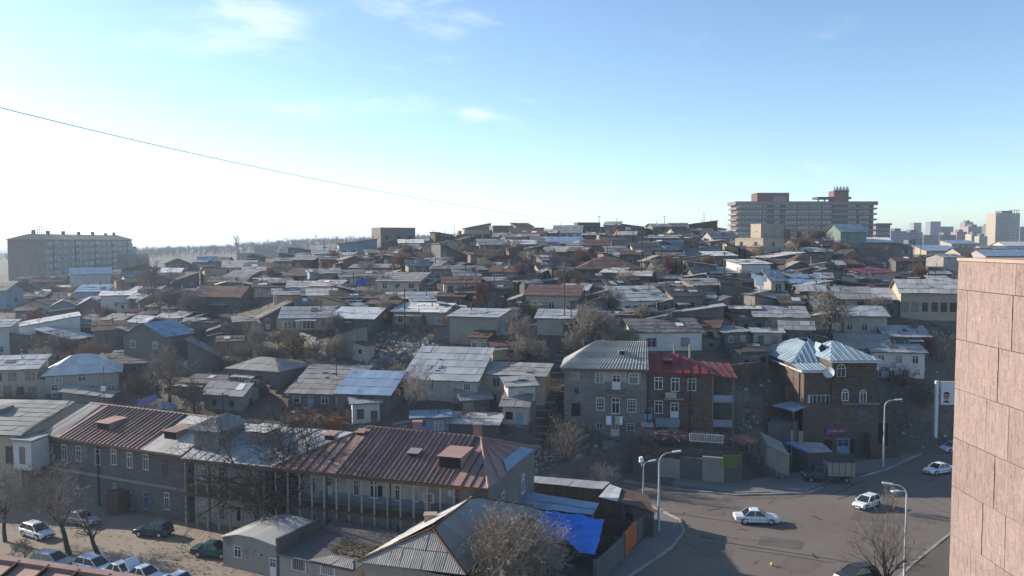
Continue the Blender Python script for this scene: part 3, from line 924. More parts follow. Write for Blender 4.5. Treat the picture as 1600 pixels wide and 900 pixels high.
HH(250, 284, 420, 426, 440, 'sf', 'white_roof', 'plaster_white', 'small house with a whitish roof just left of the tilted red roof', win=2)
HH(254, 300, 404, 412, 424, 'gy', 'slate_dark', 'plaster_dark', 'dark gabled house on the skyline left of the blue sheet roof', win=2)
HH(308, 342, 401, 408, 420, 'gx', 'galv_blue', 'plaster', 'house with a blue sheet roof on the left skyline', win=2)
HH(340, 362, 400, 407, 420, 'gx', 'slate_dark', 'plaster_dark', 'black-looking cottage between the blue skyline roof and the poplar', win=1)
HH(312, 352, 420, 425, 448, 'sb', 'slate_pale', 'plaster_beige', 'beige house with a lit three-window wall facing left', yaw=35, r=.8, win=1, side=3, door=False)
HH(345, 405, 408, 418, 430, 'sf', 'slate_pale', 'plaster', 'house with a long pale sagging roof below the poplar', win=2)
HH(350, 402, 424, 434, 448, 'sf', 'slate', 'plaster_dark', 'grey-roofed dark house right of the lit three-window house', win=2)
HH(368, 396, 396, 399, 408, 'sb', 'boards_grey', 'boards', 'flat plank shed beside the tall bare poplar', win=0, cat='shed', name='shed')
HH(306, 398, 447, 463, 493, 'gx', 'rust', 'plaster_dark', 'large house with a brown roof and a glazed white veranda', yaw=-16, r=.55, win=4, side=1, kind='wide', far=False, jit=.02, winw=1.4, patch=0)
HH(247, 296, 490, 497, 513, 'sf', 'slate_pale', 'plaster_dark', 'small dark house with a sunlit pale roof above the blue-roofed house', win=1)
HH(292, 314, 494, 500, 514, 'sl', 'slate', 'plaster_beige', 'tiny beige cottage right of the sunlit pale roof', win=1)
HH(208, 250, 494, 500, 512, 'sf', 'rust', 'plaster_dark', 'low shed with a brick-brown roof among the bare trees', win=1, cat='shed', name='shed')
HH(17, 132, 498, 510, 545, 'sl', 'galv', 'plaster_white', 'long white house with a grey metal lean-to roof and dark square windows', yaw=30, r=.95, win=2, side=2, door=False, ov=.25, kind='one', fm='frame_brown', winh=1.1)
HH(-40, 20, 505, 512, 560, 'sf', 'galv', 'plaster_white', 'white house cut by the left picture edge with a grey metal roof', win=1, storeys=2)
HH(62, 132, 517, 531, 552, 'sr', 'galv', 'concrete_dark', 'lean-to with a dark grey metal roof on the long white house', yaw=-10, win=0, door=False, cat='shed', name='shed')
HH(140, 197, 503, 516, 549, 'sf', 'rust', 'boards_grey', 'rusty-roofed shed with streaked grey sheet-metal walls', win=0, door=False, cat='shed', name='shed')
HH(196, 296, 507, 526, 582, 'gy', 'galv_blue', 'stone_grey', 'tall narrow house with a bright blue roof and stone gable wall', yaw=-20, r=.8, win=2, side=0, storeys=2, ov=.2, jit=.015, pipe=False)
HH(292, 340, 533, 556, 582, 'sr', 'slate', 'plaster_dark', 'lean-to with a pale slate roof right of the bright blue roof', win=0, door=False, cat='shed', name='shed')
HH(165, 262, 548, 570, 588, 'sf', 'slate_dark', 'concrete_dark', 'low outbuilding with a sagging grey slate roof under the blue-roofed house', win=1, door=False, miss=.03)
HH(300, 350, 500, 506, 532, 'flat', 'tar', 'concrete_dark', 'blank dark concrete house above the bare shrubs', win=0, door=False)
HH(360, 408, 498, 503, 524, 'sf', 'slate', 'plaster_white', 'white glazed veranda house with washing below it', win=3, kind='grid', door=False)
HH(62, 190, 549, 583, 622, 'hip', 'galv_new', 'plaster', 'two-storey house with a shiny hipped metal roof and open balcony', yaw=24, r=.75, win=3, storeys=2, side=0, ov=.5, jit=.012, pipe=False, patch=0, fm='frame_white', far=False)
HH(-15, 64, 557, 578, 625, 'sf', 'galv', 'plaster_beige', 'brown-walled two-storey house left of the shiny hipped roof', win=3, storeys=2, fm='frame_brown', winh=1.5)
HH(96, 172, 613, 628, 645, 'sr', 'slate', 'concrete', 'long slate roof shed just behind the brown seam-roofed building', win=0, door=False, cat='shed', name='shed')
# ---------------- middle left
HH(397, 434, 383, 390, 404, 'gx', 'slate_dark', 'block', 'square block cottage with a dark roof alone on the skyline', yaw=12, win=1, side=1)
HH(437, 478, 381, 391, 400, 'gy', 'slate', 'plaster_white', 'white cottage with a pointed grey gable on the skyline', win=3)
HH(484, 536, 384, 392, 402, 'sf', 'slate_pale', 'plaster', 'house with a pale beige roof left of the tall dark veranda house', win=2)
HH(524, 592, 374, 382, 404, 'sl', 'tar', 'plaster_blue', 'tall dark house with a sloping black roof and upper veranda', win=3, r=.7, kind='wide')
HH(580, 650, 355, 357, 387, 'flat', 'concrete', 'block', 'unfinished block house with half-round window holes on the skyline', yaw=32, r=.62, win=3, side=2, door=False, kind='hole', storeys=1, patch=0, pipe=False)
HH(622, 662, 375, 380, 395, 'sf', 'white_roof', 'plaster_dark', 'dark house with a white roof edge in front of the block house', win=1)
HH(486, 532, 392, 397, 414, 'sf', 'galv', 'plaster_white', 'white-walled long house under a thin grey roof below the veranda house', win=3)
HH(530, 584, 400, 405, 420, 'sf', 'tar', 'stucco_yellow', 'yellowish house under a flat black roof', win=2)
HH(590, 628, 393, 402, 412, 'sf', 'rust', 'brick', 'small brick hut in front of the skyline block house', win=2)
HH(600, 632, 396, 399, 409, 'sf', 'galv_blue', 'plaster_white', 'narrow white hut with a blue sheet awning', win=1, cat='shed', name='shed')
HH(655, 702, 380, 389, 400, 'gx', 'slate_dark', 'plaster_dark', 'low dark house with a blackened roof left of the long ridge shed', win=2)
HH(672, 735, 382, 401, 414, 'sr', 'slate', 'plaster_dark', 'big grey lean-to roof stepping down the hill, dark below', win=1, r=1.0, miss=.0)
HH(722, 768, 349, 357, 366, 'sl', 'galv_blue', 'block', 'upper storey house with a blue-edged roof at the crest', Y=285, win=2, door=False)
HH(720, 768, 359, 361, 379, 'flat', 'concrete', 'plaster_beige', 'beige terrace house at the crest with a wide window band', win=3, kind='wide', door=False)
HH(764, 802, 352, 354, 376, 'flat', 'concrete', 'block', 'blank block house to the right of the beige terrace house', yaw=15, win=1, door=False)
HH(742, 804, 374, 383, 393, 'gx', 'slate', 'plaster_green', 'greenish gabled house with a corrugated roof below the terrace house', win=2)
HH(743, 788, 390, 401, 412, 'gx', 'rust', 'plaster_blue', 'house with a rust-brown roof and pale patch above board fencing', win=2)
HH(772, 818, 398, 402, 414, 'flat', 'tar', 'boards_grey', 'pale vertical-board shed beside the rust-brown patched roof', win=1, cat='shed', name='shed', door=False)
HH(668, 714, 405, 419, 433, 'gy', 'slate_dark', 'plaster', 'large gabled house with a broad dark grey roof facing the valley', yaw=28, r=1.1, win=2, storeys=1, jit=.015)
HH(632, 672, 405, 415, 432, 'gx', 'slate', 'plaster_beige', 'beige wing joined to the large dark gabled house', win=2)
HH(550, 636, 413, 421, 432, 'gx', 'slate', 'plaster_dark', 'long low house with one unbroken grey slate roof', win=4)
HH(524, 574, 423, 433, 447, 'sf', 'slate', 'plaster_white', 'grey-roofed cottage with a bright white lit corner', yaw=25, win=1, side=1)
HH(560, 622, 423, 433, 446, 'gx', 'slate_dark', 'plaster_blue', 'house with blue tarpaulin hung under its dark gable', yaw=-10, win=2)
HH(446, 500, 421, 431, 446, 'sf', 'rust', 'plaster_dark', 'house with a dark maroon roof and two white casements', win=2, fm='frame_white')
HH(478, 520, 425, 433, 448, 'sr', 'galv', 'plaster_blue', 'blue-walled cottage touching the maroon-roofed house', win=2)
HH(398, 452, 436, 446, 458, 'sf', 'galv', 'plaster_dark', 'dark cottage with a bluish metal roof at mid slope left', win=2)
HH(423, 474, 451, 461, 474, 'gx', 'slate_pale', 'plaster', 'cottage with a pinkish pale roof over a white fascia', win=2)
HH(447, 508, 443, 452, 464, 'sf', 'slate_pale', 'plaster_white', 'white cottage with a wide chalky slate roof', win=3)
HH(470, 522, 450, 461, 476, 'gx', 'slate', 'plaster_dark', 'brown shaded cottage with a small grey gable roof', yaw=12, win=2)
HH(514, 602, 455, 466, 488, 'sf', 'tar', 'plaster_beige', 'long house with a black roof, beige left half and dark right half', yaw=15, r=.5, win=2)
HH(592, 668, 432, 440, 468, 'sf', 'slate', 'plaster_beige', 'beige stone two-storey house with a grey roof in the middle', win=3, storeys=2, kind='two')
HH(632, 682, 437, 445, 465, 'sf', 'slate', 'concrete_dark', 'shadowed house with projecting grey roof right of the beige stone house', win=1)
HH(604, 652, 458, 468, 484, 'sf', 'slate_pale', 'plaster', 'low pale house with glazed front under a ragged slate roof', win=3, kind='grid')
HH(690, 748, 434, 443, 478, 'sf', 'rust', 'plaster', 'shabby house with a reddish roof, curtains and a blue door cloth', win=3, storeys=2, r=.6)
HH(632, 700, 470, 478, 488, 'sf', 'galv', 'plaster_green', 'low hut with a bluish green roof behind the white-roofed house', win=1, cat='shed', name='shed')
HH(614, 708, 479, 488, 514, 'sf', 'white_roof', 'plaster', 'stone cottage with a bright white roof above the rubble slope', yaw=-14, r=.55, win=3, side=1, kind='two', far=False, patch=0)
HH(433, 520, 481, 497, 520, 'sf', 'galv', 'plaster', 'veranda house with two wide white glazed bays and a blue-grey roof', win=2, kind='grid', winw=3.4, winh=1.9, door=True, fm='frame_white', r=.5, far=False, jit=.02)
HH(518, 598, 482, 498, 524, 'sf', 'galv_new', 'stone_grey', 'rough stone cottage with a sunlit light metal roof', yaw=-14, r=.6, win=2, side=0, far=False, patch=0)
HH(398, 448, 478, 497, 516, 'sl', 'slate_dark', 'plaster_dark', 'dark-roofed house at the left of the glazed veranda house', win=1)
HH(702, 796, 487, 496, 546, 'sf', 'galv', 'concrete', 'tall boxy grey house with a flat metal roof and blank front', yaw=-17, r=.8, win=0, side=1, door=False, jit=.02)
HH(764, 822, 525, 541, 566, 'sf', 'rust', 'plaster_beige', 'small house with a dark brown seamed roof below the boxy grey house', win=1, door=False)
HH(714, 756, 448, 458, 484, 'sf', 'slate_dark', 'boards', 'plank-fronted lean-to covered with rusty creeper', win=1)
HH(738, 790, 462, 467, 492, 'flat', 'tar', 'boards', 'ramshackle dark board terrace on posts left of the rust-roofed house', win=2)
HH(768, 816, 414, 424, 446, 'gx', 'rust', 'plaster_blue', 'pale blue house with a purple-brown roof', yaw=-18, r=.6, win=1, side=1)
HH(790, 850, 430, 437, 456, 'sl', 'tar', 'plaster_dark', 'black-roofed dark house with a white roof edge', win=1, patch=0)
HH(706, 750, 417, 431, 446, 'sf', 'slate', 'plaster_dark', 'low house under a rough grey slate roof left of the purple-brown roof', win=1, miss=.02)
# ---------------- middle right
HH(864, 912, 350, 363, 375, 'gx', 'slate', 'plaster_white', 'white crest house with paired grey gables', win=3, kind='wide')
HH(898, 938, 345, 349, 374, 'flat', 'tar', 'plaster_dark', 'crest house with a dark flat canopy top', Y=292, win=2, storeys=2, kind='hole')
HH(796, 854, 358, 366, 379, 'sf', 'tar', 'plaster_dark', 'long dark-roofed house left of the paired gables', win=3)
HH(850, 870, 359, 364, 376, 'sf', 'slate_pale', 'plaster_beige', 'tiny beige crest hut touching the paired gables', win=1, cat='shed', name='shed')
HH(1010, 1046, 350, 354, 368, 'gx', 'slate', 'block', 'crest house with a shallow roof and grey block front', win=2)
HH(1072, 1122, 345, 351, 367, 'sl', 'boards', 'boards', 'dark wooden house on the crest left of the hotel', win=2, kind='hole')
HH(960, 1004, 355, 364, 374, 'gx', 'rust', 'brick', 'low brownish house on the crest between power poles', win=2)
HH(1040, 1078, 356, 363, 374, 'gx', 'slate_dark', 'plaster', 'shadowy crest cottage left of the dark wooden house', win=2)
HH(798, 842, 378, 382, 397, 'sf', 'white_roof', 'plaster_blue', 'blue-walled hut with a gleaming white roof edge', win=2)
HH(852, 918, 373, 381, 392, 'sf', 'galv_blue', 'plaster_dark', 'house with a smooth blue-grey roof below the crest', win=3)
HH(908, 958, 375, 383, 402, 'gx', 'rust', 'brick', 'brick house with orange-brown roof and white windows', yaw=-14, win=3)
HH(826, 868, 370, 378, 388, 'gx', 'slate', 'plaster', 'cottage with a brownish slate roof beside the blue tarpaulin', win=2)
HH(850, 912, 386, 394, 408, 'sf', 'slate_pale', 'boards_grey', 'patched shack with whitish and bluish roof sheets', win=3, miss=.04)
HH(945, 988, 373, 385, 398, 'sf', 'slate_dark', 'plaster_dark', 'dark house with a plain grey roof right of the orange-brown roof', win=1)
HH(945, 984, 386, 396, 412, 'sf', 'slate', 'boards', 'plank house with a drooping green-grey roof', win=1)
HH(986, 1032, 376, 390, 406, 'gx', 'slate_dark', 'plaster_beige', 'house with a blackened roof and beige wall left of the blue-grey block', win=1)
HH(1030, 1068, 374, 377, 398, 'flat', 'tar', 'plaster_blue', 'blue-grey cube house with one pale lit edge', yaw=8, win=1, door=False)
HH(1062, 1098, 370, 378, 390, 'sf', 'rust', 'boards', 'board house with a red-brown roof and open dark gallery', win=3, kind='hole')
HH(1096, 1150, 362, 372, 388, 'gx', 'slate', 'plaster', 'grey gabled house with a tiny dormer near the hotel', yaw=18, win=2)
HH(1066, 1130, 388, 395, 403, 'sl', 'galv_blue', 'plaster_blue', 'long low shed with a bright blue wall and blue roof', win=1, door=False, cat='shed', name='shed')
HH(1148, 1224, 370, 374, 406, 'flat', 'tar', 'plaster_beige', 'beige two-storey block house with a sunlit left wall', yaw=38, r=.95, win=1, side=2, storeys=2, door=False)
HH(1174, 1222, 348, 351, 373, 'flat', 'slate', 'plaster_beige', 'beige box house just under the hotel windows', yaw=16, r=.7, win=2, door=False)
HH(903, 1006, 402, 420, 440, 'hip', 'rust', 'plaster_dark', 'broad hipped house with a large dark brown roof', win=3, r=.8, jit=.02)
HH(860, 908, 404, 420, 434, 'sf', 'rust', 'plaster_dark', 'house with a dull reddish roof left of the broad brown hipped roof', win=2)
HH(905, 945, 414, 418, 430, 'sf', 'galv', 'plaster_blue', 'low grey-roofed porch house in front of the broad brown hipped roof', win=2)
HH(1098, 1148, 396, 400, 422, 'sf', 'white_roof', 'plaster_dark', 'shaded veranda house under a thin white roof', win=2)
HH(1136, 1202, 407, 413, 444, 'sf', 'white_roof', 'plaster_white', 'sunlit white house with a broad flat white roof', yaw=22, r=.7, win=1, side=1, door=True)
HH(1100, 1148, 419, 431, 442, 'sf', 'galv', 'plaster_dark', 'shed with a grey-blue sheet roof before the sunlit white house', win=1, cat='shed', name='shed')
HH(820, 912, 447, 462, 496, 'sf', 'rust', 'plaster', 'grey plaster house with three white windows and orange-brown seamed roof', yaw=-13, r=.55, win=3, side=0, door=False, far=False, fm='frame_white', winh=1.6, patch=0, jit=.02, pipe=False)
HH(838, 902, 487, 498, 530, 'sf', 'galv', 'plaster', 'porch annex with a light metal roof under the three-window house', yaw=-10, win=0, door=False, cat='shed', name='shed')
HH(816, 880, 437, 444, 458, 'sl', 'galv_blue', 'plaster_dark', 'shed with bright blue sheets behind the orange-brown seamed roof', win=0, cat='shed', name='shed', door=False)
HH(882, 906, 508, 512, 536, 'sr', 'rust', 'boards', 'plank privy with a red-brown lid roof beside the tall pole', win=0, cat='shed', name='shed')
HH(946, 1046, 449, 470, 500, 'sf', 'slate_pale', 'plaster_white', 'white house with a whitish slate roof and dark porch opening', win=3, r=.6, far=False, fm='frame_brown', winh=1.5, patch=2)
HH(914, 952, 455, 464, 490, 'sl', 'slate', 'brick', 'reddish brick annex with a sloped lid beside the whitish slate roof', win=2, r=.7)
HH(918, 950, 438, 442, 460, 'sb', 'white_roof', 'plaster_dark', 'little hut with a thin pale roof above the brick annex', win=1, cat='shed', name='shed')
HH(1042, 1098, 451, 463, 494, 'sf', 'tar', 'block', 'block house with a black open veranda under its roof', win=3, r=.6, kind='hole')
HH(1066, 1132, 437, 446, 476, 'sf', 'slate', 'block', 'large block house with a raw orange brick corner', yaw=20, r=.6, win=1)
HH(1034, 1106, 429, 440, 454, 'sl', 'galv', 'plaster_dark', 'long shed with a thin silvery roof rising to the right', win=1, cat='shed', name='shed', patch=0)
HH(1012, 1136, 479, 496, 514, 'sl', 'galv', 'plaster_dark', 'long lean-to with a silvery strip roof above the white two-window house', win=1, r=.35, patch=0, jit=.02, cat='shed', name='shed')
HH(985, 1100, 500, 519, 553, 'sf', 'slate_dark', 'plaster_white', 'white-walled house with two windows behind the red-roofed stone house', win=2, r=.45, door=False, far=False, winh=1.5, winw=1.5, patch=2, miss=.05)
HH(1088, 1148, 492, 506, 524, 'sf', 'rust', 'brick', 'half-ruined brick shed with a rubbish-strewn roof', yaw=18, win=0, cat='shed', name='shed', kind='hole', miss=.1)
HH(1138, 1194, 490, 500, 522, 'sf', 'rust', 'stone_grey', 'open shed with a yellow-brown rusty roof', win=2, kind='hole', cat='shed', name='shed', door=False)
HH(1116, 1168, 511, 519, 545, 'sf', 'galv', 'stone_grey', 'stone cellar shed under a loose grey canopy roof', win=1, cat='shed', name='shed', ov=.6)
HH(1145, 1200, 540, 550, 578, 'sf', 'tar', 'stone_grey', 'stone shed with wooden posts below the loose canopy roof', win=2, kind='hole', cat='shed', name='shed')
HH(1196, 1225, 420, 438, 484, 'sf', 'galv', 'plaster', 'narrow tower-like house with a grey-blue roof and two stacked windows', win=1, storeys=2, door=False, r=.8)
HH(1160, 1200, 455, 460, 488, 'sl', 'slate', 'plaster_beige', 'cream hut with a little dark window left of the narrow tower house', yaw=20, win=1, door=False)
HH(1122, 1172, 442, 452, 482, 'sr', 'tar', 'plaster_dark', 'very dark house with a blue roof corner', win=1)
# ---------------- right slope
HH(1294, 1348, 350, 362, 382, 'gx', 'galv', 'plaster_green', 'greenish house with a pale metal roof in front of the hotel', yaw=14, win=2)
HH(1222, 1292, 374, 384, 400, 'gx', 'rust', 'plaster_dark', 'house with a dark red-brown roof left of the large round bare tree', win=2)
HH(1332, 1392, 372, 379, 396, 'sf', 'white_roof', 'brick', 'brick house with a white canopy strip right of the hotel', win=2)
HH(1180, 1252, 396, 403, 420, 'sl', 'slate_pale', 'plaster_dark', 'dark house with a long chalk-white slanting roof', win=1)
HH(1236, 1302, 396, 413, 430, 'hip', 'rust', 'plaster_dark', 'house with a wide dark maroon hipped roof', win=1)
HH(1292, 1330, 392, 404, 418, 'sl', 'tar', 'brick', 'red brick house with a sloping black roof', win=1)
HH(1300, 1382, 402, 419, 430, 'gx', 'rust', 'plaster_dark', 'long brown-black roof house above the red-roofed corner house', win=0)
HH(1374, 1424, 392, 405, 418, 'gx', 'rust', 'plaster_dark', 'house with a rusty ridge below the hazy city blocks', win=1)
HH(1385, 1424, 380, 388, 400, 'sf', 'slate_dark', 'plaster_dark', 'shadowy small house at the right end of the hotel', win=1)
HH(1296, 1400, 420, 427, 450, 'gx', 'red', 'plaster_beige', 'corner house with a low dark red roof and lit beige left wall', yaw=34, r=.75, win=3, side=2, kind='two', fm='frame_white')
HH(1228, 1282, 430, 443, 462, 'sf', 'galv_blue', 'plaster_blue', 'house with a navy sheet roof and a red sheet behind it', win=2)
HH(1282, 1312, 436, 440, 454, 'flat', 'concrete', 'concrete', 'small grey concrete store left of the low dark red roof', win=0, cat='shed', name='shed')
HH(1262, 1358, 446, 466, 488, 'gx', 'slate', 'plaster_beige', 'house with a broad smooth grey roof behind the large bare tree', yaw=-12, win=2, r=.6)
HH(1346, 1412, 452, 468, 492, 'sf', 'galv_new', 'plaster_dark', 'house with a bright white corrugated metal roof and broken eave', win=1, r=.6)
HH(1398, 1506, 434, 457, 506, 'gx', 'slate_pale', 'plaster_beige', 'long two-storey beige house with a sagging slate roof near the pink tower', yaw=-10, r=.6, win=6, side=0, kind='two', fm='frame_brown', winh=1.8, far=False, patch=0)
HH(1176, 1262, 480, 496, 520, 'sf', 'galv', 'plaster_beige', 'low house under a broad pale green-grey sheet roof', win=1, r=.6)
HH(1322, 1392, 480, 494, 530, 'sf', 'galv', 'plaster', 'grey house with a light sheet roof right of the large bare tree', yaw=-8, win=2, r=.6)
HH(1218, 1272, 502, 514, 540, 'gx', 'slate', 'stone_grey', 'stone cottage with a rough slate roof above the blue hipped roof', yaw=-14, win=2, r=.7)
HH(1302, 1392, 521, 544, 570, 'gx', 'slate', 'plaster_white', 'house with a buckled brownish slate roof right of the blue hipped roof', yaw=-16, win=3, r=.8, miss=.02, patch=0)
HH(1388, 1456, 511, 526, 552, 'sf', 'galv', 'plaster_dark', 'shaded house with a light turquoise sheet roof near the pink tower', yaw=-6, win=2, r=.5)
HH(1362, 1444, 541, 551, 598, 'sf', 'galv', 'plaster_white', 'white two-storey house with a balcony and washing under a sheet roof', yaw=-10, win=3, r=.5, storeys=2, far=False)
HH(1225, 1262, 462, 470, 490, 'sr', 'rust', 'plaster', 'lean-to with a brown roof right of the narrow tower house', win=0, cat='shed', name='shed')
# ---------------- front rows between the big buildings
HH(356, 474, 559, 578, 614, 'hip', 'slate', 'plaster_dark', 'hipped slate-roofed house with a small white door, left centre', yaw=-22, r=.7, win=1, side=0, far=False, patch=0, pipe=False)
HH(318, 400, 598, 616, 648, 'gx', 'slate', 'concrete', 'low grey house with two small white windows under a slate roof', yaw=-16, r=.7, win=2, far=False, door=False, winw=.8, winh=1.0)
HH(286, 376, 588, 600, 622, 'sf', 'slate_dark', 'boards_grey', 'low shed with a pale flat roof behind the two-window grey house', win=0, cat='shed', name='shed', r=.4)
HH(380, 432, 582, 596, 612, 'sf', 'rust', 'plaster', 'small house with an orange-brown roof beside the hipped slate house', win=1, r=.5)
HH(455, 572, 573, 616, 638, 'sf', 'slate', 'plaster_dark', 'house with a large sunlit slate roof joined to the blue sheet roof', yaw=-10, r=.95, win=3, far=False, jit=.03, patch=0)
HH(528, 626, 582, 616, 656, 'sf', 'galv_blue', 'plaster_dark', 'house with a wide blue sheet roof in the middle foreground', yaw=-10, r=.85, win=0, side=0, far=False, jit=.012, patch=0, door=False, pipe=False)
HH(545, 592, 621, 630, 668, 'sf', 'galv', 'plaster_white', 'little white glazed porch below the wide blue sheet roof', win=2, kind='grid', r=.5, far=False, patch=0, pipe=False, door=True, winh=1.4)
HH(632, 770, 545, 594, 636, 'sf', 'galv', 'plaster', 'big shed-roofed house with silver and grey sheets and glazed lower floor', yaw=-12, r=.85, win=4, kind='grid', far=False, storeys=2, side=1, patch=1)
HH(752, 862, 569, 587, 640, 'sf', 'slate', 'plaster_beige', 'cream two-storey house with a patchy flat roof by the long steps', yaw=-13, r=.5, win=2, storeys=2, far=False, fm='frame_blue', side=0, patch=0)
HH(788, 836, 591, 603, 632, 'sf', 'slate_pale', 'plaster_white', 'white bay with a small pale roof jutting from the cream house', win=1, kind='grid', r=.4, far=False, patch=0, pipe=False, door=False, Y=113)
HH(712, 766, 605, 624, 650, 'sf', 'slate', 'plaster_dark', 'dark kitchen hut with its own slanted slate roof', win=1, r=.8, kind='wide', far=False, patch=0, pipe=False)
HH(702, 784, 648, 663, 688, 'sf', 'slate_pale', 'concrete_dark', 'flat-roofed hut with junk on the roof by the foot of the steps', yaw=-10, win=1, r=.5, far=False, door=False, winh=.6)
HH(640, 700, 645, 653, 680, 'sf', 'galv_blue', 'plaster_blue', 'pale blue hut with a blue roof behind the red-brown ridge', win=1, r=.5, far=False)
HH(786, 828, 618, 634, 668, 'sf', 'slate', 'plaster', 'lower annex with a grey lean-to roof beside the long steps', win=1, r=.4, kind='hole', far=False, Y=111, patch=0, pipe=False)
HH(515, 572, 514, 528, 562, 'sl', 'tar', 'concrete', 'concrete garage with a black curved roof at the top of the rubble', yaw=-24, r=.9, win=0, door=True, patch=0, pipe=False)
# ---------------- filler sheds where the hillside shows gaps
USED = set()
STOP = set('a the with and of its to in under on at by one two three before below behind above joined beside just long white pale dark low tall grey black large shiny small broad open beige brown bright blue left right between jutting wide sunlit loose red flat thin old smooth light green glazed'.split())
NAMES = [(o.location.x, o.location.y, o['label']) for o in COL.objects if o.get('category') in ('house', 'shed') and o.parent is None and o.type == 'EMPTY']
def auto_label(prefix, g):
 for q in sorted(NAMES, key=lambda q: (q[0] - g.x) ** 2 + (q[1] - g.y) ** 2)[:5]:
  dx, dy = g.x - q[0], g.y - q[1]
  rel = ('right of' if dx > 0 else 'left of') if abs(dx) > abs(dy) * .8 else ('behind' if dy > 0 else 'below')
  w = q[2].split()[:9]
  while w[-1] in STOP: w.pop()
  key = f'{prefix} {rel} the ' + ' '.join(w)
  if key not in USED:
   USED.add(key); return key
 return None
def fill():
 rr = random.Random(77)
 roofs = [('slate', 'grey slate'), ('slate_dark', 'blackened'), ('rust', 'rusty brown'), ('galv', 'dull metal'), ('tar', 'tar-paper'), ('slate_pale', 'pale')]
 walls = [('plaster_dark', 'dark'), ('boards', 'plank'), ('concrete_dark', 'concrete'), ('plaster', 'plaster'), ('block', 'block'), ('plaster_beige', 'beige'), ('brick', 'brick'), ('stone_grey', 'stone')]
 n = 0
 for tr in range(9000):
  if n >= 285: break
  px = rr.uniform(5, 1490)
  py = rr.uniform(363, 558)
  if 520 < px < 720 and 505 < py < 600: continue
  if 800 < px < 890 and py > 500: continue
  if 1290 < px and py > 500: continue
  if 380 < px < 540 and py > 505 and py < 580: continue
  if py > 545 and (860 < px or px < 330): continue
  g = ground(px, py)
  if g is None or g.y > 345 or g.y < 112: continue
  w = rr.uniform(3.2, 7.0) * (1 if g.y < 230 else 1.25)
  if not footprint_clear(g.x, g.y + 2, w * .16): continue
  rn = rr.choices(roofs, (.28, .2, .2, .12, .12, .08))[0]
  wn_ = rr.choice(walls)
  lab = auto_label(f'{rn[1]}-roofed {wn_[1]} shed', g)
  if lab is None: continue
  Wp = w * F / g.y
  hp = rr.uniform(2.1, 3.0) * F / g.y
  rise = rr.uniform(3, 10) * 150 / g.y
  ye = py - hp
  house(px - Wp / 2, px + Wp / 2, ye - rise, ye, py, rr.choice(['sf', 'sf', 'gx', 'sl', 'sr', 'gx', 'gy']), rn[0], wn_[0], lab, yaw=rr.uniform(-25, 32), r=rr.uniform(.5, .9), win=rr.choice([0, 1, 1, 2]), name='shed', cat='shed', door=rr.random() < .6, Y=g.y, group='small sheds between the hillside houses', miss=.02, side=0, ov=.45)
  n += 1
 return n
NFILL = fill()
# ================================================================== large and special buildings
def hitw(p, q, px, py):
 """where the line of sight through a photo pixel meets the vertical plane over p-q"""
 d = ray(px, py)
 n = Vector((q[1] - p[1], p[0] - q[0]))
 k = (n.x * p[0] + n.y * p[1]) / (n.x * d.x + n.y * d.y)
 return Vector((0, 0, CAMZ)) + d * k
def V2(v): return Vector((v[0], v[1], 0))
def win_at(t, p, q, px, py, wpx, hpx, kind='two', fm='frame_white', gm=None, far=False, name=None, out=0.0):
 c = hitw(p, q, px, py)
 tt = (V2(q) - V2(p)).normalized()
 n = Vector((tt.y, -tt.x, 0))
 k = c.y / F
 cosv = max(.45, abs(tt.x))
 return put_win(t, c - t.location + n * out, math.atan2(tt.y, tt.x), wpx * k / cosv, hpx * k, kind, fm, gm, far, name)
def seg_wall(mb, p, q, z0, z1, mi=0):
 mb.poly([(p[0], p[1], z0), (q[0], q[1], z0), (q[0], q[1], z1), (p[0], p[1], z1)], mi)
def prism(mb, pts, z0, z1, mi=0, cap=True):
 n = len(pts)
 for i in range(n):
  seg_wall(mb, pts[i], pts[(i + 1) % n], z0, z1, mi)
 if cap: mb.poly([(p[0], p[1], z1) for p in pts], mi)
class Face:
 """a roof face: eave A-B, ridge D-C; s runs along the eave, r up the slope"""
 def __init__(f, A, B, C, D):
  f.A, f.B, f.C, f.D = map(Vector, (A, B, C, D))
  f.e = (f.B - f.A).normalized()
  n = (f.B - f.A).cross(f.D - f.A)
  if n.length < 1e-6: n = (f.B - f.A).cross(f.C - f.A)
  f.n = n.normalized(); f.u = f.n.cross(f.e)
  f.L = (f.B - f.A).length
  f.sd, f.rd = (f.D - f.A).dot(f.e), (f.D - f.A).dot(f.u)
  f.sc, f.rc = (f.C - f.A).dot(f.e), (f.C - f.A).dot(f.u)
  f.skew = f.sd < -.3 or f.sc > f.L + .3
 def top(f, s):
  if s <= f.sd: return f.rd * max(0, s) / max(f.sd, 1e-6)
  if s >= f.sc: return f.rc * max(0, f.L - s) / max(f.L - f.sc, 1e-6)
  return f.rd + (f.rc - f.rd) * (s - f.sd) / max(f.sc - f.sd, 1e-6)
 def pt(f, s, r): return f.A + f.e * s + f.u * r
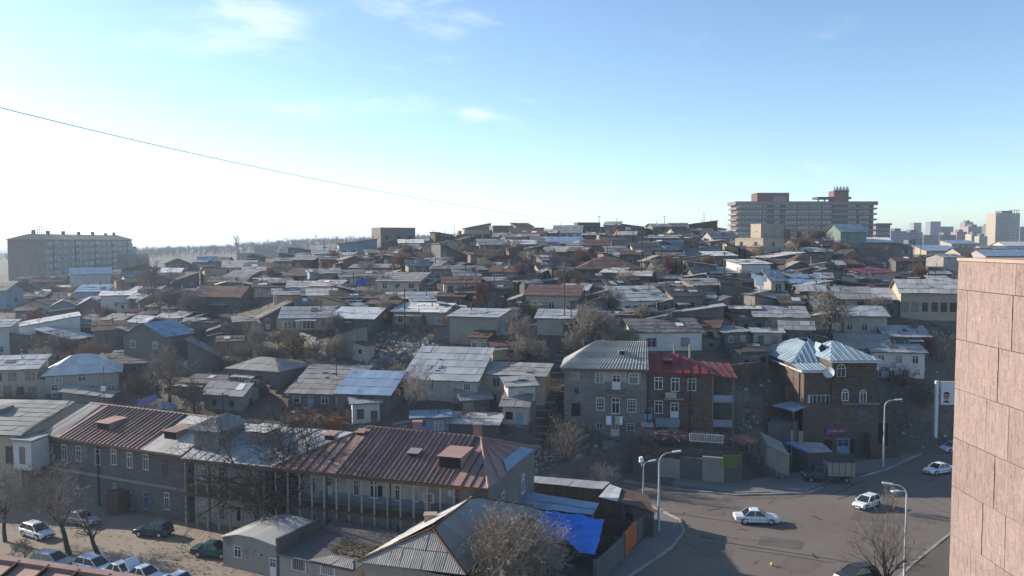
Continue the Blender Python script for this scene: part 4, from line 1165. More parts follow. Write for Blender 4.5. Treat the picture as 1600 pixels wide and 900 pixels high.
def panels(t, A, B, C, D, n, m, name='roof_panel', parent=None, seam=.07, gap=.0, lift=.05, m_alt=None, alt=0.0, orgn=None):
 """standing-seam panels, each an object, with its raised seam; A,B eave, C,D ridge"""
 fc = Face(A, B, C, D); nn = fc.n
 o0 = Vector(orgn) if orgn is not None else t.location
 def col(u):
  if fc.skew: return quad_pt(fc.A, fc.B, fc.C, fc.D, u, 0), quad_pt(fc.A, fc.B, fc.C, fc.D, u, 1)
  s_ = u * fc.L
  return fc.pt(s_, 0), fc.pt(s_, fc.top(s_))
 for i in range(n):
  (a, d), (b, c) = col(i / n), col((i + 1) / n - gap / n)
  mb = MB()
  l0 = lift + rnd.uniform(0, .02)
  nv = 3
  for j in range(nv):
   v0, v1 = j / nv, (j + 1) / nv
   q = [a.lerp(d, v0), b.lerp(c, v0), b.lerp(c, v1), a.lerp(d, v1)]
   e = (nv - j) * .01
   mb.hexa([p + nn * l0 for p in q], [p + nn * (l0 + .02 + e) for p in q[:2]] + [p + nn * (l0 + .02 + e - .006) for p in q[2:]])
  if seam:
   s0, s1 = b + nn * (l0 + .05), c + nn * (l0 + .05)
   if (s1 - s0).length > .3: mb.beam(s0, s1, .07, .20 if m in ('rust_red', 'red') else .10, 1, up=nn)
  mb.build(name, [M[m], M['seam_shadow'] if m in ('rust_red', 'red') else M[m]], parent or t, origin=o0)
def solid_roof(t, A, B, C, D, m='boards_grey', name='roof', th=.08):
 A, B, C, D = map(Vector, (A, B, C, D))
 nn = (B - A).cross(D - A)
 if nn.length < 1e-6: nn = (B - A).cross(C - A)
 nn.normalize()
 mb = MB()
 mb.hexa([p - nn * th for p in (A, B, C, D)], [p for p in (A, B, C, D)])
 return mb.build(name, M[m], t, origin=t.location)
def tile_sheets(parent, t, A, B, C, D, m, sw, sl, name='roof_sheet', jit=.04):
 """roofing sheets, each an object of its own under the roof"""
 fc = Face(A, B, C, D); nn = fc.n
 rmax = max(fc.rd, fc.rc)
 nu, nv = max(1, round(fc.L / sw)), max(1, round(rmax / sl))
 for j in range(nv):
  for i in range(nu):
   if fc.skew:
    u0, u1 = i / nu, (i + 1) / nu; v0, v1 = j / nv - (.04 / nv if j else 0), (j + 1) / nv
    q = [quad_pt(fc.A, fc.B, fc.C, fc.D, u, v) for u, v in ((u0 - .01 / nu, v0), (u1 + .01 / nu, v0), (u1 + .01 / nu, v1), (u0 - .01 / nu, v1))]
   else:
    s0, s1 = (i - .01) * fc.L / nu, (i + 1.01) * fc.L / nu; r0, r1 = (j - (.05 if j else 0)) * rmax / nv, (j + 1) * rmax / nv
    t0, t1 = fc.top(s0), fc.top(s1)
    if max(t0, t1) <= r0 + .05: continue
    q = [fc.pt(s0, min(r0, t0)), fc.pt(s1, min(r0, t1)), fc.pt(s1, min(r1, t1)), fc.pt(s0, min(r1, t0))]
   e = [.06 + rnd.uniform(0, jit), .06 + rnd.uniform(0, jit), .03, .03]
   o_ = ((i % 2) * .012)
   mb = MB()
   mb.hexa([p + nn * (k + o_) for p, k in zip(q, e)], [p + nn * (k + o_ + .025) for p, k in zip(q, e)])
   mb.build(name, M[m], parent, origin=t.location)
# ------------------------------------------------------------------ long building along the yard: stone part and galleried part
ZE = 7.5
A0, A1 = PZ(62, 680, ZE), PZ(284, 713, ZE)
B0, B1 = PZ(286, 716, ZE), PZ(762, 763, ZE)
fa = (V2(A1) - V2(A0)).normalized(); na = Vector((-fa.y, fa.x, 0))
fb = (V2(B1) - V2(B0)).normalized(); nb = Vector((-fb.y, fb.x, 0))
t = thing('stone_apartment_house', (*((V2(A0) + V2(A1)) / 2 + na * 7).xy, 0), 'long dark stone two-storey house with brown seamed roof and tall white windows', 'house')
wp, wq = V2(A0) + na * .6, V2(A1) + na * .6 + fa * 0.2
wall_pts = [wp, wq, wq + na * 12.6, wp + na * 12.6]
mb = MB(); prism(mb, wall_pts, -.3, ZE - .25, cap=False); mb.build('wall', M['stone_grey'], t, origin=t.location)
ZR = 10.1
def ra(f, v):                                          # point on the front slope: f along the eave, v up the slope
 c = V2(A0) + fa * ((V2(A1) - V2(A0)).length * f) + na * (7.0 * v)
 return Vector((c.x, c.y, ZE + (ZR - ZE) * v))
def rback(f, v):
 c = V2(A0) + fa * ((V2(A1) - V2(A0)).length * f) + na * (14.0 - 7.0 * v)
 return Vector((c.x, c.y, ZE + (ZR - ZE) * v))
roof = solid_roof(t, ra(0, 0), ra(1, 0), ra(1, 1), ra(0, 1))
solid_roof(t, rback(1, 0), rback(0, 0), rback(0, 1), rback(1, 1), 'rust_red')
panels(t, ra(.0, 0), ra(.13, 0), ra(.13, 1), ra(.0, 1), 4, 'slate', parent=roof, seam=0)
panels(t, ra(.13, 0), ra(.74, 0), ra(.74, 1), ra(.13, 1), 21, 'rust_red', parent=roof)
panels(t, ra(.74, 0), ra(1, 0), ra(1, 1), ra(.74, 1), 9, 'slate_pale', parent=roof, seam=0)
mb = MB()
mb.beam(ra(0, 0) + Vector((0, 0, -.12)), ra(1, 0) + Vector((0, 0, -.12)), .3, .22); mb.build('eave_board', M['rust_iron'], t, origin=t.location)
mb = MB(); mb.tube(ra(0, 1) + Vector((0, 0, .1)), ra(1, 1) + Vector((0, 0, .1)), .13, .13, 6); mb.build('ridge_cap', M['rust_red'], t, origin=t.location)
mb = MB()
for f in (0, 1):
 a, b, c = ra(f, 0), rback(f, 0), ra(f, 1)
 mb.poly([a, b, c] if f else [b, a, c])
mb.build('gable', M['boards_grey'], t, origin=t.location)
def dormer(t, f, v, w, dd, hh, m, rfun, fdir, ndir, name='dormer'):
 c = rfun(f, v)
 k = [c - fdir * w / 2, c + fdir * w / 2]
 mb = MB()
 top = hh
 b = [k[0], k[1], k[1] + ndir * dd + Vector((0, 0, top + .25)), k[0] + ndir * dd + Vector((0, 0, top + .25))]
 f0, f1 = k[0] + Vector((0, 0, top)), k[1] + Vector((0, 0, top))
 mb.poly([k[0], k[1], f1, f0], 1)
 mb.poly([k[1], b[2] - Vector((0, 0, .4)), b[2], f1]); mb.poly([b[3] - Vector((0, 0, .4)), k[0], f0, b[3]])
 u = Vector((0, 0, .04))
 mb.hexa([f0 - fdir * .15 - ndir * .25 + u, f1 + fdir * .15 - ndir * .25 + u, b[2] + fdir * .15 + u, b[3] - fdir * .15 + u],
   [f0 - fdir * .15 - ndir * .25 + u * 2, f1 + fdir * .15 - ndir * .25 + u * 2, b[2] + fdir * .15 + u * 2, b[3] - fdir * .15 + u * 2])
 mb.build(name, [M[m], M['hole']], t, origin=t.location)
dormer(t, .35, .33, 2.0, 2.6, .9, 'rust_red', ra, fa, na)
dormer(t, .82, .33, 1.9, 2.8, .95, 'rust_red', ra, fa, na)
for px, py in ((78, 705), (101, 707), (123, 709), (153, 714), (178, 714), (203, 719), (228, 722)):
 win_at(t, wp, wq, px, py, 11, 26, 'two', 'frame_white')
win_at(t, wp, wq, 258, 730, 9, 27, 'two', 'frame_brown')
for px, py in ((204, 782), (229, 782), (261, 783)): win_at(t, wp, wq, px, py, 10, 28, 'two', 'frame_blue' if px < 250 else 'frame_white')
win_at(t, wp, wq, 180, 760, 14, 14, 'one', 'frame_brown'); win_at(t, wp, wq, 120, 775, 11, 26, 'two', 'frame_white'); win_at(t, wp, wq, 90, 770, 11, 26, 'two', 'frame_white')
mb = MB()                                              # plaster string course and downpipe
W_ = Wall(wp, wq)
mb.beam(Vector(W_.at(.02, 3.55, .06)), Vector(W_.at(.98, 3.55, .06)), .16, .28); mb.build('string_course', M['concrete'], t, origin=t.location)
for f in (.40, .985):
 mb = MB(); mb.tube(W_.at(f, 0, .12), W_.at(f, ZE - .3, .12), .08, .08, 6); mb.build('downpipe', M['iron'], t, origin=t.location)
mb = MB()
c = hitw(wp, wq, 186, 790); c0 = V2(c); out = -na
mb.hexa([c0 + out * 1.6, c0 + out * 1.6 + fa * 1.8, c0 + fa * 1.8, c0], [p + Vector((0, 0, 2.5)) for p in (c0 + out * 1.6, c0 + out * 1.6 + fa * 1.8, c0 + fa * 1.8, c0)])
mb.build('porch', M['rust'], t, origin=t.location)
mat('plaster_gallery', (.42, .41, .385), spots=[((.23, .215, .19), .35, .35), ((.16, .13, .11), .15, .6), ((.50, .49, .47), .3, .25)], bump=.2)
Lb = (V2(B1) - V2(B0)).length
t = thing('gallery_house', (*((V2(B0) + V2(B1)) / 2 + nb * 7).xy, 0), 'long white gallery house with a big rust-red seamed hip roof and wooden balcony', 'house')
def rb(f, y, z):
 c = V2(B0) + fb * (Lb * f) + nb * y
 return Vector((c.x, c.y, z))
fD = (PZ(446, 722, ZE) - B0).dot(fb) / Lb              # where the rust-red roof starts
GAL = 1.7
wp, wq = rb(0, GAL, 0), rb(.905, GAL, 0)
mb = MB(); prism(mb, [V2(rb(0, GAL, 0)), V2(rb(.905, GAL, 0)), V2(rb(.905, .25, 0)), V2(rb(.995, .25, 0)), V2(rb(.995, 15.5, 0)), V2(rb(0, 14.5, 0))], -.3, ZE - .2, cap=False)
mb.build('wall', M['plaster_gallery'], t, origin=t.location)
EP, EQ = rb(.905, .25, 0), rb(.997, .22, 0)
mb = MB(); prism(mb, [V2(rb(.903, .2, 0)), V2(rb(.999, .2, 0)), V2(rb(.999, 15.6, 0)), V2(rb(.985, 15.6, 0)), V2(rb(.985, 1.0, 0)), V2(rb(.903, 1.0, 0))], -.3, ZE - .22, cap=False)
mb.build('brick_wall', M['block'], t, origin=t.location)
RZ = 10.5
R1, R2 = rb(fD + .20, 7.6, RZ), rb(.90, 7.6, RZ - .2)
E0, E1, E2, E3 = rb(fD, -.3, ZE), rb(1.005, -.3, ZE), rb(1.005, 16.0, ZE), rb(fD, 15.5, ZE)
roof = solid_roof(t, E0, E1, R2, R1, 'rust_red')
def front(f, v): return None
fR1, fR2 = fD + .20, .90
EA, EB = rb(fR1, -.3, ZE), rb(fR2, -.3, ZE)
panels(t, EA, EB, R2, R1, 24, 'rust_red', parent=roof)
def hip_panels(c0, c1, top, n, m):                     # c0 at the far corner, c1 under the ridge end
 nn = (c1 - c0).cross(top - c0)
 if nn.z < 0: nn = -nn
 nn.normalize()
 for i in range(n):
  a, b = c0.lerp(c1, i / n), c0.lerp(c1, (i + 1) / n)
  ta, tb = c0.lerp(top, i / n), c0.lerp(top, (i + 1) / n)
  mb = MB()
  q = [a, b, tb, ta]
  if (b - a).cross(tb - a).z < 0: q = [b, a, ta, tb]
  mb.hexa([p + nn * .05 for p in q], [p + nn * .085 for p in q])
  if i: mb.beam(a + nn * .11, ta + nn * .11, .07, .14, 1, up=nn)
  mb.build('roof_panel', [M[m], M['seam_shadow']], roof, origin=t.location)
hip_panels(E0, EA, R1, 7, 'rust_red'); hip_panels(E1, EB, R2, 4, 'rust_red')
solid_roof(t, E1, E2, R2, R2 + Vector((.02, 0, 0)), 'rust_red'); rr_ = solid_roof(t, E3, E0, R1, R1 + Vector((.02, .02, 0)), 'rust_red'); solid_roof(t, E2, E3, R1, R2, 'rust_red')
mb = MB()
nn = (E2 - E1).cross(R2 - E1).normalized()
def ep(u, v): return quad_pt(E1, E2, R2, R2, u, v) + nn * .12
q = [ep(.34, .03), ep(.93, .03), ep(.93, .28), ep(.42, .28)]
mb.hexa(q, [p + nn * .03 for p in q]); mb.build('blue_roof_sheet', M['galv_blue'], t, origin=t.location)
for u in (.2, .4, .6, .8):
 mb = MB(); mb.beam(ep(u, .02), ep(u, .98), .06, .1, up=nn); mb.build('roof_seam', M['rust_red'], t, origin=t.location)
G0, G1 = rb(0, -.3, ZE), rb(fD + .005, -.3, ZE)
g1 = rb(0, 7.2, 9.9); g2 = rb(fD + .16, 7.2, 9.9)
r2_ = solid_roof(t, G0, G1, g2, g1, 'boards_grey')
panels(t, G0, G1, g2, g1, 11, 'galv', parent=r2_, seam=.05)
solid_roof(t, rb(fD + .16, 14.6, ZE), rb(0, 14.6, ZE), g1, g2, 'galv')
mb = MB()
for a, b in ((E0, E1), (G0, G1)): mb.beam(a + Vector((0, 0, -.16)), b + Vector((0, 0, -.16)), .24, .26)
mb.build('eave_board', M['rust_iron'], t, origin=t.location)
mb = MB()
for a, b in ((R1, R2), (E0, R1), (E1, R2), (E2, R2)): mb.tube(a + Vector((0, 0, .13)), b + Vector((0, 0, .13)), .11, .11, 6)
mb.build('ridge_cap', M['rust_red'], t, origin=t.location)
def rf(f, v):
 a = rb(f, -.3 + 7.9 * v, ZE + (RZ - ZE) * v); return a
dormer(t, .865, .30, 2.3, 3.2, 1.2, 'rust_red', rf, fb, nb)
dormer(t, .735, .45, 1.0, 1.0, .45, 'slate', rf, fb, nb, 'roof_vent')
dormer(t, .43, .66, 1.1, 1.1, .5, 'rust_red', rf, fb, nb, 'roof_vent')
dormer(t, .52, .80, .8, .8, .35, 'rust_red', rf, fb, nb, 'roof_vent')
for f, y in ((.685, 8.2), (.875, 9.0)):
 c = rb(f, y, 0); mb = MB()
 mb.box(c.x - .45, c.x + .45, c.y - .35, c.y + .35, 9.0, 11.3); mb.box(c.x - .55, c.x + .55, c.y - .45, c.y + .45, 11.3, 11.5); mb.build('chimney', M['rust_red'], t, origin=t.location)
c = rb(.055, 3.0, 8.4)
mb = MB()
def lb(x, y, z): return c + fb * x + nb * y + Vector((0, 0, z))
prism(mb, [lb(-1.6, -1.6, 0), lb(1.6, -1.6, 0), lb(1.6, 3.0, 0), lb(-1.6, 3.0, 0)], 8.0, 10.3); lan = mb.build('roof_lantern', M['stone'], t, origin=t.location)
put_win(lan, lb(.1, -1.6, .95) - t.location, math.atan2(fb.y, fb.x), .8, 1.1, 'two', 'frame_brown')
l0, l1, l2, l3 = (lb(x, y, 1.95) for x, y in ((-2.1, -2.1), (2.1, -2.1), (2.1, 3.4), (-2.1, 3.4)))
p1, p2 = lb(0, -.4, 3.1), lb(0, 2.0, 3.1)
mb = MB()
corrugated(mb, l0, l1, p1, p1, .3, .04, 2); corrugated(mb, l1, l2, p2, p1, .3, .04, 3); corrugated(mb, l3, l0, p1, p2, .3, .04, 3); corrugated(mb, l2, l3, p2, p2, .3, .04, 2)
mb.build('lantern_roof', M['slate'], lan, origin=t.location)
c = rb(.20, 4.6, 9.2); mb = MB()
prism(mb, [lb(-1.0, -1.2, 0), lb(1.0, -1.2, 0), lb(1.0, 1.6, 0), lb(-1.0, 1.6, 0)], 8.6, 10.0); mb.build('roof_hatch', M['block'], t, origin=t.location)
mb = MB(); sheets(mb, lb(-1.3, -1.5, .85), lb(1.3, -1.5, .85), lb(1.3, 1.8, 1.1), lb(-1.3, 1.8, 1.1), 1.0, 1.2, jit=.06); mb.build('hatch_roof', M['slate_pale'], t, origin=t.location)
ZG = 3.7
mb = MB(); mb.hexa([rb(0, .0, ZG - .25), rb(.903, .0, ZG - .25), rb(.903, GAL, ZG - .25), rb(0, GAL, ZG - .25)], [rb(0, .0, ZG), rb(.903, .0, ZG), rb(.903, GAL, ZG), rb(0, GAL, ZG)])
mb.build('gallery_floor', M['boards'], t, origin=t.location)
npost = 22
for i in range(npost + 1):
 f = .004 + .896 * i / npost
 mb = MB(); a = rb(f, .1, 0)
 mb.box(a.x - .08, a.x + .08, a.y - .08, a.y + .08, 0, ZE - .3); mb.build('post', M['plaster'], t, origin=t.location)
 if i % 5 == 2:
  mb = MB(); a = rb(f + .012, -.05, 0); mb.tube((a.x, a.y, 0), (a.x, a.y, ZE - .2), .08, .08, 6); mb.build('downpipe', M['iron'], t, origin=t.location)
for i in range(npost):
 f0, f1 = .004 + .896 * i / npost + .004, .004 + .896 * (i + 1) / npost - .004
 mb = MB(); mb.beam(rb(f0, .1, ZG + 1.0), rb(f1, .1, ZG + 1.0), .08, .07); mb.beam(rb(f0, .1, ZG + .12), rb(f1, .1, ZG + .12), .06, .06)
 for j in range(9):
  a = rb(f0 + (f1 - f0) * (j + .5) / 9, .1, 0); mb.box(a.x - .022, a.x + .022, a.y - .022, a.y + .022, ZG + .14, ZG + .97)
 mb.build('balustrade', M['boards'], t, origin=t.location)
for px, py, w, hh, kd in ((319, 747, 12, 32, 'door'), (346, 742, 15, 28, 'two'), (409, 748, 14, 30, 'two'), (489, 757, 8, 26, 'two'), (515, 759, 9, 28, 'door'), (557, 762, 9, 26, 'two'),
                          (584, 764, 13, 30, 'two'), (594, 772, 9, 30, 'hole'), (622, 770, 9, 26, 'two'), (650, 772, 8, 26, 'two'),
                          (464, 806, 8, 17, 'two'), (490, 812, 9, 20, 'two'), (515, 818, 10, 24, 'door'), (585, 826, 14, 22, 'two'), (624, 826, 9, 14, 'two'), (545, 820, 8, 20, 'hole'),
                          (402, 803, 12, 26, 'two'), (346, 800, 12, 26, 'two'), (375, 803, 12, 26, 'hole')):
 win_at(t, wp, wq, px, py, w, hh, kd, 'frame_white' if kd != 'door' else 'frame_white', name='door' if kd == 'door' else 'window')
mb = MB(); seg_wall(mb, rb(.33, GAL - .012, 0), rb(.90, GAL - .012, 0), .0, 1.25); seg_wall(mb, rb(.45, GAL - .012, 0), rb(.88, GAL - .012, 0), ZG + .02, ZG + 1.3)
mb.build('dado', M['plaster_blue'], t, origin=t.location)
win_at(t, EP, EQ, 670, 778, 16, 16, 'wide', 'frame_white'); win_at(t, EP, EQ, 709, 771, 16, 9, 'two', 'frame_white'); win_at(t, EP, EQ, 668, 792, 14, 12, 'two', 'frame_brown')
RP, RQ = rb(.9995, .2, 0), rb(.9995, 15.6, 0)
c = Wall(RP, RQ)
for d, z in ((4.2, 4.8), (4.2, 1.8), (11.0, 4.8)): put_win(t, Vector(c.m(d, z)) - t.location, c.rz, .9, 2.1, 'two', 'frame_white')
# ------------------------------------------------------------------ slate house at the left edge
t = thing('slate_roofed_house', (-61, 104, 0), 'plaster house at the left edge with a big grey slate roof', 'house')
E1 = PZ(33, 682, 8.0); E0 = E1 + Vector((-22, 3.2, 0)); RR = P(118, 627, 108.5); RL = P(50, 619, 109.5); RL.z = RR.z; RL0 = RL + Vector((-3, .3, 0))
E2 = E1 + Vector((2.5, 20, 0)); E3 = E0 + Vector((2.0, 20, 0))
roof = solid_roof(t, E0, E1, RR, RL)
tile_sheets(roof, t, E0, E1, RR, RL, 'slate', 1.25, 1.5)
solid_roof(t, E2, E3, RL, RR, 'slate'); solid_roof(t, E3, E0, RL, RL + Vector((0, .02, 0)), 'slate')
a, b = E1 + Vector((-.5, .6, 0)), E0 + Vector((1, .6, 0))
mb = MB(); prism(mb, [V2(b), V2(a), V2(a) + Vector((2.0, 18, 0)), V2(b) + Vector((2, 18, 0))], -.3, 7.8, cap=False)
mb.poly([E1 + Vector((-.45, .6, -.25)), E2 + Vector((-.6, -.8, -.2)), RR + Vector((-.5, 0, -.2))]); mb.build('wall', M['plaster_beige'], t, origin=t.location)
wa, wb_ = V2(hitw(b, a, 28, 700)), V2(a) + Vector((1.7, -.55, 0))
wa = V2(a) + Vector((-.3, -.9, 0)); wb_ = V2(PZ(57, 690, 7.0)); wb_ = V2(a) + Vector((2.2, -1.6, 0))
mb = MB(); prism(mb, [wa, wb_, wb_ + Vector((.4, 3, 0)), wa + Vector((.4, 3, 0))], 4.2, 7.55); mb.build('bay', M['plaster_white'], t, origin=t.location)
mb = MB(); prism(mb, [wa + Vector((-.2, -.2, 0)), wb_ + Vector((.25, -.25, 0)), wb_ + Vector((.5, 3, 0)), wa + Vector((.2, 3, 0))], 7.56, 7.8); mb.build('bay_roof', M['slate'], t, origin=t.location)
W_ = Wall(wa, wb_); put_win(t, Vector(W_.at(.5, 5.9)) - t.location, W_.rz, .75, 2.0, 'two', 'frame_brown')
W_ = Wall(b, a)
for f in (.93, .82, .7): put_win(t, Vector(W_.at(f, 5.6)) - t.location, W_.rz, 1.0, 2.1, 'two', 'frame_brown')
mb = MB(); c = quad_pt(E0, E1, RR, RL, .45, .55); mb.box(c.x - .6, c.x + .6, c.y - .3, c.y + 2.2, c.z, c.z + .75); mb.build('dormer', M['slate_dark'], t, origin=t.location)
# ------------------------------------------------------------------ garage and annex in the yard
t = thing('garage', (*PZ(395, 870, 0).xy, 0), 'grey plastered garage with a pale humped roof under the dark tree', 'garage')
a, b = PZ(349, 884, 0), PZ(433, 903, 0)
f_ = (V2(b) - V2(a)).normalized(); n_ = Vector((-f_.y, f_.x, 0)); LL = (b - a).length
mb = MB()
def gp(s, y, z): return V2(a) + f_ * s + n_ * y + Vector((0, 0, z))
prof = [(0, 2.75), (LL * .3, 3.35), (LL * .6, 3.4), (LL, 3.05)]
D_ = 6.0
for (s0, z0), (s1, z1) in zip(prof, prof[1:]):
 mb.poly([gp(s0, 0, -.2), gp(s1, 0, -.2), gp(s1, 0, z1), gp(s0, 0, z0)])
 mb.poly([gp(s1, D_, -.2), gp(s0, D_, -.2), gp(s0, D_, z0), gp(s1, D_, z1)])
mb.poly([gp(0, D_, -.2), gp(0, 0, -.2), gp(0, 0, 2.75), gp(0, D_, 2.75)]); mb.poly([gp(LL, 0, -.2), gp(LL, D_, -.2), gp(LL, D_, 3.05), gp(LL, 0, 3.05)])
mb.build('wall', M['concrete'], t, origin=t.location)
mb = MB()
for (s0, z0), (s1, z1) in zip(prof, prof[1:]):
 e0, e1 = (-.25 if s0 == 0 else 0), (.1 if s1 == LL else 0)
 q = [gp(s0 + e0, -.25, z0), gp(s1 + e1, -.25, z1), gp(s1 + e1, D_ + .2, z1), gp(s0 + e0, D_ + .2, z0)]
 mb.hexa(q, [p + Vector((0, 0, .09)) for p in q])
mb.build('roof', M['slate_pale'], t, origin=t.location)
mb = MB(); q = [gp(LL - .02, -.1, 2.4), gp(LL + .22, -.1, 2.4), gp(LL + .22, D_, 2.4), gp(LL - .02, D_, 2.4)]
mb.hexa(q, [p + Vector((0, 0, 1.35)) for p in q]); mb.build('parapet', M['concrete_dark'], t, origin=t.location)
win_at(t, a, b, 372, 862, 14, 19, 'two', 'frame_white'); win_at(t, a, b, 409, 867, 8, 5, 'one', 'frame_white'); win_at(t, a, b, 427, 886, 12, 30, 'door', 'frame_white')
t = thing('annex', (*PZ(500, 885, 0).xy, 0), 'low annex with a dirt-covered roof and sheets of brown straw right of the garage', 'annex')
b2 = PZ(551, 925, 0)
a2 = V2(b) + f_ * .25
LL2 = (V2(b2) - V2(b)).length
def ap(s, y, z): return a2 + f_ * s + n_ * y + Vector((0, 0, z))
mb = MB(); prism(mb, [ap(0, .05, 0), ap(LL2, .05, 0), ap(LL2, 8, 0), ap(0, 8, 0)], -.2, 2.3, cap=False); mb.build('wall', M['plaster'], t, origin=t.location)
roof = solid_roof(t, ap(-.05, -.3, 2.35), ap(LL2 + .4, -.3, 2.3), ap(LL2 + .4, 8.3, 2.9), ap(-.05, 8.3, 2.9), 'concrete_dark', th=.12)
tile_sheets(roof, t, ap(LL2 * .45, -.28, 2.35), ap(LL2 + .4, -.28, 2.32), ap(LL2 + .4, 1.4, 2.45), ap(LL2 * .45, 1.4, 2.47), 'slate', 1.1, 1.2)
mb = MB()
for i in range(420):
 s, y = LL2 * (.5 + .5 * rnd.random()), 2.0 + 2.6 * rnd.random(); z = 2.36 + .07 * y
 d = Vector((rnd.uniform(-.2, .2), rnd.uniform(-.2, .2), rnd.uniform(0, .06))); p = ap(s, y, z + .12); e = Vector((d.y, -d.x, 0)).normalized() * .06
 mb.poly([p - d - e, p + d - e, p + d + e, p - d + e])
struct(mb.build('straw', M['leaf_dry'], t, origin=t.location), 'stuff')
win_at(t, ap(0, 0, 0), ap(LL2, 0, 0), 467, 882, 27, 20, 'wide', 'frame_white'); win_at(t, ap(0, 0, 0), ap(LL2, 0, 0), 512, 889, 27, 20, 'wide', 'frame_white')
# ------------------------------------------------------------------ house with the wavy slate hip roof, bottom centre
t = thing('slate_hip_house', (-5, 74, 0), 'house with a wavy grey slate hip roof at the bottom middle', 'house')
nl, fl, nr_, fr_ = Vector((-13.0, 68.4, 4.0)), Vector((-5.2, 85.5, 4.0)), Vector((-3.6, 64.2, 4.6)), Vector((2.0, 80.0, 4.9))
Rn, Rf = PZ(676, 827, 7.1), PZ(738, 779, 7.1)
roof = solid_roof(t, nl, nr_, Rn + Vector((.02, 0, 0)), Rn)
tile_sheets(roof, t, nl, nr_, Rn + Vector((.03, 0, 0)), Rn, 'slate', 1.0, 1.35)
r_ = solid_roof(t, fl, nl, Rn, Rf); tile_sheets(r_, t, fl, nl, Rn, Rf, 'slate_pale', 1.1, 1.6)  # slope facing the sun: its brightness is put into paler sheets
r_ = solid_roof(t, nr_, fr_, Rf, Rn); tile_sheets(r_, t, nr_, fr_, Rf, Rn, 'slate', 1.3, 1.9)
solid_roof(t, fr_, fl, Rf, Rf + Vector((-.02, 0, 0)), 'slate')
mb = MB()
for a, b in ((nl, Rn), (nr_, Rn), (Rn, Rf), (fr_, Rf), (fl, Rf)): mb.tube(a + Vector((0, 0, .12)), b + Vector((0, 0, .12)), .13, .13, 5)
mb.build('ridge_cap', M['rust_iron'], t, origin=t.location)
cen = (nl + fl + nr_ + fr_) / 4
ins = [V2(cen) + (V2(p) - V2(cen)) * .93 for p in (nl, nr_, fr_, fl)]
mb = MB(); prism(mb, ins, -.2, 4.0, cap=False); mb.build('wall', M['plaster'], t, origin=t.location)
mb = MB(); c = quad_pt(fl, nl, Rn, Rf, .52, .45); mb.box(c.x - .5, c.x + .5, c.y - .4, c.y + .4, c.z - .3, c.z + .7); mb.box(c.x - .6, c.x + .6, c.y - .5, c.y + .5, c.z + .7, c.z + .8); mb.build('chimney', M['plaster_beige'], t, origin=t.location)
# ------------------------------------------------------------------ sheds, tarpaulin and gate by the street corner
def roofed_shed(label, q, rm, wm, name='shed', sw=1.0, sl=2.2, post=True, g=None, depth=None):
 """q: four roof corners (px, py, z): near left, near right, far right, far left"""
 pts = [PZ(*k) for k in q]
 c = sum(pts, Vector()) / 4
 t = thing(name, (c.x, c.y, 0), label, 'shed', group=g)
 roof = solid_roof(t, *pts, 'boards')
 tile_sheets(roof, t, *pts, rm, sw, sl, jit=.05)
 ins = [V2(c) + (V2(p) - V2(c)) * .9 for p in pts]
 mb = MB()
 for i in range(4):
  j = (i + 1) % 4
  mb.poly([(*ins[i].xy, -.3), (*ins[j].xy, -.3), (*ins[j].xy, pts[j].z - .12), (*ins[i].xy, pts[i].z - .12)])
 mb.build('wall', M[wm], t, origin=t.location)
 if post:
  for p in ins[:2]:
   mb = MB(); e = V2(c) + (p - V2(c)) * 1.06; mb.box(e.x - .07, e.x + .07, e.y - .07, e.y + .07, 0, pts[0].z - .05); mb.build('post', M['boards'], t, origin=t.location)
 W_ = Wall(ins[0], ins[1])
 if W_.L > 4:
  put_win(t, Vector(W_.at(.3, 1.6)) - t.location, W_.rz, 1.0, .9, 'hole', 'frame_brown'); put_win(t, Vector(W_.at(.7, 1.1)) - t.location, W_.rz, .9, 2.0, 'door', 'frame_brown')
 return t
roofed_shed('long shed with a pale strip roof behind the blue tarpaulin', [(811, 753, 3.2), (941, 766, 3.2), (953, 754, 3.5), (818, 743, 3.5)], 'galv', 'boards')
roofed_shed('lean-to with a dark blue-grey sheet roof between strip roof and tarpaulin', [(797, 791, 2.9), (926, 806, 2.9), (936, 787, 3.4), (806, 766, 3.4)], 'galv_blue', 'plaster_dark', sw=1.6)
roofed_shed('little shed with a dented tin roof left of the tarpaulin', [(801, 802, 2.6), (838, 813, 2.6), (851, 800, 2.9), (812, 789, 2.9)], 'galv', 'boards')
roofed_shed('corner shed with a light blue tin roof', [(935, 778, 3.0), (965, 785, 3.0), (971, 764, 3.5), (953, 757, 3.5)], 'galv_new', 'boards')
roofed_shed('corner hut with a rust-brown roof at the street corner', [(966, 785, 2.9), (1022, 802, 2.7), (1012, 774, 3.2), (972, 763, 3.4)], 'rust', 'plaster_dark', sw=1.8)
roofed_shed('small shed roofed with grey slate below the tarpaulin', [(834, 872, 2.4), (858, 874, 2.4), (872, 848, 2.6), (840, 840, 2.6)], 'slate', 'boards')
t = thing('tarpaulin', (*PZ(885, 835, 0).xy, 0), 'bright blue tarpaulin stretched over a frame between the sheds', 'tarpaulin')
q = [PZ(832, 824, 2.5), PZ(930, 862, 2.1), PZ(944, 811, 2.9), PZ(850, 797, 3.1)]
mb = MB(); N_ = 36
for j in range(N_ + 1):
 for i in range(N_ + 1):
  u, v = i / N_, j / N_
  p = quad_pt(*q, u, v)
  sag = -.28 * math.sin(math.pi * u) * math.sin(math.pi * v) + .09 * math.sin(15 * u + 5 * v) + .07 * math.sin(19 * v - 9 * u) + .04 * math.sin(31 * u + 27 * v)
  if j == 0: sag -= .35 * abs(math.sin(6 * u)); p = p - Vector((0, .5 * abs(math.sin(5.3 * u)), 0))
  if i == N_: sag -= .3 * abs(math.sin(4 * v))
  mb.v.append(tuple(p + Vector((0, 0, sag))))
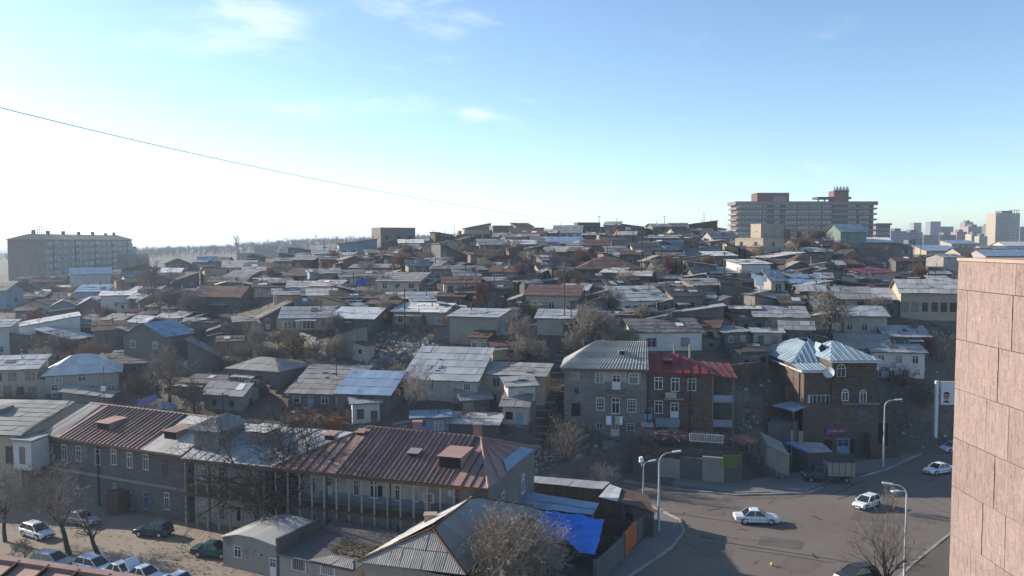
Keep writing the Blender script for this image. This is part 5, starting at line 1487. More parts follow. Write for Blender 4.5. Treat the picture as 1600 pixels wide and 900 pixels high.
for j in range(N_):
 for i in range(N_):
  b = j * (N_ + 1) + i; mb.f.append((b, b + 1, b + N_ + 2, b + N_ + 1)); mb.m.append(0)
mb.build('sheet', M['tarp_blue'], t, origin=t.location, smooth=True)
for p in q:
 mb = MB(); mb.tube((p.x, p.y, 0), (p.x, p.y, p.z - .1), .06, .05, 6); mb.build('pole', M['pole_wood'], t, origin=t.location)
t = thing('yard_wall', (*PZ(985, 860, 0).xy, 0), 'concrete yard wall with an orange metal gate at the street corner', 'wall')
pts = [V2(PZ(1024, 829, 0)), V2(PZ(1003, 848, 0)), V2(PZ(984, 871, 0)), V2(PZ(940, 915, 0))]
pts = [p + Vector((-.6, 0, 0)) for p in pts]
for i, (a, b) in enumerate(zip(pts, pts[1:])):
 d = (b - a).normalized(); s = Vector((-d.y, d.x, 0)) * .12
 mb = MB(); hh = 2.1 if i != 1 else 2.3
 q = [a - s, b - s, b + s, a + s]
 if (q[1] - q[0]).cross(q[2] - q[1]).z < 0: q = q[::-1]
 mb.hexa([p + Vector((0, 0, -.2)) for p in q], [p + Vector((0, 0, hh)) for p in q])
 mb.build('gate' if i == 1 else 'wall_panel', M['orange_sheet'] if i == 1 else M['concrete_dark'], t, origin=t.location)
for p in pts:
 mb = MB(); mb.box(p.x - .16, p.x + .16, p.y - .16, p.y + .16, -.2, 2.4); mb.build('gate_post', M['concrete_dark'], t, origin=t.location)
for (px, py, w) in ((960, 835, 3.4), (940, 862, 3.0)):
 c = PZ(px, py, 0)
 t2 = thing('board_fence', (c.x, c.y, 0), 'rusty sheet fence behind the orange gate' if px == 960 else 'dark plank fence in front of the blue tarpaulin', 'fence')
 n = int(w / .45)
 for i in range(n):
  mb = MB(); x = c.x - w / 2 + i * .45; hh = 1.7 + rnd.uniform(-.15, .15)
  mb.box(x, x + .42, c.y - .03 + rnd.uniform(-.02, .02), c.y + .03, -.1, hh); mb.build('board', M['rust'] if px == 960 else M['boards'], t2, origin=t2.location)
 mb = MB(); mb.box(c.x - w / 2, c.x + w / 2, c.y + .06, c.y + .12, .9, 1.0); mb.build('rail', M['boards'], t2, origin=t2.location)
# ------------------------------------------------------------------ stone house with corrugated and red roofs
base = P(881, 660, 115.6)
Z0 = h(base.x, base.y + 1) - .2
yaw = R(-7)
fs = Vector((math.cos(yaw), math.sin(yaw), 0)); ns = Vector((-fs.y, fs.x, 0))
t = thing('stone_house', (base.x + 10, base.y + 3, Z0), 'three-level stone house with a striped slate roof and a red metal roof', 'house')
a = V2(base)
b = V2(hitw(a, a + fs, 1112, 640)); LL = (b - a).length
sm = (V2(hitw(a, a + fs, 1011, 640)) - a).length
D_ = 9.0
zeL = hitw(a, a + fs, 884, 576).z; zeR = hitw(a, a + fs, 1060, 584).z
ZB = hitw(a, a + fs, 960, 684).z
def sp(s, y, z): return a + fs * s + ns * y + Vector((0, 0, z))
mb = MB(); prism(mb, [sp(0, 0, 0), sp(sm, 0, 0), sp(sm, D_, 0), sp(0, D_, 0)], ZB - 2.5, zeL, cap=False); mb.build('wall', M['stone'], t, origin=t.location)
mb = MB(); prism(mb, [sp(sm, .04, 0), sp(LL, .04, 0), sp(LL, D_ - .5, 0), sp(sm, D_ - .5, 0)], ZB - 2.5, zeR, cap=False); mb.build('wall', M['stone_brown'], t, origin=t.location)
zr = P(980, 534, 119).z
e0, e1, r1, r0 = sp(-.4, -.45, zeL), sp(sm + .1, -.45, zeL), sp(sm + .1, D_ / 2, zr), sp(4.6, D_ / 2, zr)
k0, k1 = sp(-.4, D_ + .4, zeL), sp(sm + .1, D_ + .4, zeL)
roof = solid_roof(t, e0, e1, r1, r0)
mb = MB(); corrugated(mb, e0, e1, r1, r0, .46, .10, 5); c_ = mb.build('slate_sheet', M['slate_pale'], roof, origin=t.location)
mb = MB(); corrugated(mb, k0, e0, r0, r0, .46, .10, 5); mb.build('slate_sheet', M['slate_pale'], roof, origin=t.location)
mb = MB(); corrugated(mb, k1, k0, r0, r1, .42, .07, 5); mb.build('slate_sheet', M['slate_pale'], roof, origin=t.location)
mb = MB(); mb.poly([sp(sm + .05, 0, zeL - .1), sp(sm + .05, D_, zeL - .1), sp(sm + .05, D_ / 2, zr - .1)]); mb.build('gable', M['boards_grey'], t, origin=t.location)
mb = MB(); c = quad_pt(e0, e1, r1, r0, .62, .52); mb.box(c.x - .55, c.x + .55, c.y - .2, c.y + 1.0, c.z, c.z + .65); mb.box(c.x - .3, c.x + .3, c.y - .24, c.y - .2, c.z + .1, c.z + .55, 1); mb.build('roof_vent', [M['slate'], M['hole']], t, origin=t.location)
LV = LL + 3.0
q0, q1 = sp(sm - .1, -.45, zeR + .1), sp(LL + .45, -.45, zeR + .02)
pk = hitw(a + ns * 4.6, a + ns * 4.6 + fs, 1061, 553)
rl = sp(sm - .1, 4.6, pk.z)
roof2 = solid_roof(t, q0, q1, pk, rl, 'red')
panels(t, q0, q1, pk, rl, 8, 'red', parent=roof2, seam=.05)
b0, b1 = sp(sm - .1, D_, zeR + .1), sp(LL + .45, D_, zeR)
solid_roof(t, q1, b1, pk, pk + Vector((.02, 0, 0)), 'red'); solid_roof(t, b1, b0, rl, pk, 'red')
v0, v1, v2, v3 = sp(LL + .2, -.2, zeR - .15), sp(LV + .3, -.2, zeR - .55), sp(LV + .3, D_ - .5, zeR + .25), sp(LL - 1.5, D_ - .5, zeR + .55)
roof3 = solid_roof(t, v0, v1, v2, v3, 'red'); panels(t, v0, v1, v2, v3, 4, 'red', parent=roof3, seam=.05)
dormer(t, 0, 0, 1.1, 1.5, .65, 'red', lambda f, v: quad_pt(q0, q1, pk, rl, .40, .42), fs, ns)
for s, y in ((sm + 4.0, 5.4), (sm + 6.2, 5.4)):
 mb = MB(); p = sp(s, y, 0); mb.tube((p.x, p.y, zeR), (p.x, p.y, pk.z + 1.3), .16, .15, 6); mb.build('chimney_pipe', M['plaster_beige'], t, origin=t.location)
mb = MB(); mb.beam(e0 + Vector((0, .05, -.14)), e1 + Vector((0, .05, -.14)), .16, .2); mb.beam(q0 + Vector((0, .05, -.14)), q1 + Vector((0, .05, -.14)), .16, .2, 1); mb.build('eave_board', [M['frame_brown'], M['red']], t, origin=t.location)
for z in (zeR - 3.9, zeR - 7.3):
 mb = MB(); q = [sp(LL, 0.1, z), sp(LV, 0.1, z), sp(LV, 5, z), sp(LL, 5, z)]; mb.hexa(q, [p + Vector((0, 0, .18)) for p in q]); mb.build('veranda_floor', M['concrete'], t, origin=t.location)
 mb = MB(); p, q2 = sp(LL + .1, .14, z + .62), sp(LV, .14, z + .62); mb.beam(p, q2, .05, .8); mb.build('veranda_rail', M['plaster_blue'], t, origin=t.location)
for s in (LL + .12, LV - .1):
 mb = MB(); p = sp(s, .12, 0); mb.box(p.x - .09, p.x + .09, p.y - .09, p.y + .09, ZB - 1, zeR - .3); mb.build('veranda_post', M['boards_grey'], t, origin=t.location)
mb = MB(); prism(mb, [sp(LL + .1, 4.2, 0), sp(LV, 4.2, 0), sp(LV, 8.2, 0), sp(LL + .1, 8.2, 0)], ZB - 2, zeR - .4, cap=False); mb.build('veranda_wall', M['plaster_dark'], t, origin=t.location)
A_, B_ = a, b
for (px, py, w, hh, kd, fm, gm, nm) in (
 (937, 591, 14, 16, 'two', 'frame_white', 'glass_curtain', 'window'), (963, 597, 13, 24, 'door', 'frame_white', 'glass', 'balcony_door'), (990, 592, 16, 17, 'one', 'frame_white', 'glass_curtain', 'window'),
 (1029, 599, 13, 20, 'two', 'frame_white', 'glass', 'window'), (1055, 601, 13, 22, 'two', 'frame_white', 'glass', 'balcony_door'), (1081, 601, 13, 20, 'two', 'frame_white', 'glass', 'window'),
 (938, 631, 13, 21, 'grid', 'frame_white', 'glass', 'window'), (962, 634, 13, 26, 'two', 'frame_white', 'glass', 'balcony_door'), (987, 634, 14, 21, 'grid', 'frame_white', 'glass', 'window'),
 (1029, 636, 13, 21, 'two', 'frame_white', 'glass', 'window'), (1054, 643, 13, 29, 'door', 'frame_white', 'glass', 'balcony_door'), (1079, 640, 12, 20, 'two', 'frame_brown', 'glass', 'window'),
 (900, 640, 15, 22, 'hole', 'frame_brown', None, 'doorway'), (901, 610, 9, 11, 'one', 'frame_blue', 'glass', 'window'), (900, 586, 11, 15, 'one', 'plaster', 'glass_curtain', 'blocked_window'),
 (937, 664, 11, 10, 'two', 'frame_white', 'glass', 'window'), (961, 671, 13, 21, 'door', 'frame_white', 'glass_curtain', 'door'), (985, 667, 12, 12, 'two', 'frame_white', 'glass', 'window'),
 (1012, 647, 13, 20, 'door', 'frame_blue', 'glass', 'door'), (1051, 670, 15, 10, 'one', 'frame_blue', 'glass_curtain', 'window')):
 win_at(t, A_, B_, px, py, w, hh, kd, fm, gm, name=nm)
mb = MB()
for (x0, x1, y0, y1) in ((929, 980, 580, 596), (984, 1001, 580, 600)):
 p0, p1 = hitw(A_, B_, x0, y0), hitw(A_, B_, x1, y0); z1 = hitw(A_, B_, x0, y1).z
 o_ = -ns * .02; mb.poly([p0 * 1 + o_ + Vector((0, 0, z1 - p0.z)), p1 + o_ + Vector((0, 0, z1 - p1.z)), p1 + o_, p0 + o_])
mb.build('plaster_field', M['plaster_beige'], t, origin=t.location)
def balcony(px0, px1, py0, py1, cloth=False):
 p0, p1 = hitw(A_, B_, px0, py1), hitw(A_, B_, px1, py1); z1 = hitw(A_, B_, px0, py0).z; z0 = p0.z; p1.z = z0; o_ = -ns * .95
 mb = MB(); q = [p0 + o_, p1 + o_, p1, p0]; mb.hexa([p + Vector((0, 0, -.16)) for p in q], q); bl = mb.build('balcony', M['concrete'], t, origin=t.location)
 mb = MB(); up = Vector((0, 0, z1 - z0)); mb.beam(p0 + o_ + up, p1 + o_ + up, .06, .06); mb.beam(p0 + up, p0 + o_ + up, .06, .06); mb.beam(p1 + up, p1 + o_ + up, .06, .06)
 for i in range(13):
  c = p0.lerp(p1, i / 12) + o_; mb.beam(c, c + up, .03, .03)
 mb.build('balcony_rail', M['iron'] if not cloth else M['frame_white'], bl, origin=t.location)
 return p0 + o_, p1 + o_, z0, z1
balcony(948, 977, 608, 615); balcony(1038, 1068, 611, 621)
mb = MB(); p0, p1 = hitw(A_, B_, 1039, 611), hitw(A_, B_, 1056, 611); z0 = hitw(A_, B_, 1039, 620).z; o_ = -ns * 1.0
mb.poly([p0 + o_ + Vector((0, 0, z0 - p0.z)), p1 + o_ + Vector((0, 0, z0 - p1.z)), p1 + o_, p0 + o_]); mb.build('balcony_panel', M['plaster_beige'], t, origin=t.location)
b0_, b1_, bz0, bz1 = balcony(947, 975, 648, 657, True)
p0, p1 = hitw(A_, B_, 1024, 652), hitw(A_, B_, 1061, 652); mb = MB(); z1 = p0.z; z0 = hitw(A_, B_, 1024, 664).z; o_ = -ns * 1.1
p1.z = z1
q = [p0 + o_, p1 + o_, p1, p0]; mb.hexa([p + Vector((0, 0, z0 - z1)) for p in q], q); mb.build('balcony', M['plaster_blue'], t, origin=t.location)
p0, p1 = hitw(A_, B_, 1001, 659), hitw(A_, B_, 1021, 659); p1.z = p0.z; mb = MB(); q = [p0 - ns * 1.6 + Vector((0, 0, -.3)), p1 - ns * 1.6 + Vector((0, 0, -.3)), p1, p0]
mb.hexa([p + Vector((0, 0, -.08)) for p in q], q); q = [V2(p) for p in (p0 - ns * 1.4, p1 - ns * 1.4, p1, p0)]; prism(mb, q, ZB - 1.5, p0.z - .45, 1, cap=False); mb.build('lean_to', [M['slate_pale'], M['stone_grey']], t, origin=t.location)
mb = MB()
for s in (LL * .855, sm + .05): mb.tube(sp(s, -.12, ZB + 1), sp(s, -.12, zeR - .2), .08, .08, 6)
mb.build('downpipe', M['iron'], t, origin=t.location)
for i, (f0, f1, m) in enumerate(((.0, .3, 'cloth_white'), (.33, .45, 'cloth_blue'), (.5, .72, 'cloth_yellow'), (.75, .9, 'cloth_white'))):
 mb = MB(); x0, x1 = b0_.lerp(b1_, f0) - ns * .06, b0_.lerp(b1_, f1) - ns * .06; zt = bz1 + .04; zb_ = bz0 - .35 + rnd.uniform(-.15, .15); n = 6
 for k in range(n):
  c0, c1 = x0.lerp(x1, k / n) - ns * .04 * (k % 2), x0.lerp(x1, (k + 1) / n) - ns * .04 * ((k + 1) % 2)
  mb.poly([(c0.x, c0.y, zb_), (c1.x, c1.y, zb_), (c1.x, c1.y, zt), (c0.x, c0.y, zt)])
 tag(mb.build('hanging_cloth', M[m]), ('white sheet hung over the left end of the lower balcony rail', 'small blue cloth hung on the lower balcony rail', 'yellowish cloth hung on the lower balcony rail', 'white towel at the right end of the lower balcony rail')[i], 'laundry', 'washing on the balcony rail')
# ------------------------------------------------------------------ dark stone tower house with the light blue roof
t = thing('tower_house', (47, 129, 0), 'tall brown stone house with arched windows and a light blue metal roof', 'house')
K = V2(PZ(1254, 710, 0)); KX = K.x; KY = K.y
xr_ = P(1367, 600, KY).x; yb_ = KY + 17.0; xl_ = P(1188, 552, yb_).x
zE1 = P(1253, 579, KY).z; zE2 = P(1335, 563, KY).z
a, b, c, d = Vector((KX, KY, 0)), Vector((xr_, KY, 0)), Vector((xr_ + .3, yb_, 0)), Vector((xl_, yb_, 0))
xm = P(1299, 570, KY).x
mb = MB(); prism(mb, [a, b, c, d], -.3, zE1 - .05, cap=False); mb.build('wall', M['stone_brown'], t, origin=t.location)
mb = MB(); prism(mb, [Vector((xm, KY - .35, 0)), Vector((xr_ + .06, KY - .35, 0)), Vector((xr_ + .2, KY + 10, 0)), Vector((xm, KY + 10, 0))], P(1320, 632, KY).z, zE2 - .02, cap=False); mb.build('bay', M['stone_brown'], t, origin=t.location)
mb = MB(); prism(mb, [Vector((KX - .25, KY - .5, 0)), Vector((xr_ + .4, KY - .5, 0)), Vector((xr_ + .4, KY + 1, 0)), Vector((KX - .25, KY + 1, 0))], -.3, P(1300, 630, KY).z); pl = mb.build('plinth', M['stone_brown'], t, origin=t.location)
o_ = .55
zt1 = P(1265, 534, KY + 8).z
e0, e1, e2, e3 = Vector((KX - o_, KY - o_, zE1)), Vector((xr_ + .3, KY - o_, zE1)), Vector((xr_ + .7, yb_ + o_, zE1 + .2)), Vector((xl_ - o_, yb_ + o_, zE1 + .2))
zm = zE1 + .55
mb = MB(); prism(mb, [Vector((KX + .02, KY + 3.4, 0)), Vector((xm + 2, KY + 3.4, 0)), c, d], zE1 - .06, zm, cap=False); mb.build('upper_wall', M['stone_brown'], t, origin=t.location)
g0, g1, g2, g3 = Vector((KX - o_ - .1, KY + 3.6, zm)), Vector((xm + 2.5, KY + 3.6, zm)), Vector((xm + 2.5, yb_ + o_, zm)), Vector((xl_ - o_, yb_ + o_, zm))
m0, m1, m2 = Vector((KX + 3.0, KY + 8.2, zt1)), Vector((xm - .6, KY + 8.2, zt1)), Vector((KX + 3.2, yb_ - 4, zt1))
for q, n in (((e0, Vector((xm + .2, KY - o_, zE1)), Vector((xm + .2, KY + 3.9, zm)), Vector((KX - o_, KY + 3.9, zm))), 8), ((g0, g1, m1, m0), 9), ((g3, g0, m0, m2), 13), ((g1, g2, m2 + Vector((2, 0, 0)), m1), 8), ((g2, g3, m2, m2 + Vector((2, 0, 0))), 6), ((Vector((xm, KY + 2, zE1)), Vector((xr_ + .5, KY + 10, zE1)), Vector((xr_ + .5, yb_ + o_, zE1)), Vector((xm, yb_ + o_, zE1))), 1)):
 r_ = solid_roof(t, *q, 'galv_teal'); panels(t, *q, n, 'galv_teal', parent=r_, seam=.05)
f0, f1, f2, f3 = Vector((xm - .5, KY - .95, zE2)), Vector((xr_ + .7, KY - .95, zE2)), Vector((xr_ + .8, KY + 10.5, zE2)), Vector((xm - .5, KY + 10.5, zE2))
pk = P(1300, 533, KY + 6)
for q, n in (((f0, f1, pk + Vector((.3, 0, 0)), pk), 8), ((f1, f2, pk + Vector((.3, .3, 0)), pk + Vector((.3, 0, 0))), 9), ((f3, f0, pk, pk + Vector((0, .3, 0))), 8), ((f2, f3, pk + Vector((0, .3, 0)), pk + Vector((.3, .3, 0))), 6)):
 r_ = solid_roof(t, *q, 'galv_teal'); panels(t, *q, n, 'galv_teal', parent=r_, seam=.05)
mb = MB(); q = [e0, e1, Vector((xr_ + .3, KY - o_, zE1 - .25)), Vector((KX - o_, KY - o_, zE1 - .25))]; mb.beam(e0 + Vector((0, 0, -.12)), Vector((xm, KY - o_, zE1 - .12)), .12, .2); mb.beam(e3 + Vector((0, 0, -.12)), e0 + Vector((0, 0, -.12)), .12, .2); mb.beam(f0 + Vector((0, 0, -.12)), f1 + Vector((0, 0, -.12)), .12, .2)
mb.build('eave_board', M['galv_new'], t, origin=t.location)
mb = MB(); c_ = P(1284, 544, KY + 4.5); mb.poly([c_ + Vector(v) for v in ((-.55, -.1, 0), (0, -.1, -.75), (.55, -.1, 0), (0, -.1, .75))]); mb.hexa([c_ + Vector((-.3, 0, -.6)), c_ + Vector((.3, 0, -.6)), c_ + Vector((.3, 2.5, -.6)), c_ + Vector((-.3, 2.5, -.6))], [c_ + Vector((-.05, -.02, .7)), c_ + Vector((.05, -.02, .7)), c_ + Vector((.05, 2.5, .7)), c_ + Vector((-.05, 2.5, .7))], 1); mb.build('roof_vent', [M['hole'], M['galv_teal']], t, origin=t.location)
def arched(px, py, w, hh, p, q, out=.0):
 c = hitw(p, q, px, py) - t.location; k = KY / F; w *= k; hh *= k
 mb = MB(); n = 10; r = w / 2; zs = hh / 2 - r
 arc = [(-r, -hh / 2), (-r, zs)] + [(-r * math.cos(math.pi * i / n), zs + r * math.sin(math.pi * i / n)) for i in range(1, n)] + [(r, zs), (r, -hh / 2)]
 y = -.10 - out
 for (x0, z0), (x1, z1) in zip(arc, arc[1:]): mb.beam((c.x + x0, c.y + y, c.z + z0), (c.x + x1, c.y + y, c.z + z1), .13, .13, up=(0, 1, 0))
 mb.beam((c.x, c.y + y, c.z - hh / 2), (c.x, c.y + y, c.z + hh / 2 - .05), .1, .1, up=(0, 1, 0)); mb.beam((c.x - r, c.y + y, c.z + zs), (c.x + r, c.y + y, c.z + zs), .1, .1, up=(0, 1, 0)); mb.beam((c.x - r, c.y + y, c.z - hh / 2), (c.x + r, c.y + y, c.z - hh / 2), .12, .12, up=(0, 1, 0))
 wo = mb.build('arched_window', M['frame_white'], t)
 mb = MB(); mb.poly([(c.x + x, c.y + y + .03, c.z + z) for x, z in reversed(arc)])
 mb.build('pane', M['glass'], wo)
fa_, fb_ = Vector((KX, KY - .35, 0)), Vector((xr_, KY - .35, 0))
arched(1314, 579, 13, 20, fa_, fb_); arched(1320, 617, 10, 18, fa_, fb_); arched(1348, 619, 10, 20, fa_, fb_)
win_at(t, a, b, 1283, 624, 42, 14, 'wide', 'frame_white'); win_at(t, Vector((KX, KY - .5, 0)), Vector((xr_, KY - .5, 0)), 1348, 650, 9, 14, 'two', 'frame_blue')
lw0, lw1 = d, a
WL = Wall(lw0, lw1)
for px, py, w, hh, fm in ((1198, 568, 1.1, 1.8, 'frame_white'), (1230, 614, 1.2, 2.2, 'orange_sheet'), (1197, 602, .9, 1.6, 'frame_brown')):
 c_ = hitw(lw0, lw1, px, py); put_win(t, c_ - t.location, WL.rz, w, hh, 'two', fm, far=False)
mb = MB()
for px in (1215, 1250): c_ = hitw(lw0, lw1, px, 600); mb.tube((c_.x - .1, c_.y, 3), (c_.x - .1, c_.y, zE1), .08, .08, 6)
mb.build('downpipe', M['iron'], t, origin=t.location)
mb = MB(); q = [Vector((xm - .1, KY - 1.3, 0)), Vector((xr_ - 3, KY - 1.3, 0)), Vector((xr_ - 3, KY - .3, 0)), Vector((xm - .1, KY - .3, 0))]; z = P(1320, 590, KY - 1).z; prism(mb, q, z - .2, z); mb.build('balcony', M['stone_brown'], t, origin=t.location)
z = P(1348, 630, KY - 1).z; mb = MB(); q = [Vector((xm + 1.3, KY - 1.2, 0)), Vector((xr_ + .3, KY - 1.2, 0)), Vector((xr_ + .3, KY - .3, 0)), Vector((xm + 1.3, KY - .3, 0))]; prism(mb, q, z - .2, z); mb.build('balcony', M['concrete'], t, origin=t.location)
cd = P(1295, 582, KY - .9); t2 = thing('satellite_dish', cd + Vector((0, .5, -.2)), 'round white satellite dish on the brown stone tower house', 'satellite dish')
mb = MB(); n = 16; aim = Vector((-.55, -.8, .25)).normalized(); ux = aim.cross(Vector((0, 0, 1))).normalized(); uy = ux.cross(aim)
rings = []
for r_, dp in ((0.02, -.16), (.35, -.13), (.62, -.06), (.8, 0)):
 k = len(mb.v); rings.append(k)
 for i in range(n): mb.v.append(tuple(cd + (ux * math.cos(2 * math.pi * i / n) + uy * math.sin(2 * math.pi * i / n)) * r_ + aim * dp))
for k0, k1 in zip(rings, rings[1:]):
 for i in range(n): j = (i + 1) % n; mb.f.append((k0 + i, k0 + j, k1 + j, k1 + i)); mb.m.append(0)
mb.build('dish', M['frame_white'], t2, origin=t2.location, smooth=True)
mb = MB(); mb.tube(cd - aim * .15, cd + Vector((0, .55, -.25)), .04, .04, 6); mb.tube(cd - uy * .7, cd + aim * .55, .02, .02, 5); mb.build('arm', M['iron'], t2, origin=t2.location)
SA, SB = Vector((KX, KY - .55, 0)), Vector((xr_, KY - .55, 0))
t2 = thing('shop_sign', hitw(SA, SB, 1305, 680), 'purple and red shop sign over the dark shop door of the tower house', 'sign')
c_ = hitw(SA, SB, 1305, 673); k = KY / F
mb = MB(); mb.box(c_.x - 15 * k, c_.x + 15 * k, c_.y - .16, c_.y - .02, c_.z - 5.5 * k, c_.z + 5.5 * k); mat('sign_purple', (.16, .05, .13), rough=.5, spots=[((.35, .08, .14), .35, 1.1), ((.10, .06, .25), .3, 1.6)], bump=0, fine=.05); mb.build('sign_board', M['sign_purple'], t2, origin=t2.location)
mb = MB(); x = c_.x - 11 * k
for i in range(9):                                     # letter strokes too small to read in the photograph
 wl_ = rnd.uniform(.16, .26); z0 = c_.z - 1.6 * k; hh = rnd.uniform(2.4, 3.8) * k
 mb.box(x, x + .06, c_.y - .175, c_.y - .162, z0, z0 + hh)
 if i % 3 != 1: mb.box(x + .065, x + wl_, c_.y - .175, c_.y - .162, z0 + hh * rnd.choice([0, .45, .82]), z0 + hh * rnd.choice([.5, .6]) + .06 if i % 2 else z0 + hh)
 x += wl_ + .07
mb.build('lettering', M['cloth_pink'], t2, origin=t2.location)
for px, w, hh, kd, fm, nm in ((1294, 14, 24, 'hole', 'frame_brown', 'shop_doorway'), (1317, 20, 24, 'door', 'frame_blue', 'shop_door'), (1331, 8, 26, 'hole', 'frame_brown', 'doorway')):
 win_at(t, SA, SB, px, 697, w, hh, kd, fm, name=nm, out=.06)
for i in range(12):                                    # outside stair at the right corner
 mb = MB(); x = xr_ - 1.5 + i * .28; mb.box(x, x + .32 if i < 11 else x + 1.2, KY - 2.4, KY - .55, -.1, 3.4 - i * .27); mb.build('stair_step', M['stone_brown'], t, origin=t.location)
mb = MB(); c_ = hitw(SA, SB, 1375, 660); t3 = thing('stone_annex', (xr_ + 2.5, KY + 3, 0), 'dark stone annex with an arched opening right of the tower house', 'annex')
prism(mb, [Vector((xr_ + .45, KY + 1.5, 0)), Vector((xr_ + 4, KY + 1.5, 0)), Vector((xr_ + 4, KY + 7, 0)), Vector((xr_ + .45, KY + 7, 0))], -.3, 6.2); mb.build('wall', M['stone_brown'], t3, origin=t3.location)
put_win(t3, Vector((xr_ + 2.0, KY + 1.5, 2.6)) - t3.location, 0, 1.6, 3.8, 'hole', 'stone_brown', far=False, name='arched_opening')
t = thing('canopy_hut', (*PZ(1232, 700, 0).xy, 0), 'dark stone hut with a light blue tilted canopy beside the tower house', 'hut')
q = [P(1240, 643, 117), P(1263, 634, 118.5), P(1236, 627, 123), P(1206, 634, 121)]
r_ = solid_roof(t, *q, 'galv_blue'); panels(t, *q, 4, 'galv_blue', parent=r_, seam=0)
ins = [V2(p) for p in (q[0], q[1], q[2], q[3])]
mb = MB(); prism(mb, [V2(P(1200, 660, 117.5)), V2(P(1240, 660, 117.2)), V2(P(1252, 660, 120.5)), V2(P(1206, 660, 122))], -.3, P(1220, 660, 118).z, cap=True); mb.build('wall', M['stone_grey'], t, origin=t.location)
for p in q:
 mb = MB(); mb.box(p.x - .07, p.x + .07, p.y - .07, p.y + .07, 0, p.z - .06); mb.build('post', M['boards'], t, origin=t.location)
t = roofed_shed('grey garage with a pale roof edged in blue sheet beside the box truck', [(1262, 709, 2.9), (1301, 707, 2.7), (1284, 692, 3.2), (1228, 691, 3.3)], 'galv', 'concrete_dark', name='garage', sw=1.6, sl=2.6, post=False)
mb = MB(); p0, p1 = PZ(1226, 692, 3.3), PZ(1262, 708, 3.0); mb.beam(p0 + Vector((0, 0, .1)), p1 + Vector((0, 0, .1)), .5, .06); mb.build('blue_edge_sheet', M['blue_sheet'], t, origin=t.location)
for (px, w_, z1) in ((1237, .2, 4.4), (1251, .6, 4.3)):
 mb = MB(); p = PZ(px, 715, 1.5); mb.box(p.x - w_ / 2, p.x + w_ / 2, p.y, p.y + .3, 0, z1 + .8); mb.build('pier', M['concrete'], t, origin=t.location)
t = thing('retaining_wall', (*PZ(1075, 752, 0).xy, 0), 'long stained concrete retaining wall above the street kerb', 'wall')
a, b = V2(PZ(988, 742, 0)), V2(PZ(1158, 757, 0))
f_ = (b - a).normalized(); n_ = Vector((-f_.y, f_.x, 0)); LL = (b - a).length
def wp_(s, y, z): return a + f_ * s + n_ * y + Vector((0, 0, z))
hts = [(0, 2.3), (3.2, 2.5), (6.2, 2.9), (9.0, 3.2), (11.8, 3.3), (LL, 3.5)]
for i, ((s0, z0), (s1, _)) in enumerate(zip(hts, hts[1:])):
 mb = MB(); q = [wp_(s0 + .02, .0 - .03 * (i % 2), 0), wp_(s1 - .02, .0 - .03 * (i % 2), 0), wp_(s1 - .02, .5, 0), wp_(s0 + .02, .5, 0)]; prism(mb, q, -.3, z0); mb.build('wall_section', M['concrete'] if i in (1, 3) else M['concrete_dark'], t, origin=t.location)
ut = thing('terrace_wall', (*wp_(LL / 2, 3, 0).xy, 0), 'dark upper terrace wall below the pergola', 'wall')
zt = P(1075, 697, 109).z
for i in range(6):
 s0, s1 = LL * i / 6, LL * (i + 1) / 6
 mb = MB(); q = [wp_(s0, 1.4 + .05 * (i % 2), 0), wp_(s1 - .03, 1.4 + .05 * (i % 2), 0), wp_(s1 - .03, 1.9, 0), wp_(s0, 1.9, 0)]; prism(mb, q, -.3, zt + rnd.uniform(-.15, .1)); mb.build('wall_section', M['stone_brown'] if i < 3 else M['concrete_dark'], ut, origin=ut.location)
mb = MB(); q = [wp_(0, .45, 0), wp_(LL, .45, 0), wp_(LL, 1.5, 0), wp_(0, 1.5, 0)]; prism(mb, q, 1.5, 2.25); mb.build('ledge', M['dirt'], ut, origin=ut.location)
for px, py in ((1013, 715), (1048, 718)):
 c_ = hitw(wp_(0, 1.3, 0), wp_(LL, 1.3, 0), px, py); mb = MB(); mb.box(c_.x - .35, c_.x + .35, c_.y - .12, c_.y, c_.z - .28, c_.z + .28)
 for q in (-.2, 0, .2): mb.box(c_.x - .3, c_.x + .3, c_.y - .13, c_.y - .121, c_.z + q * .9 - .05, c_.z + q * .9 + .03, 1)
 tag(mb.build('wall_plaque', [M['concrete'], M['iron']]), 'small grey notice plate on the terrace wall, the left one' if px == 1013 else 'small grey notice plate on the terrace wall, right of the curved lamp', 'plate')
c_ = hitw(wp_(0, -.1, 0), wp_(LL, -.1, 0), 1144, 721); mb = MB()
mb.box(c_.x - 1.2, c_.x + 1.2, c_.y - .1, c_.y - .02, c_.z - .85, c_.z + .85); tag(mb.build('green_sheet', M['green_sheet']), 'faded green sheet hung on the end of the retaining wall', 'sheet')
t = thing('pergola', (*wp_(LL / 2 + 2, 4, 0).xy, zt - .2), 'rusty pergola frame tangled with bare reddish vines above the street', 'pergola')
zt2 = zt + 1.55
for i in range(7):
 s = .5 + i * (LL + 1.2) / 6
 for y in (1.7, 3.6):
  mb = MB(); p = wp_(s, y, 0); mb.tube((p.x, p.y, zt - 1.5), (p.x, p.y, zt2), .05, .05, 5); mb.build('post', M['rust_iron'], t, origin=t.location)
 mb = MB(); mb.beam(wp_(s, 1.4, zt2), wp_(s, 3.9, zt2), .06, .06); mb.build('cross_bar', M['boards_grey'], t, origin=t.location)
for y in (1.7, 2.6, 3.6):
 mb = MB(); mb.beam(wp_(.2, y, zt2 + .06), wp_(LL + 2, y, zt2 + .06), .06, .06); mb.build('long_bar', M['boards_grey'], t, origin=t.location)
mb = MB()
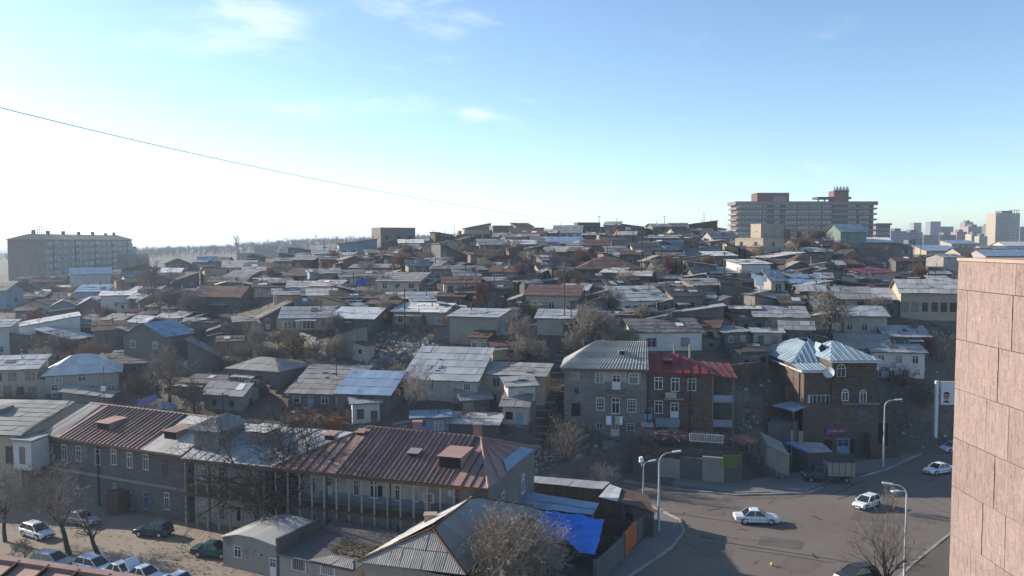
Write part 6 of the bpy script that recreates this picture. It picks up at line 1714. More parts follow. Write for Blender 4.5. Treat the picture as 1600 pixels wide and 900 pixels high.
for i in range(1300):
 s, y = rnd.uniform(0, LL + 1.5), rnd.uniform(1.3, 3.8)
 if .5 * math.sin(s * .9) + .35 * math.sin(s * 2.3 + 1) < rnd.uniform(-.9, .5): continue
 p = wp_(s, y, zt2 + rnd.uniform(-.5, .45)); d = Vector((rnd.uniform(-1, 1), rnd.uniform(-1, 1), rnd.uniform(-.5, .5))) * .7
 mb.tube(p, p + d, .03, .016, 3, cap=False)
struct(mb.build('vines', M['twig_vine'], t, origin=t.location, uv=False), 'stuff')
t = thing('barred_panel', wp_(LL *   .66, 1.2, zt + .7), 'white barred metal bed frame leaning under the vines', 'metal frame')
p0, p1 = hitw(wp_(0, 1.2, 0), wp_(LL, 1.2, 0), 1078, 682), hitw(wp_(0, 1.2, 0), wp_(LL, 1.2, 0), 1130, 682); z0 = p0.z - .55; z1 = p0.z + .45
mb = MB(); mb.beam((p0.x, p0.y, z0), (p1.x, p1.y, z0), .07, .08); mb.beam((p0.x, p0.y, z1), (p1.x, p1.y, z1), .07, .08); mb.beam((p0.x, p0.y, z0), (p0.x, p0.y, z1), .07, .07); mb.beam((p1.x, p1.y, z0), (p1.x, p1.y, z1), .07, .07); mb.build('frame', M['frame_white'], t, origin=t.location)
for i in range(1, 20):
 c_ = p0.lerp(p1, i / 20); mb = MB(); mb.box(c_.x - .035, c_.x + .035, c_.y - .02, c_.y + .02, z0 + .05, z1 - .05); mb.build('bar', M['frame_white'], t, origin=t.location)
t = thing('street_stair', (*PZ(1195, 745, 0).xy, 0), 'concrete stair with a sloping side wall and handrail climbing from the street', 'stair')
s0, s1 = PZ(1222, 752, 0), P(1170, 708, 111)
for i in range(18):
 k0 = i / 18; p = V2(s0).lerp(V2(s1), k0); z = s1.z * (i + 1) / 18; q = V2(s0).lerp(V2(s1), (i + 1) / 18); d = (q - p).normalized(); w_ = Vector((-d.y, d.x, 0)) * 1.5
 if w_.y < 0: w_ = -w_
 mb = MB(); pts = [p, q, q + w_, p + w_]
 if (pts[1] - pts[0]).cross(pts[2] - pts[1]).z < 0: pts = pts[::-1]
 prism(mb, pts, -.2, z); mb.build('step', M['concrete_dark'], t, origin=t.location)
mb = MB(); up = Vector((0, 0, 1.0)); A_, B_ = V2(s0), V2(s1) + Vector((0, 0, s1.z))
for k in (.55, 1.0): mb.beam(A_ + Vector((0, -.05, k + .2)), B_ + Vector((0, -.05, k)), .05, .05)
for i in range(7): p = A_.lerp(B_, i / 6); mb.beam(p, p + Vector((0, 0, 1.1)), .04, .04)
mb.build('handrail', M['steel_pole'], t, origin=t.location)
t = thing('side_wall', (*PZ(1215, 745, 0).xy, 0), 'plastered side wall with a sloping top behind the street stair', 'wall')
a_, b_ = V2(PZ(1198, 742, 0)), V2(PZ(1233, 748, 0)); mb = MB(); zz0, zz1 = P(1195, 695, a_.y).z, P(1232, 712, b_.y).z
up_ = Vector((.1, 1, 0)) * 5
q = [a_, b_, b_ + up_, a_ + up_]; mb.hexa([p + Vector((0, 0, -.2)) for p in q], [q[0] + Vector((0, 0, zz0)), q[1] + Vector((0, 0, zz1)), q[2] + Vector((0, 0, zz1 + .6)), q[3] + Vector((0, 0, zz0 + .6))]); mb.build('wall', M['concrete'], t, origin=t.location)
mb = MB(); mb.beam(a_ + Vector((0, 0, zz0 + .1)), b_ + Vector((0, 0, zz1 + .1)), .5, .14); mb.build('coping', M['concrete'], t, origin=t.location)
# ------------------------------------------------------------------ long flight of steps up the hill
pth = [ground(*p) for p in ((832, 700), (840, 676), (851, 645), (861, 615), (871, 585), (879, 562), (886, 545))]
pth = [p for p in pth if p]
t = thing('hill_steps', pth[0], 'long flight of worn concrete steps climbing the hill beside the stone house', 'steps')
for i in range(60):
 k = i / 60 * (len(pth) - 1); j = int(k); p = pth[j].lerp(pth[j + 1], k - j); k2 = (i + 1) / 60 * (len(pth) - 1); j2 = min(int(k2), len(pth) - 2); q = pth[j2].lerp(pth[j2 + 1], k2 - j2)
 mb = MB(); w_ = 1.2
 pts = [(p.x - w_, p.y, 0), (p.x + w_, p.y, 0), (q.x + w_, q.y + .02, 0), (q.x - w_, q.y + .02, 0)]
 prism(mb, pts, p.z - 1.2, p.z + .28 + rnd.uniform(-.02, .02)); mb.build('step', M['concrete_dark'] if i % 4 else M['concrete'], t, origin=t.location)
t = thing('stair_wall', pth[0] + Vector((2, 0, 0)), 'rough low stone wall along the right of the hill steps', 'wall')
for i in range(20):
 k = i / 20 * (len(pth) - 1); j = int(k); p = pth[j].lerp(pth[j + 1], k - j); k2 = (i + 1) / 20 * (len(pth) - 1); j2 = min(int(k2), len(pth) - 2); q = pth[j2].lerp(pth[j2 + 1], k2 - j2)
 mb = MB(); pts = [(p.x + 1.5, p.y, 0), (p.x + 1.9, p.y, 0), (q.x + 1.9, q.y - .03, 0), (q.x + 1.5, q.y - .03, 0)]; prism(mb, pts, p.z - 1, p.z + 1.0 + rnd.uniform(-.2, .3)); mb.build('wall_section', M['stone_brown'], t, origin=t.location)
# ------------------------------------------------------------------ pink tufa tower at the right, close to the camera
TX = P(1497, 404, 20).x; TZ = P(1497, 404, 20).z; TY1 = 20.0; TY0 = 12.0
t = thing('tufa_tower', (TX + 3, 16, 0), 'sunlit pink stone-clad tower wall close by on the right', 'building')
mb = MB(); mb.box(TX + .06, TX + 7, TY0, TY1 - .02, -.3, TZ - .05); mb.build('core', M['joint_dark'], t, origin=t.location)
mb = MB(); mb.box(TX - .02, TX + 7, TY0, TY1 + .02, TZ - .05, TZ + .02); mb.build('coping', M['concrete_cap'], t, origin=t.location)
zrow = [TZ - .05, TZ - .74] + [TZ - .74 - 1.2 * i for i in range(1, 10)]
for r_ in range(len(zrow) - 1):
 z1, z0 = zrow[r_], zrow[r_ + 1]
 y = TY1 - (.45 if r_ % 2 else .92) * (1 if r_ else 2.5)
 edges = [TY1]
 while y > TY0: edges.append(y); y -= rnd.choice([.86, .92, .98]) * (1.0 if r_ else 2.0)
 for y1, y0 in zip(edges, edges[1:]):
  g_ = .007
  px_ = rnd.uniform(0, .022)
  mb = MB(); mb.box(TX + .012 + px_, TX + .07 + px_, y0 + g_, y1 - g_, z0 + g_, z1 - g_); pn = mb.build('stone_panel', M['tufa_tile'], t, origin=t.location)
  mb = MB(); nc = max(2, round((y1 - y0) / .115))
  cw = (y1 - y0 - 2 * g_) / nc
  for c in range(nc):
   zz = z0 + g_; first = True
   while zz < z1 - g_ - .02:
    hh = rnd.choice([.16, .2, .24, .28]); zt_ = min(z1 - g_, zz + hh)
    if z1 - g_ - zt_ < .06: zt_ = z1 - g_
    b_ = rnd.uniform(0, .006); yy = y0 + g_ + c * cw
    mb.hexa([(TX + px_ - b_, yy + .001, zz + .001), (TX + px_ + .012, yy + .001, zz + .001), (TX + px_ + .012, yy + cw - .001, zz + .001), (TX + px_ - b_, yy + cw - .001, zz + .001)],
      [(TX + px_ - b_, yy + .001, zt_ - .001), (TX + px_ + .012, yy + .001, zt_ - .001), (TX + px_ + .012, yy + cw - .001, zt_ - .001), (TX + px_ - b_, yy + cw - .001, zt_ - .001)], 0)
    zz = zt_
  struct(mb.build('facing_tiles', M['tufa_tile'], pn, origin=t.location), 'stuff')
# ------------------------------------------------------------------ near roof at the bottom left
t = thing('near_roof_building', (-20, 27, 0), 'building just below with a rust-red metal roof at the bottom left corner', 'building')
r0, r1 = PZ(-180, 851, 20.0), PZ(330, 927, 20.0)
f_ = (V2(r1) - V2(r0)).normalized(); n_ = Vector((-f_.y, f_.x, 0))
s0, s1 = r0 - n_ * 7 + Vector((0, 0, -2.4)), r1 - n_ * 7 + Vector((0, 0, -2.4)); u0, u1 = r0 + n_ * 3.0 + Vector((0, 0, -1.6)), r1 + n_ * 3.0 + Vector((0, 0, -1.6))
roof = solid_roof(t, s0, s1, r1, r0, 'rust_red'); panels(t, s0, s1, r1, r0, 11, 'rust_red', parent=roof, seam=.05)
solid_roof(t, u1, u0, r0, r1, 'rust_red')
mb = MB(); mb.beam(r0 + Vector((0, 0, .1)), r1 + Vector((0, 0, .1)), .34, .14); mb.build('ridge_cap', M['rust_red'], t, origin=t.location)
mb = MB(); prism(mb, [V2(s0), V2(s1), V2(u1) - n_ * .6, V2(u0) - n_ * .6], -.3, 17.5, cap=False); mb.build('wall', M['plaster'], t, origin=t.location)
# ------------------------------------------------------------------ apartment block at the left
a, b = Vector((-207.5, 370, 0)), Vector((-224.5, 492, 0))
f_ = (b - a).normalized(); n_ = Vector((-f_.y, f_.x, 0)); LL = (b - a).length; ZB, ZT = 9.0, 31.2
t = thing('apartment_block', (*((a + b) / 2 + n_ * 8).xy, ZB), 'long six-storey apartment block with a blank end wall at the far left', 'apartment block')
def bp(s, y, z): return a + f_ * s + n_ * y + Vector((0, 0, z))
mb = MB(); prism(mb, [bp(0, 0, 0), bp(LL, 0, 0), bp(LL, 15.5, 0), bp(0, 15.5, 0)], ZB - 3, ZT, cap=True); mb.build('wall', M['concrete'], t, origin=t.location)
mat('end_wall_tufa', (.215, .17, .155), tex=('brick', 1.2, .6, .02, (.19, .155, .14), (.16, .13, .12)), spots=[((.17, .14, .13), .3, .1)])
mb = MB(); q = [bp(-.06, 15.4, 0), bp(-.06, .0, 0)]; seg_wall(mb, q[0], q[1], ZB - 2, ZT + .3); mb.build('end_wall', M['end_wall_tufa'], t, origin=t.location)
mb = MB(); q = [bp(-1, -1, ZT), bp(LL + 1, -1, ZT), bp(LL + 1, 7.8, ZT + 2.6), bp(3, 7.8, ZT + 2.6)]; r_ = solid_roof(t, *q, 'slate_dark'); solid_roof(t, bp(LL + 1, 16.5, ZT), bp(-1, 16.5, ZT), q[3], q[2], 'slate_dark'); solid_roof(t, bp(-1, 16.5, ZT), bp(-1, -1, ZT), q[3], q[3] + Vector((.02, 0, 0)), 'slate_dark')
W_ = Wall(a, b)
nb_ = 14
for fl_ in range(6):
 zc = ZB + 2.2 + fl_ * 3.35 + 1.2
 for i in range(nb_):
  s = LL * (i + .5) / nb_
  if i % 3 == 1:
   mb = MB(); q = [bp(s - 3, -1.2, zc - 1.5), bp(s + 3, -1.2, zc - 1.5), bp(s + 3, .0, zc - 1.5), bp(s - 3, .0, zc - 1.5)]; mb.hexa(q, [p + Vector((0, 0, 1.15)) for p in q]); mb.build('balcony', M['plaster_blue'], t, origin=t.location)
   put_win(t, Vector(W_.m(s, zc + .35, .02)) - t.location, W_.rz, 5.2, 1.7, 'wide', 'frame_white', 'glass_curtain')
  else:
   put_win(t, Vector(W_.m(s - 1.6, zc, .02)) - t.location, W_.rz, 2.3, 1.7, 'two', 'frame_white'); put_win(t, Vector(W_.m(s + 1.8, zc, .02)) - t.location, W_.rz, 2.3, 1.7, 'two', 'frame_white', 'glass_curtain')
for i in range(1, nb_, 3):
 mb = MB(); mb.beam(bp(LL * i / nb_, -.15, ZB), bp(LL * i / nb_, -.15, ZT - .1), .5, .3); mb.build('pilaster', M['concrete_dark'], t, origin=t.location)
for s in (6, 22, 40, 60, 80, 100, 114):
 mb = MB(); p = bp(s, 7, 0); mb.box(p.x - .6, p.x + .6, p.y - .6, p.y + .6, ZT + 1, ZT + 3.6 + rnd.random()); mb.build('chimney', M['concrete_dark'], t, origin=t.location)
 mb = MB(); p = bp(s + 4, 7, 0); mb.tube((p.x, p.y, ZT + 2), (p.x, p.y, ZT + rnd.uniform(4, 7.5)), .08, .06, 5); mb.build('aerial', M['iron'], t, origin=t.location)
t2 = thing('lattice_frame', bp(14, 8, ZT + 2.4), 'pale lattice sign frame on the apartment block roof', 'frame')
mb = MB()
for i in range(7): p = bp(8 + i * 2.4, 8, 0); mb.beam((p.x, p.y, ZT + 2), (p.x, p.y, ZT + 6.2), .22, .22)
for z in (3.4, 4.8, 6.1): mb.beam(bp(8, 8, ZT + z), bp(22.4, 8, ZT + z), .2, .2)
mb.build('lattice', M['frame_white'], t2, origin=t2.location)
t = thing('block_annex', bp(LL + 5, 6, ZB), 'lower grey wing at the far end of the apartment block', 'building')
mb = MB(); prism(mb, [bp(LL + .2, 1, 0), bp(LL + 12, 1, 0), bp(LL + 12, 12, 0), bp(LL + .2, 12, 0)], ZB - 2, ZT - 4); mb.build('wall', M['concrete'], t, origin=t.location)
for fl_ in range(5): put_win(t, bp(LL + 6, 1, ZB + 3 + fl_ * 3.3) - t.location, W_.rz, 6, 1.6, 'wide', 'frame_white')
# ------------------------------------------------------------------ the hotel on the right skyline
HY = 520.0
def hp(px, py, dy=0): return P(px, py, HY + dy)
x0, x1 = hp(1150, 330).x, hp(1368, 330).x; zt, zb = hp(1250, 316).z, 24.0
t = thing('hotel', ((x0 + x1) / 2, HY + 8, zb), 'broad brown multi-storey hotel with banded balconies and a roof crown', 'hotel')
mat('hotel_band', (.19, .17, .16), spots=[((.155, .14, .13), .3, .05)], bump=0); mat('hotel_brown', (.12, .072, .06), spots=[((.10, .065, .055), .3, .05)], bump=0)
mb = MB(); mb.box(x0 + 1.2, x1 - 1.2, HY, HY + 17, zb - 4, zt - .4); mb.build('body', M['hotel_brown'], t, origin=t.location)
nf = 9; fh = (zt - zb) / nf
for i in range(nf + 1):
 z = zt - i * fh
 mb = MB(); e = .3 if i else .8
 mb.box(x0 - e, x1 + e, HY - 1.6, HY + 18, z - (1.1 if i else 1.7), z + (0 if i else .5)); mb.build('balcony_band', M['hotel_band'], t, origin=t.location)
groups = [(1154, 1170), (1172, 1189), (1192, 1197), (1210, 1217), (1228, 1244), (1247, 1263), (1266, 1282), (1286, 1299), (1325, 1337), (1343, 1357)]
for i in range(1, nf):
 z = zt - i * fh
 for (g0, g1) in groups:
  cx = (hp(g0, 330).x + hp(g1, 330).x) / 2; w = hp(g1, 330).x - hp(g0, 330).x
  o = put_win(t, Vector((cx, HY - .15, z + fh * .32)) - t.location, 0, w, 1.5, 'wide', 'frame_white', 'glass_curtain' if rnd.random() < .4 else 'glass')
mb = MB(); mb.box(hp(1300, 330).x, hp(1324, 330).x, HY - 1.2, HY - .1, zb, zt - 2); mb.build('stair_shaft', M['hotel_brown'], t, origin=t.location)
pb = hp(1184, 301); pe = hp(1234, 301)
mb = MB(); mb.box(pb.x, pe.x, HY + 1, HY + 14, zt + .5, pb.z); mb.box(hp(1208, 310).x, hp(1229, 310).x, HY - .6, HY + 1, zt + .5, hp(1208, 307).z, 1); mb.build('penthouse', [M['hotel_brown'], M['rust_red']], t, origin=t.location)
mat('hotel_red', (.17, .08, .06), bump=0); mb = MB(); mb.box(hp(1303, 310).x, hp(1326, 310).x, HY, HY + 9, zt + .5, hp(1303, 298).z); mb.build('roof_tower', M['hotel_red'], t, origin=t.location)
mb = MB(); mb.box(hp(1278, 310).x, hp(1302.6, 310).x, HY, HY + 10, hp(1280, 311).z, hp(1280, 307.5).z); mb.box(hp(1326.4, 310).x, hp(1330, 310).x, HY, HY + 10, hp(1280, 311).z, hp(1280, 307.5).z)
for px in (1280, 1290): mb.box(hp(px, 310).x, hp(px + 1.5, 310).x, HY + 2, HY + 3, zt + .5, hp(1280, 311).z)
mb.build('roof_canopy', M['hotel_brown'], t, origin=t.location)
t2 = thing('rooftop_sign', hp(1314, 298), 'crown of blue and white sign letters on the hotel roof tower', 'sign')
mb = MB()
for i in range(9):
 p = hp(1304 + i * 2.6, 298, -.5); top = hp(1304 + i * 2.6 + (1.2 if i % 2 else -1.2), 291.2, -.5); mb.beam(p, top, .55, .5, i % 2)
 if i % 2: mb.beam(hp(1304 + i * 2.6, 295, -.6), hp(1306.5 + i * 2.6, 292, -.6), .5, .4, 0)
mb.beam(hp(1302.5, 297.6, -.2), hp(1327, 297.6, -.2), .6, 1.0, 2); mb.beam(hp(1303, 294.3, .3), hp(1326.5, 294.3, .3), .4, .4, 2)
mb.build('letters', [M['frame_white'], M['galv_blue'], M['iron']], t2, origin=t2.location)
t = thing('hotel_wing', (hp(1380, 370).x, HY + 30, zb), 'low pale wing at the right end of the hotel', 'building')
q0, q1 = hp(1369, 352, 20), hp(1391, 352, 20)
mb = MB(); mb.box(q0.x, q1.x, HY + 20, HY + 34, zb - 6, q0.z); mb.build('wall', M['hotel_band'], t, origin=t.location)
mb = MB(); mb.box(q0.x - .5, q1.x + .6, HY + 19, HY + 35, q0.z, q0.z + 1.3); mb.build('roof', M['hotel_band'], t, origin=t.location)
for i in range(4): put_win(t, Vector(((q0.x + q1.x) / 2, HY + 20, q0.z - 2.4 - i * 3)) - t.location, 0, (q1.x - q0.x) * .85, 1.4, 'wide', 'frame_white')
# ------------------------------------------------------------------ far city
FARB = [(1556, 1594, 333, 388, 900, 'tan', 'tan tower block with balconies, tallest of the far city', 12, 6, 18),
  (1428, 1440, 348, 372, 1250, 'grey', 'slim far tower directly right of the hotel wing', 8, 3, 14),
  (1454, 1470, 346, 372, 1150, 'grey', 'wide pale far tower, tallest left of the dark block', 9, 3, 14),
  (1470, 1490, 354, 372, 1180, 'dark', 'dark square far block between two grey towers', 7, 4, 16),
  (1508, 1521, 347, 370, 1250, 'grey', 'grey far tower behind the pinkish blocks', 9, 3, 14),
  (1513, 1534, 354, 386, 1050, 'pink', 'pinkish far block left of the tan tower', 9, 4, 16),
  (1541, 1556, 353, 386, 1100, 'dark', 'purple-grey far block touching the tan tower', 9, 3, 16),
  (1594, 1612, 354, 386, 1000, 'grey', 'far block half hidden at the right of the tan tower', 9, 3, 16),
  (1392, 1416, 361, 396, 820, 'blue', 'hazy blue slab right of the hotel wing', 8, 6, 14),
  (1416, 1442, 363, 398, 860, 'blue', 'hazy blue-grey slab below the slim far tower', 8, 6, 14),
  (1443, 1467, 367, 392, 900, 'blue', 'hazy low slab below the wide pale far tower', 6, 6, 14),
  (1468, 1494, 367, 390, 930, 'dark', 'low dark far slab with light bands under the dark square block', 6, 6, 14),
  (1495, 1511, 362, 386, 1000, 'pink', 'brownish far block with light balconies left of the pinkish block', 7, 4, 14),
  (1518, 1530, 366, 386, 880, 'tan', 'small cream far block with dark window rows', 6, 3, 12),
  (1530, 1543, 369, 388, 870, 'tan', 'small beige far block right of the cream one', 5, 3, 12),
  (1413, 1442, 381, 402, 560, 'pink', 'pink-roofed low building in the haze beside two poles', 3, 5, 12)]
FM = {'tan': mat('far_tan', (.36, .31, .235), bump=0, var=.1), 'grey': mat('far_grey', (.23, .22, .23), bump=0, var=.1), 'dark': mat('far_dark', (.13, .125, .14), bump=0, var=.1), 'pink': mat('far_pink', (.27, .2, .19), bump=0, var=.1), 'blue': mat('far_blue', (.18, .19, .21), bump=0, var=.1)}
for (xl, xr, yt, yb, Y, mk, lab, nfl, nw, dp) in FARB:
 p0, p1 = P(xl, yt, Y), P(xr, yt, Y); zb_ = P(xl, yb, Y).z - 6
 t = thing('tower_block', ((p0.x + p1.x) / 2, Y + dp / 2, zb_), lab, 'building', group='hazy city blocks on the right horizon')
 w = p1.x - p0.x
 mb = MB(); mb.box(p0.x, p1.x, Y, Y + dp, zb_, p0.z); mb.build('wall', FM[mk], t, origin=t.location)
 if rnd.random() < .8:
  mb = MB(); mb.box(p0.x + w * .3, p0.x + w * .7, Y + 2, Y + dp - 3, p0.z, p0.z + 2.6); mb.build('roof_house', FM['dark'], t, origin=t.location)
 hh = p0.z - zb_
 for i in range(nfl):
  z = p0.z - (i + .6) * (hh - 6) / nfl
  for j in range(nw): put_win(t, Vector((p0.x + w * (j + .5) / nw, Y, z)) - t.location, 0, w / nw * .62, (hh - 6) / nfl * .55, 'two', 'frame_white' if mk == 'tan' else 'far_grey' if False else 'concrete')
 if mk == 'tan' and Y == 900:
  for i in range(nfl):
   z = p0.z - (i + 1) * (hh - 6) / nfl; mb = MB(); mb.box(p0.x - .6, p0.x + w * .55, Y - 1.5, Y - .1, z, z + 1.0); mb.build('balcony', FM['tan'], t, origin=t.location)
  mb = MB()
  for i in range(5): mb.box(p0.x + w * (.6 + .09 * i), p0.x + w * (.6 + .09 * i) + .5, Y + 1, Y + 1.5, p0.z, p0.z + 3)
  mb.box(p0.x + w * .58, p1.x, Y + 1, Y + 2, p0.z + 3, p0.z + 3.5); mb.build('roof_frame', FM['grey'], t, origin=t.location)
for (xl, xr, yt, ye, yb, Y, roof, rm, wm, lab, k) in (
 (1447, 1503, 384, 392, 416, 330, 'sf', 'galv_blue', 'plaster_beige', 'cream building with a blue arched roof left of the pink tower', dict(win=4, storeys=2)),
 (1450, 1500, 397, 402, 428, 270, 'gx', 'galv', 'plaster', 'pale two-storey house with a grey-blue roof above the yellow car', dict(win=3, storeys=2, yaw=22)),
 (1500, 1560, 388, 396, 412, 300, 'gx', 'rust', 'plaster_beige', 'house with an orange tiled roof on the far right', dict(win=3)),
 (1540, 1620, 392, 400, 415, 290, 'gx', 'galv_blue', 'plaster', 'house with a wide blue-grey roof just above the pink tower', dict(win=4)),
 (1486, 1530, 376, 381, 392, 430, 'sf', 'galv_blue', 'plaster', 'long low hall with a pale blue roof in the right distance', dict(win=4)),
 (1570, 1625, 378, 384, 396, 420, 'gx', 'white_roof', 'plaster_white', 'white house at the right picture edge beneath the tan tower', dict(win=3)),
 (1400, 1444, 402, 408, 424, 240, 'gx', 'rust', 'plaster_dark', 'dark house with a brown roof beside the twin poles', dict(win=2)),
 (1535, 1575, 384, 389, 400, 410, 'gx', 'slate', 'plaster_beige', 'beige house with a slate roof below the pinkish far block', dict(win=3))):
 house(xl, xr, yt, ye, yb, roof, rm, wm, lab, Y=Y, group='houses in the right distance', **k)
# ================================================================== trees and shrubs (bare winter ones)
def rot_to(d, ang, az):
 u = Vector((0, 0, 1)) if abs(d.z) < .9 else Vector((1, 0, 0))
 x = d.cross(u).normalized(); y = d.cross(x)
 return (d * math.cos(ang) + (x * math.cos(az) + y * math.sin(az)) * math.sin(ang)).normalized()
class TreeGen:
 def __init__(s, seed, levels, nch, spread=(.5, .9), ratio=.62, wig=.16, up=.04, rr=.58, droop=0.0, twig=.012, seg=(4, 4, 3, 2, 2)):
  s.r = random.Random(seed); s.L, s.nch, s.sp, s.ra, s.w, s.up, s.rr, s.dr, s.tw, s.seg = levels, nch, spread, ratio, wig, up, rr, droop, twig, seg
  s.t, s.c = MB(), MB()
 def grow(s, p, d, ln, rad, lev):
  r = s.r
  n = s.seg[min(lev, len(s.seg) - 1)]
  mb = s.t if lev < 2 else s.c
  sides = (7, 5, 4, 3, 3, 3)[min(lev, 5)]
  pts = []
  for i in range(n):
   d = (d + Vector((r.uniform(-1, 1), r.uniform(-1, 1), r.uniform(-1, 1))) * s.w + Vector((0, 0, s.up - s.dr * lev))).normalized()
   q = p + d * (ln / n)
   r1 = max(s.tw * .7, rad * (1 - .5 * (i + 1) / n)); r0 = max(s.tw, rad * (1 - .5 * i / n))
   mb.tube(p, q, r0, r1, sides, cap=False)
   p = q; pts.append((p, d, r1))
  if lev >= s.L: return
  k = s.nch[min(lev, len(s.nch) - 1)]
  az = r.uniform(0, 6.28)
  for j in range(k):
   f = (j + 1) / k if lev else .45 + .55 * (j + 1) / k
   idx = min(n - 1, int(f * n - 1e-6))
   q, dd, rr_ = pts[idx]
   if idx > 0 and r.random() < .5: q = q.lerp(pts[idx - 1][0], r.random() * .8)
   az += 2.4 + r.uniform(-.5, .5)
   s.grow(q, rot_to(dd, r.uniform(*s.sp), az), ln * s.ra * r.uniform(.75, 1.2), rr_ * s.rr + .002, lev + 1)
 def done(s, loc, label, cat='tree', name='bare_tree', bark='bark', twig='twig', group=None, leaves=None, rz=0, sc=1.0):
  t = thing(name, loc, label, cat, rz, group)
  t.scale = (sc, sc, sc)
  a = s.t.build('trunk', M[bark], t, uv=False, smooth=True)
  b = s.c.build('crown', M[twig], t, uv=False)
  if leaves:
   mat_, n, size = leaves
   mb = MB(); vs = s.c.v
   for i in range(n):
    p = Vector(vs[s.r.randrange(len(vs))]) + Vector([s.r.uniform(-.12, .12) for _ in range(3)])
    u = Vector([s.r.uniform(-1, 1) for _ in range(3)]).normalized() * size * s.r.uniform(.6, 1.3); w = u.cross(Vector([s.r.uniform(-1, 1) for _ in range(3)])).normalized() * size * .6
    mb.poly([p - u, p + w, p + u, p - w])
   struct(mb.build('leaves', M[mat_], t, uv=False), 'stuff')
  return t
def gz(px, py):
 g = ground(px, py)
 return g if g else P(px, py, 200)
def yard_tree(px, py, hpx, seed, label, lean=(0, 0, 1), levels=5, nch=(5, 5, 5, 4, 4), spread=(.45, .95), name='bare_tree', rad=.24, trunk_f=.34, **k):
 k.setdefault('twig_', .017)
 b = PZ(px, py, 0); H_ = hpx * b.y / F
 dk = {q: k.pop(q) for q in list(k) if q in ('bark', 'twig', 'leaves', 'cat', 'group')}
 tw = k.pop('twig_'); g = TreeGen(seed, levels, nch, spread, twig=tw, rr=.64, **k)
 g.grow(Vector((0, 0, -.1)), Vector(lean).normalized(), H_ * trunk_f, rad, 0)
 return g.done(b, label, name=name, **dk)
yard_tree(108, 866, 165, 3, 'tall bare tree with a fine brown crown in front of the long stone house', lean=(-.14, 0, 1), rad=.28, trunk_f=.44, wig=.17, ratio=.62, twig='twig_mid', nch=(6, 5, 5, 4, 4))
yard_tree(156, 872, 100, 8, 'crooked short tree with a cut-back trunk right of the tall yard tree', lean=(-.35, 0, 1), rad=.26, trunk_f=.5, levels=4, nch=(4, 4, 4, 4), twig='twig_mid')
yard_tree(8, 846, 150, 14, 'bare tree cut by the left picture edge beside the yard', rad=.22, trunk_f=.42, twig='twig_mid', nch=(6, 5, 5, 4, 4))
yard_tree(40, 880, 70, 21, 'low spreading thicket above the near red roof', rad=.08, trunk_f=.3, levels=4, nch=(7, 5, 5, 4), spread=(.6, 1.1), cat='shrub', name='shrub', twig='twig_mid')
b = PZ(446, 836, 0)
g = TreeGen(31, 5, (5, 5, 5, 4, 3), (.55, 1.0), ratio=.66, wig=.22, up=.05, twig=.022, rr=.68)
g.grow(Vector((0, 0, -.1)), Vector((.08, 0, 1)), 4.6, .46, 0)
g.grow(Vector((0, 0, 1.6)), Vector((-.9, -.1, .42)), 6.6, .32, 1)
g.grow(Vector((0, 0, 2.6)), Vector((-.75, .1, .62)), 6.0, .30, 1)
g.grow(Vector((0, 0, 3.2)), Vector((.45, .1, .9)), 5.2, .27, 1)
g.grow(Vector((0, 0, 4.2)), Vector((.05, 0, 1)), 5.0, .27, 1)
g.done(b, 'large dark bare tree spreading low limbs over the garage and yard', twig='bark')
b = Vector((.0, 66.0, 0))
g = TreeGen(44, 5, (7, 6, 5, 4, 3), (.35, .85), ratio=.62, wig=.2, up=.03, twig=.014)
for i in range(5):
 a_ = i * 1.3; g.grow(Vector((.2 * math.cos(a_), .2 * math.sin(a_), -.1)), Vector((.32 * math.cos(a_) - .1, .32 * math.sin(a_), 1)).normalized(), 4.3, .15, 0)
g.done(b, 'big round pale twiggy tree in front of the blue tarpaulin', bark='bark_pale', twig='twig_pale')
b = PZ(1384, 912, 0)
g = TreeGen(52, 4, (5, 6, 5, 4), (.4, .85), ratio=.66, wig=.13, up=.02, twig=.011)
for v, l_ in (((-.35, 0, 1), 3.0), ((-.05, .1, 1), 3.6), ((.3, -.1, 1), 3.0), ((.55, .1, .8), 2.4), ((-.75, .1, .75), 2.8)):
 g.grow(Vector((0, 0, .2)), Vector(v).normalized(), l_, .11, 1)
g.t.tube((0, 0, -.1), (0, 0, .5), .22, .16, 7)
g.done(b, 'bare multi-stemmed tree over the dark car at the bottom right', twig='twig')
def proto(seed, kind):
 if kind == 'round':
  g = TreeGen(seed, 4, (6, 6, 6, 5), (.4, .95), ratio=.64, wig=.2, up=.02, twig=.02)
  g.grow(Vector((0, 0, -.2)), Vector((0, 0, 1)), 1.9, .16, 0); g.grow(Vector((.2, 0, -.1)), Vector((.4, .2, 1)).normalized(), 1.7, .11, 0); g.grow(Vector((-.2, 0, -.1)), Vector((-.4, -.1, 1)).normalized(), 1.7, .11, 0)
 elif kind == 'tree':
  g = TreeGen(seed, 4, (6, 6, 6, 5), (.45, .95), ratio=.66, wig=.2, up=.03, twig=.02)
  g.grow(Vector((0, 0, -.2)), Vector((0, 0, 1)), 2.6, .2, 0)
 elif kind == 'shrub':
  g = TreeGen(seed, 4, (5, 5, 4, 4), (.35, .8), ratio=.62, wig=.16, up=.02, twig=.013)
  for i in range(7):
   a_ = i * .9; g.grow(Vector((.15 * math.cos(a_), .15 * math.sin(a_), -.1)), Vector((.55 * math.cos(a_), .55 * math.sin(a_), 1)).normalized(), 1.5, .035, 1)
 elif kind == 'poplar':
  g = TreeGen(seed, 3, (16, 4, 4), (.25, .42), ratio=.3, wig=.06, up=.12, twig=.02, seg=(8, 3, 2, 2))
  g.grow(Vector((0, 0, -.2)), Vector((0, 0, 1)), 5.0, .13, 0)
 zs = [v[2] for v in g.c.v]; xs = [v[0] for v in g.c.v]
 return g, max(zs), (max(xs) - min(xs))
